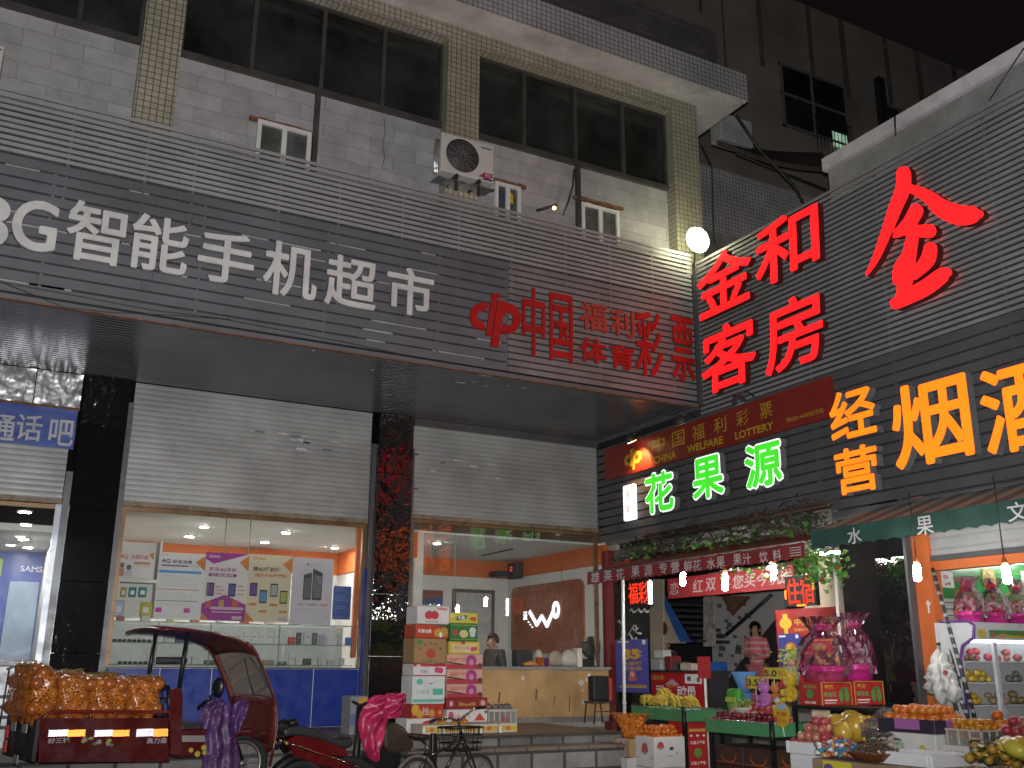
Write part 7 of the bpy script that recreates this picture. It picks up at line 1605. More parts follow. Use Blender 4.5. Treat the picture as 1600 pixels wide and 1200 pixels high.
person('woman in a pink striped knitted jacket standing before the white wall', V((c.x, c.y, c.z-1.53)), math.radians(-68), 1.0, dict(chin=(.02, -.055, 1.475), wrR=(-.02, -.20, 1.10), haR=(.05, -.21, 1.12), wrL=(.06, -.20, 1.06), haL=(0, -.22, 1.08), pelvis=(0, 0, .9)), m_pinkj, mat('pink_trousers', (.42, .14, .17), .8), True)
MB().box((c.x-.6, c.y-.6, .152), (c.x+.5, c.y+.6, c.z-1.53)).build('stair_landing', m_conc, fs)
c = B(1041, 1008, 10.4)
person('clerk with dark hair bending behind the red lottery counter', V((c.x, c.y, c.z-1.50)), math.radians(-60), 1.0, dict(skull=(0, -.08, 1.50), chin=(0, -.13, 1.45), crown=(0, -.05, 1.59), neck=(0, -.03, 1.42)), mat('dark_red_jacket', (.06, .02, .02), .7), mat('dark_trousers', (.02, .02, .025), .7))
MB().box((c.x-.5, c.y-.6, .152), (c.x+.5, c.y+.6, c.z-1.50)).build('raised_floor', m_conc, fs)
# ================================================================== FRUIT STALLS
m_grn = mat('green_tray', (.06, .22, .09), .4, var=.15, vs=4)
GZ = .165
def stall(lab, x0, y0, dx, dy, zt, hp):
    o = thing('fruit_stall', lab, 'fruit stall', (x0, y0, GZ), 'green fruit stalls')
    zb = zt-hp
    s = MB(); s.rbox((x0, y0, zb), (x0+dx, y0+.015, zt), .004, 1).rbox((x0, y0+.016, zb), (x0+.015, y0+dy, zt), .004, 1).box((x0+dx-.015, y0+.016, zb), (x0+dx, y0+dy, zt)).box((x0+.016, y0+dy-.015, zb), (x0+dx-.016, y0+dy, zt)); s.build('tray_sides', m_grn, o)
    MB().box((x0+.016, y0+.016, zb+.01), (x0+dx-.016, y0+dy-.016, zt-.035)).build('tray_floor', mat('white_liner', (.55, .55, .52), .6), o)
    s = MB()
    for a, b in (((x0, y0, zt), (x0+dx, y0, zt)), ((x0, y0, zt), (x0, y0+dy, zt))): s.tube([a, b], .008, 6)
    s.build('chrome_edge', mat('bright_edge', (.5, .5, .48), .25, .8), o)
    MB().tube([(x0-.012, y0-.012, zb-.12), (x0-.012, y0-.012, zt+.03)], .026, 8).build('corner_post', m_blackm, o)
    for a, b in ((.04, .04), (dx-.04, .04), (.04, dy-.04), (dx-.04, dy-.04)): MB().box((x0+a-.02, y0+b-.02, GZ), (x0+a+.02, y0+b+.02, zb)).build('leg', m_blackm, o)
    return zt-.035
z1_ = B(1058, 1108, 7.35).z; tz1 = stall('green tray stall with bananas, the farther one by the lottery counter', 7.35, 9.49, .62, 1.04, z1_, .135)
z2_ = B(1187, 1129, 7.0).z; tz2 = stall('green tray stall with red apples and plush toys', 7.0, 7.68, .60, 1.0, z2_, .13)
m_ban = mat('banana_yellow', (.46, .33, .04), .4, var=.25, vs=15)
def bananas(c, yaw, lab, n=5):
    o = thing('banana_bunch', lab, 'bananas', c, 'banana bunches'); s = MB(); c = V(c); e = V((math.cos(yaw), math.sin(yaw), 0)); w = V((-e.y, e.x, 0))
    for i in range(n+2):
        lay, row = divmod(i, 4); off = w*(row-1.5)*.045+V((0, 0, .03+lay*.042+(.012 if row in (1, 2) else 0))); tw = rnd.uniform(-.12, .12)
        d = (e+w*(tw+(row-1.5)*.10)).normalized(); L_ = rnd.uniform(.20, .25)
        pts = [c+off-d*L_*.5+d*(L_*k/8)+V((0, 0, .062*math.sin(math.pi*min(1, k/8*.95+.05))-.01)) for k in range(9)]
        s.tube(pts, [.009, .017, .0235, .0265, .027, .0265, .022, .014, .005], 7)
    s.build('fruit', m_ban, o); MB().tube([c-e*.16+V((0, 0, .075)), c-e*.09+V((0, 0, .07))], .022, 6).build('stalk', mat('banana_stalk', (.13, .12, .03), .7), o)
for px_, dx_, yw, l in ((1008, .16, -1.75, 'banana bunch at the left end of the farther green stall'), (1031, .20, -1.3, 'banana bunch second from the left on the green stall'), (1058, .22, -1.7, 'banana bunch in the middle of the green stall'), (1078, .30, -1.35, 'banana bunch at the right of the farther green stall'), (1022, .42, -1.6, 'banana bunch lying at the back of the green stall')):
    q = B(px_, 1103, 7.35+dx_); bananas((q.x, min(max(q.y, 9.62), 10.40), tz1+(.09 if dx_ > .4 else .02)), yw, l)
def fruit_proto(name, r, m, sq=(1, 1, .9), stem=None):
    s = MB(); bm = bmesh.new(); bmesh.ops.create_icosphere(bm, subdivisions=3, radius=1)
    for v in bm.verts:
        q = v.co; rad = math.hypot(q.x, q.y); dz = -.18*math.exp(-(rad/.28)**2) if q.z > 0 else .12*math.exp(-(rad/.22)**2)
        v.co = V((q.x*r*sq[0], q.y*r*sq[1], (q.z+dz)*r*sq[2]))
    s.bm(bm, None, True)
    if stem: s.mat(stem).tube([(0, 0, r*sq[2]*.75), (r*.08, 0, r*sq[2]*1.08)], r*.06, 5)
    s.mats = [m]+([stem] if stem else []); s.mi = [0]*len(s.mi) if not stem else [0 if i < 1280 else 1 for i in range(len(s.mi))]
    me_o = s.build(name, None, None, (0, 0, 0)); me = me_o.data; bpy.data.objects.remove(me_o); return me
def place(me, name, p, sc, lab, cat, grp):
    o = bpy.data.objects.new(name, me); COL.objects.link(o); o.location = p; o.scale = (sc, sc, sc); o.rotation_euler = (rnd.uniform(-.6, .6), rnd.uniform(-.6, .6), rnd.uniform(0, 6.28)); return tag(o, lab, cat, grp)
def mat_fruit(name, c1, c2, rough=.3, sc=9):
    if name in MATS: return MATS[name]
    m, nt, b = nodes(name); MATS[name] = m
    oi = N(nt, 'ShaderNodeObjectInfo'); f = noise(nt, coords(nt), sc, 3)
    ad = N(nt, 'ShaderNodeMath', operation='ADD'); nt.links.new(f, ad.inputs[0]); mm = N(nt, 'ShaderNodeMath', operation='MULTIPLY_ADD'); mm.inputs[1].default_value = .7; mm.inputs[2].default_value = -.35; nt.links.new(oi.outputs['Random'], mm.inputs[0]); nt.links.new(mm.outputs[0], ad.inputs[1])
    r = N(nt, 'ShaderNodeValToRGB'); r.color_ramp.elements[0].position = .3; r.color_ramp.elements[0].color = c1+(1,); r.color_ramp.elements[1].position = .75; r.color_ramp.elements[1].color = c2+(1,)
    nt.links.new(ad.outputs[0], r.inputs[0]); nt.links.new(r.outputs[0], b.inputs['Base Color']); b.inputs['Roughness'].default_value = rough; return m
m_stem = mat('fruit_stem', (.08, .05, .02), .8)
ap_pink = fruit_proto('pink_apple', .043, mat_fruit('pink_apple_skin', (.30, .03, .05), (.42, .20, .11)), stem=m_stem)
ap_dark = fruit_proto('dark_apple', .038, mat_fruit('dark_apple_skin', (.08, .006, .012), (.16, .015, .02), .2), stem=m_stem)
mandarin = fruit_proto('mandarin', .032, mat_fruit('mandarin_skin', (.46, .09, .008), (.48, .15, .012), .4, 14), (1, 1, .8))
kumquat = fruit_proto('kumquat', .026, mat_fruit('kumquat_skin', (.42, .13, .008), (.40, .20, .02), .35), (1, 1, .95))
orange_ = fruit_proto('orange', .042, mat_fruit('orange_skin', (.44, .09, .008), (.46, .15, .015), .4, 16))
def heap(me, name, x0, x1, y0, y1, z, r, layers, lab, cat, grp, skip=0.):
    for L_ in range(layers):
        ins = L_*r*.95; xs = x0+ins+r; k = 0
        while xs < x1-ins:
            ys = y0+ins+r+(r if k % 2 else 0)*.6
            while ys < y1-ins:
                if rnd.random() >= skip: place(me, name, (xs+rnd.uniform(-.2, .2)*r, ys+rnd.uniform(-.2, .2)*r, z+r*.85+L_*r*1.45+rnd.uniform(-.1, .1)*r), rnd.uniform(.9, 1.1), lab, cat, grp)
                ys += 2*r
            xs += 1.8*r; k += 1
heap(ap_dark, 'dark_apple', 7.02, 7.18, 7.72, 8.64, tz2, .038, 2, 'dark red apple in the front row on the nearer green stall', 'apple', 'dark apples on the green stall')
heap(ap_pink, 'pink_apple', 7.20, 7.58, 7.95, 8.64, tz2, .043, 3, 'pale red apple in the heap behind the dark apples', 'apple', 'pale apples on the green stall')
# plush toys and price cards on the nearer stall
def card(px0, py0, px1, py1, d, base, items, lab, name='price_card'):
    fr, w, h = rectB(px0, py0, px1, py1, d); return flat(name, lab, 'price card', fr, w, h, base, items), fr, w, h
BKC = (.03, .03, .03)
def price(px0, py0, px1, py1, d, txt, lab, zfoot):
    o, fr, w, h = card(px0, py0, px1, py1, d, (.46, .38, .04), [('t', txt, .38, .5, .55, .55, BKC, .03), ('t', '元', .82, .55, .24, .4, (.45, .05, .03), .02), ('r', .0, .0, .12, 1, (.45, .08, .04))], lab)
    MB().tube([fr[0]+V((.006, 0, -h/2)), V((fr[0].x+.006, fr[0].y, zfoot))], .005, 5).build('stick', m_white, o)
price(1165, 1057, 1195, 1076, 7.35, '3.5', 'yellow price card standing between the blue and pink toys', tz2)
price(1191, 1043, 1226, 1061, 7.5, '5.0', 'yellow price card standing behind the pink toy', tz2)
def plush(nm, px_, pyb, d, h, c, lab, ears=True, c2=None):
    y = B(px_, pyb, d).y; z = B(px_, pyb, d).z; o = thing(nm, lab, 'plush toy', (d, y, z)); m = mat('plush_%02x%02x%02x' % tuple(int(q*255) for q in c), c, .9, var=.25, vs=14, bs=.6, bsc=90); p = V((d, y, z))
    MB().ball(p+V((0, 0, h*.27)), h*.27, 3, (.85, .95, 1)).build('body', m, o)
    MB().ball(p+V((-.01, 0, h*.68)), h*.24, 3, (.9, 1.1, .95)).build('head', m, o)
    for sg in (-1, 1):
        if ears: MB().ball(p+V((0, sg*h*.18, h*.93)), h*.09, 2, (.6, .8, 1.5)).build('ear', m, o)
        MB().ball(p+V((-h*.18, sg*h*.2, h*.30)), h*.10, 2, (1, .8, 1.3)).build('arm', m, o)
        MB().ball(p+V((-h*.2, sg*h*.14, h*.08)), h*.11, 2, (1.3, .9, .8)).build('foot', m, o)
        MB().ball(p+V((-h*.20, sg*h*.09, h*.74)), h*.03, 1).build('eye', m_hair, o)
    MB().ball(p+V((-h*.19, 0, h*.64)), h*.09, 2, (.7, 1.1, .8)).build('muzzle', mat('plush_pale', c2 or (.5, .42, .4), .9), o)
plush('plush_toy', 1196, 1104, 7.18, .27, (.36, .12, .33), 'lilac pink plush toy sitting in front on the green stall')
plush('plush_toy', 1237, 1097, 7.42, .30, (.55, .38, .02), 'bright yellow plush toy at the right end of the green stall', True)
plush('plush_toy', 1213, 1098, 7.45, .20, (.46, .16, .04), 'small orange plush toy between the lilac and the yellow one')
plush('plush_toy', 1217, 1112, 7.12, .15, (.40, .42, .42), 'small white and dark plush head lying by the round yellow sign', False, (.05, .08, .09))
c = B(1150, 1092, 7.35); tag(MB().mat(mat('green_toy_bag', (.05, .28, .03), .6, var=.2)).rbox((7.30, c.y-.09, tz2+.10), (7.40, c.y+.12, tz2+.34), .05, 3).mat(pm((.35, .4, .03))).rbox((7.285, c.y-.06, tz2+.2), (7.299, c.y+.10, tz2+.25), .005).build('toy_bag', None, None, (7.35, c.y, tz2+.1)), 'green toy bag with a yellow stripe on the left of the green stall', 'toy bag')
tag(MB().rbox((7.3, c.y-.14, tz2), (7.45, c.y+.15, tz2+.098), .03).build('toy_box', mat('blue_toy', (.06, .16, .32), .5), None, (7.4, c.y, tz2)), 'blue padded toy box under the green toy bag', 'toy box')
c = B(1163, 1062, 7.5); bm = bmesh.new(); bmesh.ops.create_cone(bm, segments=20, radius1=.05, radius2=.14, depth=.22, cap_ends=True)
tag(MB().bm(bm, Matrix.Translation((7.5, c.y, tz2+.40)), True).box((7.46, c.y-.05, tz2), (7.54, c.y+.05, tz2+.29)).build('toy_hat', mat('blue_felt', (.08, .20, .42), .8), None, (7.5, c.y, tz2)), 'light blue cone shaped toy behind the green toy bag', 'toy')
o = thing('grape_bowl', 'bowl of green grapes in front of the toys on the green stall', 'bowl', B(1160, 1098, 7.2)); q = V((7.25, B(1160, 1098, 7.25).y, tz2+.1))
MB().lathe(q, [(.06, 0), (.12, .05), (.125, .055), (.11, .05)], n=16).build('bowl', m_white, o)
s = MB()
for i in range(60): s.ball(q+V((rnd.uniform(-.08, .08), rnd.uniform(-.11, .11), .06+rnd.uniform(0, .07))), .016, 1)
s.build('grapes', mat('green_grapes', (.16, .22, .03), .3, var=.4, vs=20), o)
# round yellow sign on a stick
c = B(1221, 1116, 6.86); o = thing('round_sign', 'round yellow and red sale sign on a stick before the apples', 'sign', c)
fr = frameB(c); n = 24; s = MB(); s.prism([(.105*(1+.04*(i % 2))*math.cos(i*6.283/n), .115*(1+.04*(i % 2))*math.sin(i*6.283/n)) for i in range(n)], fr, -.004, 0); s.build('disc', mat('yellow_card', (.52, .36, .02), .5), o)
s = MB(); layout(s, fr, .21, .23, [('o', .55, .2, .28, .13, (.25, .33, .55)), ('o', .14, .7, .1, .13, (.45, .03, .03)), ('t', '新鲜', .52, .5, .66, .2, (.45, .03, .02), .02), ('t', '好吃', .55, .76, .5, .17, (.45, .03, .02), .02)]); s.build('print', None, o)
MB().tube([c+V((.006, 0, -.11)), V((c.x+.02, c.y, z2_-.10))], .006, 5).build('stick', m_white, o)
# green white flower pot behind
o = thing('flower_basket', 'basket of pale yellow green flowers beside the blue poster', 'flowers', B(1238, 1050, 7.75)); q = B(1238, 1052, 7.75)
MB().lathe(q, [(.06, -.12), (.085, 0), (.10, .07), (.11, .075)], n=16).build('basket', mat('pale_wrap', (.42, .42, .25), .6), o)
MB().lathe((q.x, q.y, GZ), [(.13, 0), (.13, .01), (.03, .02), (.03, q.z-GZ-.13), (.10, q.z-GZ-.122)], n=14).build('stand', m_dark, o)
s = MB()
for i in range(90): s.mat(pm(rnd.choice([(.40, .46, .06), (.48, .48, .25), (.25, .38, .04)]))).ball(q+V((rnd.gauss(0, .05), rnd.gauss(0, .075), .10+rnd.uniform(0, .14))), rnd.uniform(.012, .026), 1, (1, 1, .7), .3)
s.mat(pm((.5, .2, .18))).ball(q+V((-.06, -.06, .10)), .05, 2, (1, 1, .7)); s.build('flowers', None, o)
# price of the things below the stalls: white mandarin cartons, red display, dark cartons
def cartonB(px_c, pyt, d, dx, dy, h, base, front, side, lab, group=None, z=None, name='carton', bm_=None):
    """near corner at pixel column px_c, top of the corner at pyt, on the plane x = d"""
    q = B(px_c, pyt, d); z0 = q.z-h if z is None else z; return carton(name, lab, (d, q.y, z0), dx, dy, q.z-z0-.002, base, front, side, group=group, bm_=bm_), q
LOGO = lambda u, v, r: [('o', u, v, r*.9, r*1.1, (.40, .06, .07)), ('p', [(u-r*1.1, v+r*.2), (u+r*1.1, v+r*.2), (u+r, v+r*.65), (u-r, v+r*.65)], (.45, .1, .1)), ('p', [(u-r*.8, v+r*.7), (u+r*.8, v+r*.7), (u, v+r*1.3)], (.3, .3, .34))]
wfr = LOGO(.2, .28, .12)+[('o', .55, .38, .07, .06, (.05, .05, .05)), ('o', .72, .55, .02, .03, (.05, .05, .05)), ('r', .4, .6, .6, .63, (.3, .3, .3))]
o1, q1_ = cartonB(1022, 1152, 6.85, .42, .36, .32, (.58, .57, .55), wfr, LOGO(.5, .4, .18)+[('o', .15, .7, .02, .04, BKC), ('o', .85, .7, .02, .04, BKC)], 'white carton heaped with mandarins below the farther green stall', 'white mandarin cartons')
carton('carton', 'white carton under the carton heaped with mandarins', (6.85, q1_.y, q1_.z-.66), .42, .36, .335, (.58, .57, .55), wfr, LOGO(.5, .4, .18), group='white mandarin cartons')
carton('carton', 'lowest white carton of the mandarin stack', (6.85, q1_.y, GZ), .42, .36, q1_.z-.665-GZ, (.58, .57, .55), (), (), group='white mandarin cartons')
heap(mandarin, 'mandarin', 6.86, 7.26, q1_.y+.01, q1_.y+.36, q1_.z-.03, .032, 3, 'small mandarin in the heap on the white carton', 'mandarin', 'mandarins on the white carton')
o2, q2_ = cartonB(985, 1155, 6.85, .03, .03, .03, KRAFT, (), (), 'x'); 
for ch_ in list(o2.children): bpy.data.objects.remove(ch_)
bpy.data.objects.remove(o2)
yk = B(984, 1160, 6.9).y; zk = B(968, 1153, 6.9).z
carton('carton', 'brown carton with grey label below the net bag of mandarins', (6.9, yk, zk-.2), .3, .36, .198, (.36, .24, .13), (), [('r', .28, .0, .75, 1, (.38, .36, .35)), ('o', .5, .4, .09, .25, (.45, .06, .05))])
carton('carton', 'white carton with red logo at the foot of the left mandarin stack', (6.85, yk-.02, GZ), .36, .40, zk-.203-GZ, (.56, .55, .53), (), LOGO(.48, .16, .13))
o = thing('net_bag', 'open orange net bag of mandarins on the brown carton', 'net bag', (7.05, yk+.18, zk)); s = MB()
for i in range(70):
    t = rnd.random(); r = .10+.14*t; a = rnd.random()*6.28; s.ball(V((7.05, yk+.18, zk+.03+t*.2))+V((r*.7*rnd.random()**.5*math.cos(a), r*rnd.random()**.5*math.sin(a), 0)), .033, 2)
s.build('fruits', mat('net_mandarin', (.52, .15, .012), .4, var=.25, vs=18), o)
s = MB(); n = 30; vs = [V((7.05, yk+.18, zk))+V((R0*.75*(1+rnd.uniform(-.08, .08))*math.cos(6.283*i/n), R0*(1+rnd.uniform(-.08, .08))*math.sin(6.283*i/n), hh)) for R0, hh in ((.12, 0), (.14, .08), (.19, .16), (.25, .24), (.30, .27)) for i in range(n)]
s.add(vs, [(j*n+i, j*n+(i+1) % n, (j+1)*n+(i+1) % n, (j+1)*n+i) for j in range(4) for i in range(n)], True); s.build('net', m_net, o)
yq = B(1092, 1130, 7.2).y
carton('display_stand', 'tall red display carton with fruit pictures under the farther green stall', (7.40, 9.52, GZ), .30, .34, z1_-.14-GZ, (.36, .015, .015), [('r', .1, .1, .9, .14, (.5, .3, .05)), ('t', '红富士苹果', .5, .30, .7, .05, WH), ('o', .5, .45, .2, .07, (.1, .25, .05)), ('t', '红富士苹果', .5, .60, .7, .05, WH), ('o', .5, .75, .2, .07, (.1, .25, .05)), ('o', .2, .2, .06, .015, WH), ('o', .5, .2, .06, .015, WH), ('o', .8, .2, .06, .015, WH)], (), cat='display')
for k in range(3):
    zz = GZ+.005+k*.19
    for j in range(2):
        carton('carton', 'dark carton with an orange half circle stacked under the apple stall', (7.06, 7.75+j*.44, zz), .48, .43, .185, (.045, .018, .012), [('o', .5, .5, .28, .42, (.30, .07, .01)), ('o', .5, .42, .26, .40, (.05, .02, .012)), ('r', .05, .85, .95, .9, (.2, .05, .02))], [('o', .5, .5, .28, .42, (.30, .07, .01)), ('o', .5, .42, .26, .40, (.05, .02, .012)), ('r', .05, .85, .95, .9, (.2, .05, .02))], group='dark cartons under the apple stall')
# black rack with the melon cartons and gift baskets
zr_ = B(1285, 1103, 7.35).z; yr_ = B(1285, 1103, 7.35).y
rk = thing('black_rack', 'black rack carrying the two red melon cartons', 'rack', (7.3, yr_, GZ))
MB().rbox((7.30, yr_-.62, zr_-.035), (7.85, yr_+.36, zr_), .006).build('top', m_blackm, rk)
for a in (-.6, .34):
    for b in (.02, .53): MB().box((7.30+b-.015, yr_+a-.015, GZ), (7.30+b+.015, yr_+a+.015, zr_-.035)).build('leg', m_blackm, rk)
MB().box((7.33, yr_-.58, zr_-.55), (7.82, yr_+.33, zr_-.53)).build('shelf', m_blackm, rk)
MEL = [('r', 0, 0, .03, 1, (.5, .25, .05)), ('r', .0, .0, 1, .03, (.5, .25, .05)), ('t', '香瓜', .25, .22, .3, .2, (.55, .3, .03), .03), ('t', '绿宝石', .27, .52, .42, .2, (.1, .35, .12), .02), ('r', .08, .75, .5, .8, WH), ('r', .08, .87, .46, .9, WH), ('o', .63, .6, .07, .26, (.08, .25, .05)), ('o', .82, .6, .08, .28, (.08, .25, .05)), ('p', [(.6, .35), (.75, .2), (.9, .3), (.75, .4)], (.05, .18, .05)), ('r', .97, 0, 1, 1, (.5, .25, .05))]
MELS = [('t', '绿宝石', .5, .2, .6, .15, (.15, .3, .1), .02), ('o', .5, .52, .16, .2, (.06, .22, .05)), ('t', '甜蜜', .5, .88, .5, .1, WH, .01)]
ya_ = yr_; hM = B(1285, 1066, 7.35).z-zr_
carton('melon_carton', 'left red carton with green melon pictures on the black rack', (7.35, ya_, zr_+.001), .40, .30, hM, (.36, .02, .015), MEL, MELS, group='red melon cartons')
wM = ya_-B(1331, 1080, 7.42).y
yb2 = B(1377, 1080, 7.6).y
carton('melon_carton', 'right red carton with green melon pictures on the black rack', (7.77, ya_-.02, zr_+.001), .40, .30, hM+.01, (.36, .02, .015), MEL, MELS, group='red melon cartons')
FR2 = [(.35, .05, .04), (.10, .02, .05), (.45, .30, .12), (.38, .20, .06), (.30, .28, .08), (.03, .02, .03)]
zg_ = zr_+hM+.004
gift_basket((7.58, ya_+.16, zg_), .50, .62, mat('pink_dotted_basket', (.42, .05, .13), .4, var=.4, vs=18), FR2, 'large wrapped gift basket of mixed fruit on the left melon carton', m_pink, 'wrapped gift baskets')
gift_basket((7.98, ya_+.13, zg_+.01), .38, .66, m_pink, [(.35, .33, .32), (.12, .05, .06), (.3, .28, .28)], 'taller gift basket in hot pink wrapping on the right melon carton', m_pink, 'wrapped gift baskets')
MB().box((7.75, ya_-.02, GZ), (8.2, ya_+.3, zr_-.002)).build('rear_shelf', m_blackm, rk)
# nearest row: foam box of apples, pomelos, snacks, citrus boxes
def foam(px_c, pyt, d, dx, dy, h, lab, front=(), side=(), rim=True, base=(.60, .61, .64)):
    q = B(px_c, pyt, d); x0, y0, z = d, q.y, q.z; o = thing('foam_box', lab, 'foam box', (x0, y0, z-h), 'white foam boxes')
    s = MB().rbox((x0+.02, y0+.02, z-h), (x0+dx-.02, y0+dy-.02, z-.10), .012, 2); s.build('box', mat('foam_white', base, .7, var=.06), o)
    s = MB(); e = .035
    s.rbox((x0, y0, z-.098), (x0+dx, y0+e, z), .008).rbox((x0, y0+dy-e, z-.098), (x0+dx, y0+dy, z), .008).rbox((x0, y0+e+.001, z-.098), (x0+e, y0+dy-e-.001, z), .008).rbox((x0+dx-e, y0+e+.001, z-.098), (x0+dx, y0+dy-e-.001, z), .008); s.build('rim', mat('foam_white', base, .7, var=.06), o)
    s = MB()
    if front: layout(s, frameA(V((x0+dx/2, y0+.02, z-.1-(h-.1)/2))), dx-.04, h-.1, front, .001)
    if side: layout(s, frameB(V((x0+.02, y0+dy/2, z-.1-(h-.1)/2))), dy-.04, h-.1, side, .001)
    if s.f: s.build('print', None, o)
    return (x0, y0, z)
PEAR = [('t', '付田香蕉', .35, .28, .5, .18, (.45, .04, .04), .0), ('o', .78, .45, .15, .22, (.50, .22, .03)), ('p', [(.7, .25), (.78, .33), (.88, .24), (.8, .38)], (.12, .2, .05)), ('p', [(0, .95), (.1, .6), (.35, .55), (.6, .8), (.65, 1), (0, 1)], (.14, .17, .42))]
fx, fy, fz_ = foam(1288, 1163, 6.45, .42, .46, .66, 'white foam box with red writing and a heap of pale apples', PEAR, PEAR)
MB_ = None
heap(ap_pink, 'pink_apple', fx+.01, fx+.41, fy+.01, fy+.45, fz_-.05, .043, 4, 'pale red apple heaped in the foam box with red writing', 'apple', 'apples in the foam box')
tag(MB().rbox((fx+.03, fy+.03, .002), (fx+.39, fy+.43, fz_-.662), .01).build('wooden_stand', mat('pallet_wood', (.2, .14, .08), .8, var=.4), None, (fx, fy, 0)), 'wooden stand under the foam box of pale apples', 'stand')
zp_ = B(1330, 1158, 6.9).z
pt = thing('plank_table', 'plank table under the pomelos and snack bags', 'table', (6.9, 5.4, 0))
MB().rbox((6.55, 4.7, zp_-.04), (7.28, B(1292, 1150, 6.9).y, zp_), .006).build('top', mat('pallet_wood', (.2, .14, .08), .8, var=.4), pt)
for a in (6.6, 7.23):
    for b in (4.75, 6.2): MB().box((a-.02, b-.02, .002), (a+.02, b+.02, zp_-.041)).build('leg', mat('pallet_wood', (.2, .14, .08), .8, var=.4), pt)
m_pom = mat_fruit('pomelo_skin', (.36, .21, .02), (.42, .29, .04), .3, 5)
pom = fruit_proto('pomelo', .10, m_pom, (1, 1, 1.12))
for (px_, py_, d_, sc) in ((1308, 1138, 6.85, 1.05), (1338, 1140, 6.85, 1.15), (1330, 1122, 7.10, 1.1), (1353, 1126, 7.12, 1.0), (1318, 1150, 6.70, .85)):
    q = B(px_, py_, d_); q.z = zp_+.105*sc if py_ > 1125 else zp_+.12*sc
    place(pom, 'pomelo', q, sc, 'yellow pomelo in the pile beside the foam box of apples', 'pomelo', 'pomelos')
def bag_of(px_, py_, d, w, h, cs, lab, n=26, r=.03, film=True, name='snack_bag', z=None):
    q = B(px_, py_, d); q.z = z if z is not None else q.z; o = thing(name, lab, 'bag', q, None); s = MB()
    for i in range(n):
        a = rnd.random()*6.28; t = rnd.random()**.5; s.mat(pm(rnd.choice(cs), .3)).ball(q+V((w*.32*t*math.cos(a), w*.5*t*math.sin(a), r*.6+rnd.random()*h*.75*(1-t*.6))), r*rnd.uniform(.7, 1.2), 1, (1, 1, .7), .35)
    s.build('contents', None, o)
    if film:
        bm = bmesh.new(); bmesh.ops.create_icosphere(bm, subdivisions=3, radius=1)
        for v in bm.verts: k = rnd.uniform(.86, 1.1); v.co = q+V((v.co.x*w*.42*k, v.co.y*w*.6*k, h*.45+v.co.z*h*.52*k))
        MB().bm(bm, None, False).build('film', m_film, o)
    return o
SN = [(.46, .33, .08), (.40, .10, .04), (.45, .38, .2), (.5, .28, .05)]
bag_of(1376, 1156, 6.9, .34, .22, SN, 'shiny bag of yellow and red dried fruit slices right of the pomelos', 40, .035, True, 'snack_bag', zp_)
bag_of(1392, 1168, 6.7, .36, .14, [(.4, .33, .25), (.45, .36, .3), (.35, .25, .18)], 'pale bag of dried slices behind the bowl of nuts', 40, .03, True, 'snack_bag', zp_)
bag_of(1350, 1150, 7.0, .2, .2, SN, 'small glossy snack bag leaning on the pomelos', 20, .03, True, 'snack_bag', zp_)
bag_of(1383, 1125, 7.15, .2, .3, [(.4, .4, .38), (.32, .3, .26)], 'knotted clear bag standing behind the snack bags', 12, .03, True, 'clear_bag', zp_)
# lower front row
zl_ = B(1340, 1187, 6.05).z
tag(MB().rbox((5.9, 4.5, .002), (6.5, 6.05, zl_-.004), .01).build('low_bench', mat('kraft_bench', (.24, .17, .10), .8, var=.3), None, (6.2, 5.3, 0)), 'low brown bench of cartons under the candy heap and nut bowl', 'bench')
CA = [(.05, .14, .28), (.48, .16, .04), (.5, .5, .48), (.04, .2, .25), (.45, .28, .1), (.35, .05, .04)]
bag_of(1312, 1190, 6.08, .42, .22, CA, 'heap of blue and orange wrapped candies in the front row', 120, .026, False, 'candy_heap', zl_)
q = B(1368, 1188, 6.1); o = thing('nut_bowl', 'brown shallow bowl heaped with dark nuts in the front row', 'bowl', (q.x, q.y, zl_)); q.z = zl_
MB().lathe(q, [(.13, 0), (.20, .06), (.205, .065), (.19, .06)], n=22).build('bowl', mat('brown_plastic', (.16, .05, .02), .4), o)
s = MB()
for i in range(150): a = rnd.random()*6.28; t = rnd.random()**.5; s.ball(q+V((.18*t*math.cos(a), .18*t*math.sin(a), .055+.09*(1-t)+rnd.uniform(-.01, .01))), rnd.uniform(.012, .018), 1, (1, 1, .8), .3)
s.build('nuts', mat('dark_nuts', (.075, .05, .03), .7, var=.5, vs=20), o)
o, fr, w, h = card(1286, 1190, 1330, 1208, 5.88, (.50, .44, .03), [('o', .2, .75, .18, .5, (.1, .06, .2)), ('o', .8, .6, .1, .2, (.45, .45, .3))], 'yellow price card in the lowest front row'); 
# right cluster
bq = B(1440, 1183, 6.3)
carton('banana_carton', 'white carton with banana pictures under the purple fruit box', (6.62, B(1461, 1150, 6.62).y, .35), .42, .46, B(1461, 1148, 6.62).z-.35, (.56, .56, .54), [('o', .62, .25, .14, .12, (.46, .40, .05)), ('o', .58, .22, .12, .1, (.56, .56, .54)), ('o', .3, .28, .06, .05, (.04, .04, .15)), ('p', [(.1, .5), (.9, .42), (.95, .47), (.1, .56)], (.1, .35, .15))], [('t', '香蕉', .25, .15, .2, .07, (.1, .3, .12)), ('o', .72, .22, .09, .1, (.5, .38, .03)), ('r', .1, .35, .4, .37, (.2, .2, .2))])
zpb = B(1461, 1148, 6.62).z; ypb = B(1461, 1150, 6.62).y
tag(MB().rbox((6.6, ypb, .002), (7.06, ypb+.48, .348), .01).build('wooden_stand', mat('pallet_wood', (.2, .14, .08), .8, var=.4), None, (6.6, ypb, 0)), 'wooden stand under the white banana carton', 'stand')
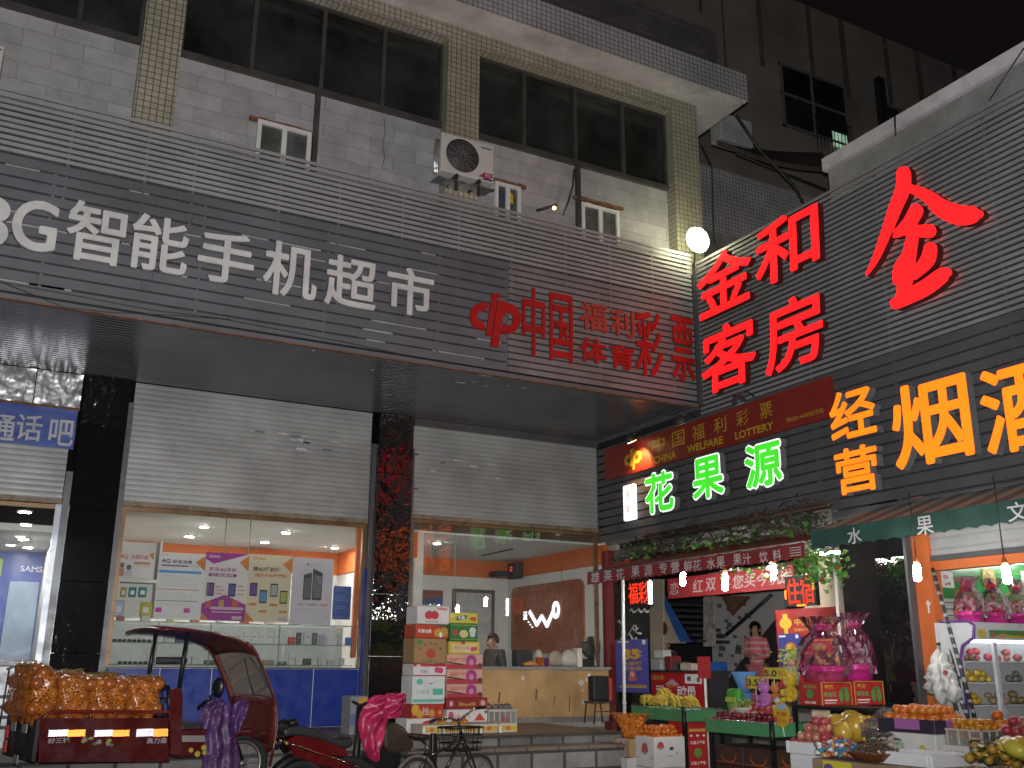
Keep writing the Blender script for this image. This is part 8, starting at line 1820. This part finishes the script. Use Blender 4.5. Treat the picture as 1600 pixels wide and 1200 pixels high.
carton('fruit_box', 'purple and black open box of oranges on the banana carton', (6.60, ypb-.02, zpb+.002), .46, .54, B(1461, 1126, 6.62).z-zpb, (.28, .09, .28), [('r', 0, .0, .28, 1, (.02, .015, .03)), ('r', 0, .85, 1, 1, (.03, .02, .05))], [('r', 0, 0, .3, 1, (.02, .015, .03)), ('r', .75, 0, 1, 1, (.02, .015, .03)), ('r', 0, .75, 1, 1, (.02, .015, .03))], lid=False)
heap(orange_, 'orange', 6.62, 7.04, ypb, ypb+.50, B(1461, 1126, 6.62).z-.03, .042, 2, 'orange in the purple and black open box', 'orange', 'oranges in the purple box', .1)
ygc = B(1488, 1140, 7.3).y
heap(orange_, 'orange', 7.02, 7.26, ypb-.30, ypb+.02, B(1480, 1120, 7.1).z-.14, .046, 3, 'larger orange between the purple box and the kumquats', 'orange', 'loose oranges', .1)
xk = 6.72; qk = B(1533, 1141, xk); zk1 = qk.z; zk0 = B(1533, 1167, xk).z
kb = thing('clear_crate', 'clear plastic crate of kumquats under the drinks fridge', 'crate', (xk, qk.y, zk0))
s = MB().mat(mat_glass('clear_plastic', (.92, .9, .86), 1.5, .22)); dx_, dy_ = .34, .40
s.box((xk, qk.y, zk0), (xk+dx_, qk.y+.006, zk1)).box((xk, qk.y+dy_-.006, zk0), (xk+dx_, qk.y+dy_, zk1)).box((xk, qk.y+.007, zk0), (xk+.006, qk.y+dy_-.007, zk1)).box((xk+dx_-.006, qk.y+.007, zk0), (xk+dx_, qk.y+dy_-.007, zk1)); s.build('walls', None, kb)
s = MB()
for i in range(5): s.box((xk-.006, qk.y+dy_*i/4-.008, zk0), (xk-.001, qk.y+dy_*i/4+.008, zk1)); s.box((xk+dx_*i/4-.008, qk.y-.006, zk0), (xk+dx_*i/4+.008, qk.y-.001, zk1))
s.box((xk-.012, qk.y-.012, zk1-.012), (xk-.007, qk.y+dy_, zk1)).box((xk-.012, qk.y-.012, zk1-.012), (xk+dx_, qk.y-.007, zk1)).box((xk+.01, qk.y+.01, zk0), (xk+dx_-.01, qk.y+dy_-.01, zk0+.01)); s.build('ribs', mat('cloudy_plastic', (.42, .40, .36), .4), kb)
heap(kumquat, 'kumquat', xk+.008, xk+dx_-.008, qk.y+.008, qk.y+dy_-.008, zk1-.09, .026, 4, 'yellow orange kumquat in the clear plastic crate', 'kumquat', 'kumquats in the clear crate', .12)
BANA = [('t', 'BANANAS', .45, .14, .6, .10, (.4, .05, .04), .02), ('o', .22, .4, .1, .06, (.05, .05, .05)), ('r', .12, .34, .32, .46, (.05, .05, .05))]+PEAR[:1]
carton('carton', 'white carton printed with red lettering under the kumquat crate', (xk-.02, qk.y-.02, zk0-.42), .40, .44, .418, (.56, .55, .54), [('t', '付田香蕉', .5, .2, .7, .14, (.45, .05, .04)), ('p', [(0, 1), (.2, .6), (.6, .55), (1, .8), (1, 1)], (.15, .18, .42))], [('t', 'BANANAS', .5, .14, .7, .09, (.4, .05, .04), .02), ('r', .3, .34, .6, .46, (.04, .04, .04)), ('p', [(0, 1), (.2, .75), (.7, .7), (1, .9), (1, 1)], (.15, .18, .42))], group='banana cartons')
carton('carton', 'plain white carton at the foot of the kumquat stack', (xk-.02, qk.y-.02, .002), .40, .44, zk0-.424, (.5, .5, .48), (), (), group='banana cartons')
fx2, fy2, fz2 = foam(1455, 1180, 6.05, .42, .48, .5, 'white slatted foam box with small grey print in front of the banana carton', [('r', .1+.12*i, .05, .15+.12*i, .8, (.3, .31, .33)) for i in range(7)], [('t', '兴八', .5, .06, .2, .10, (.2, .2, .22))]+[('r', .1+.12*i, .25, .15+.12*i, .9, (.3, .31, .33)) for i in range(7)])
tag(MB().rbox((fx2+.03, fy2+.03, .002), (fx2+.39, fy2+.44, fz2-.502), .01).build('wooden_stand', mat('pallet_wood', (.2, .14, .08), .8, var=.4), None, (fx2, fy2, 0)), 'wooden stand under the slatted foam box', 'stand')
# right edge: apples, leafy mandarins, mangoes
za_ = B(1590, 1165, 6.9).z
tag(MB().rbox((6.75, 4.0, .002), (7.2, B(1566, 1160, 6.9).y, za_), .01).build('low_bench', mat('kraft_bench', (.24, .17, .10), .8, var=.3), None, (7, 4.6, 0)), 'bench of cartons under the apples at the right edge', 'bench')
heap(ap_pink, 'pink_apple', 6.78, 7.12, 4.6, B(1570, 1160, 6.9).y, za_, .045, 3, 'pale red apple at the right edge beside the fridge', 'apple', 'apples at the right edge')
zq_ = B(1590, 1205, 6.0).z
tag(MB().rbox((5.7, 3.6, .002), (6.35, B(1536, 1200, 6.0).y, zq_), .01).build('low_bench', mat('kraft_bench', (.24, .17, .10), .8, var=.3), None, (6, 4.2, 0)), 'bench of cartons under the leafy mandarins at the lower right corner', 'bench')
lfy = thing('leafy_mandarins', 'pile of mandarins with dark green leaves at the lower right corner', 'mandarins', (6.1, 4.6, zq_)); y1_ = B(1538, 1195, 6.05).y
s = MB()
for i in range(60): s.ball(V((rnd.uniform(5.85, 6.33), rnd.uniform(3.9, y1_), zq_+.035+rnd.uniform(0, .10))), .036, 1)
s.build('fruits', mat('green_orange_fruit', (.35, .20, .02), .4, var=.4, vs=9), lfy)
s = MB()
for i in range(330):
    p = V((rnd.uniform(5.8, 6.36), rnd.uniform(3.9, y1_), zq_+.10+rnd.uniform(-.04, .09))); a = V((rnd.uniform(-1, 1), rnd.uniform(-1, 1), rnd.uniform(-.3, .5))).normalized(); b = a.cross(V((rnd.uniform(-.4, .4), rnd.uniform(-.4, .4), 1))).normalized(); r = rnd.uniform(.03, .05)
    s.add([p-a*r, p+b*r*.4, p+a*r, p-b*r*.4], [(0, 1, 2, 3)])
s.build('leaves', mat('citrus_leaf', (.035, .085, .02), .35, var=.5, vs=16), lfy)
mango = fruit_proto('mango', .06, mat_fruit('mango_skin', (.5, .34, .03), (.5, .42, .06), .35), (1.4, .95, .85))
for px_, py_, d_ in ((1582, 1187, 5.95), (1598, 1183, 6.0), (1590, 1197, 5.85), (1606, 1195, 5.9)):
    q = B(px_, py_, d_); q.z = max(q.z, zq_+.15); place(mango, 'mango', q, 1.15, 'yellow mango lying on the leaves at the lower right corner', 'mango', 'mangoes')
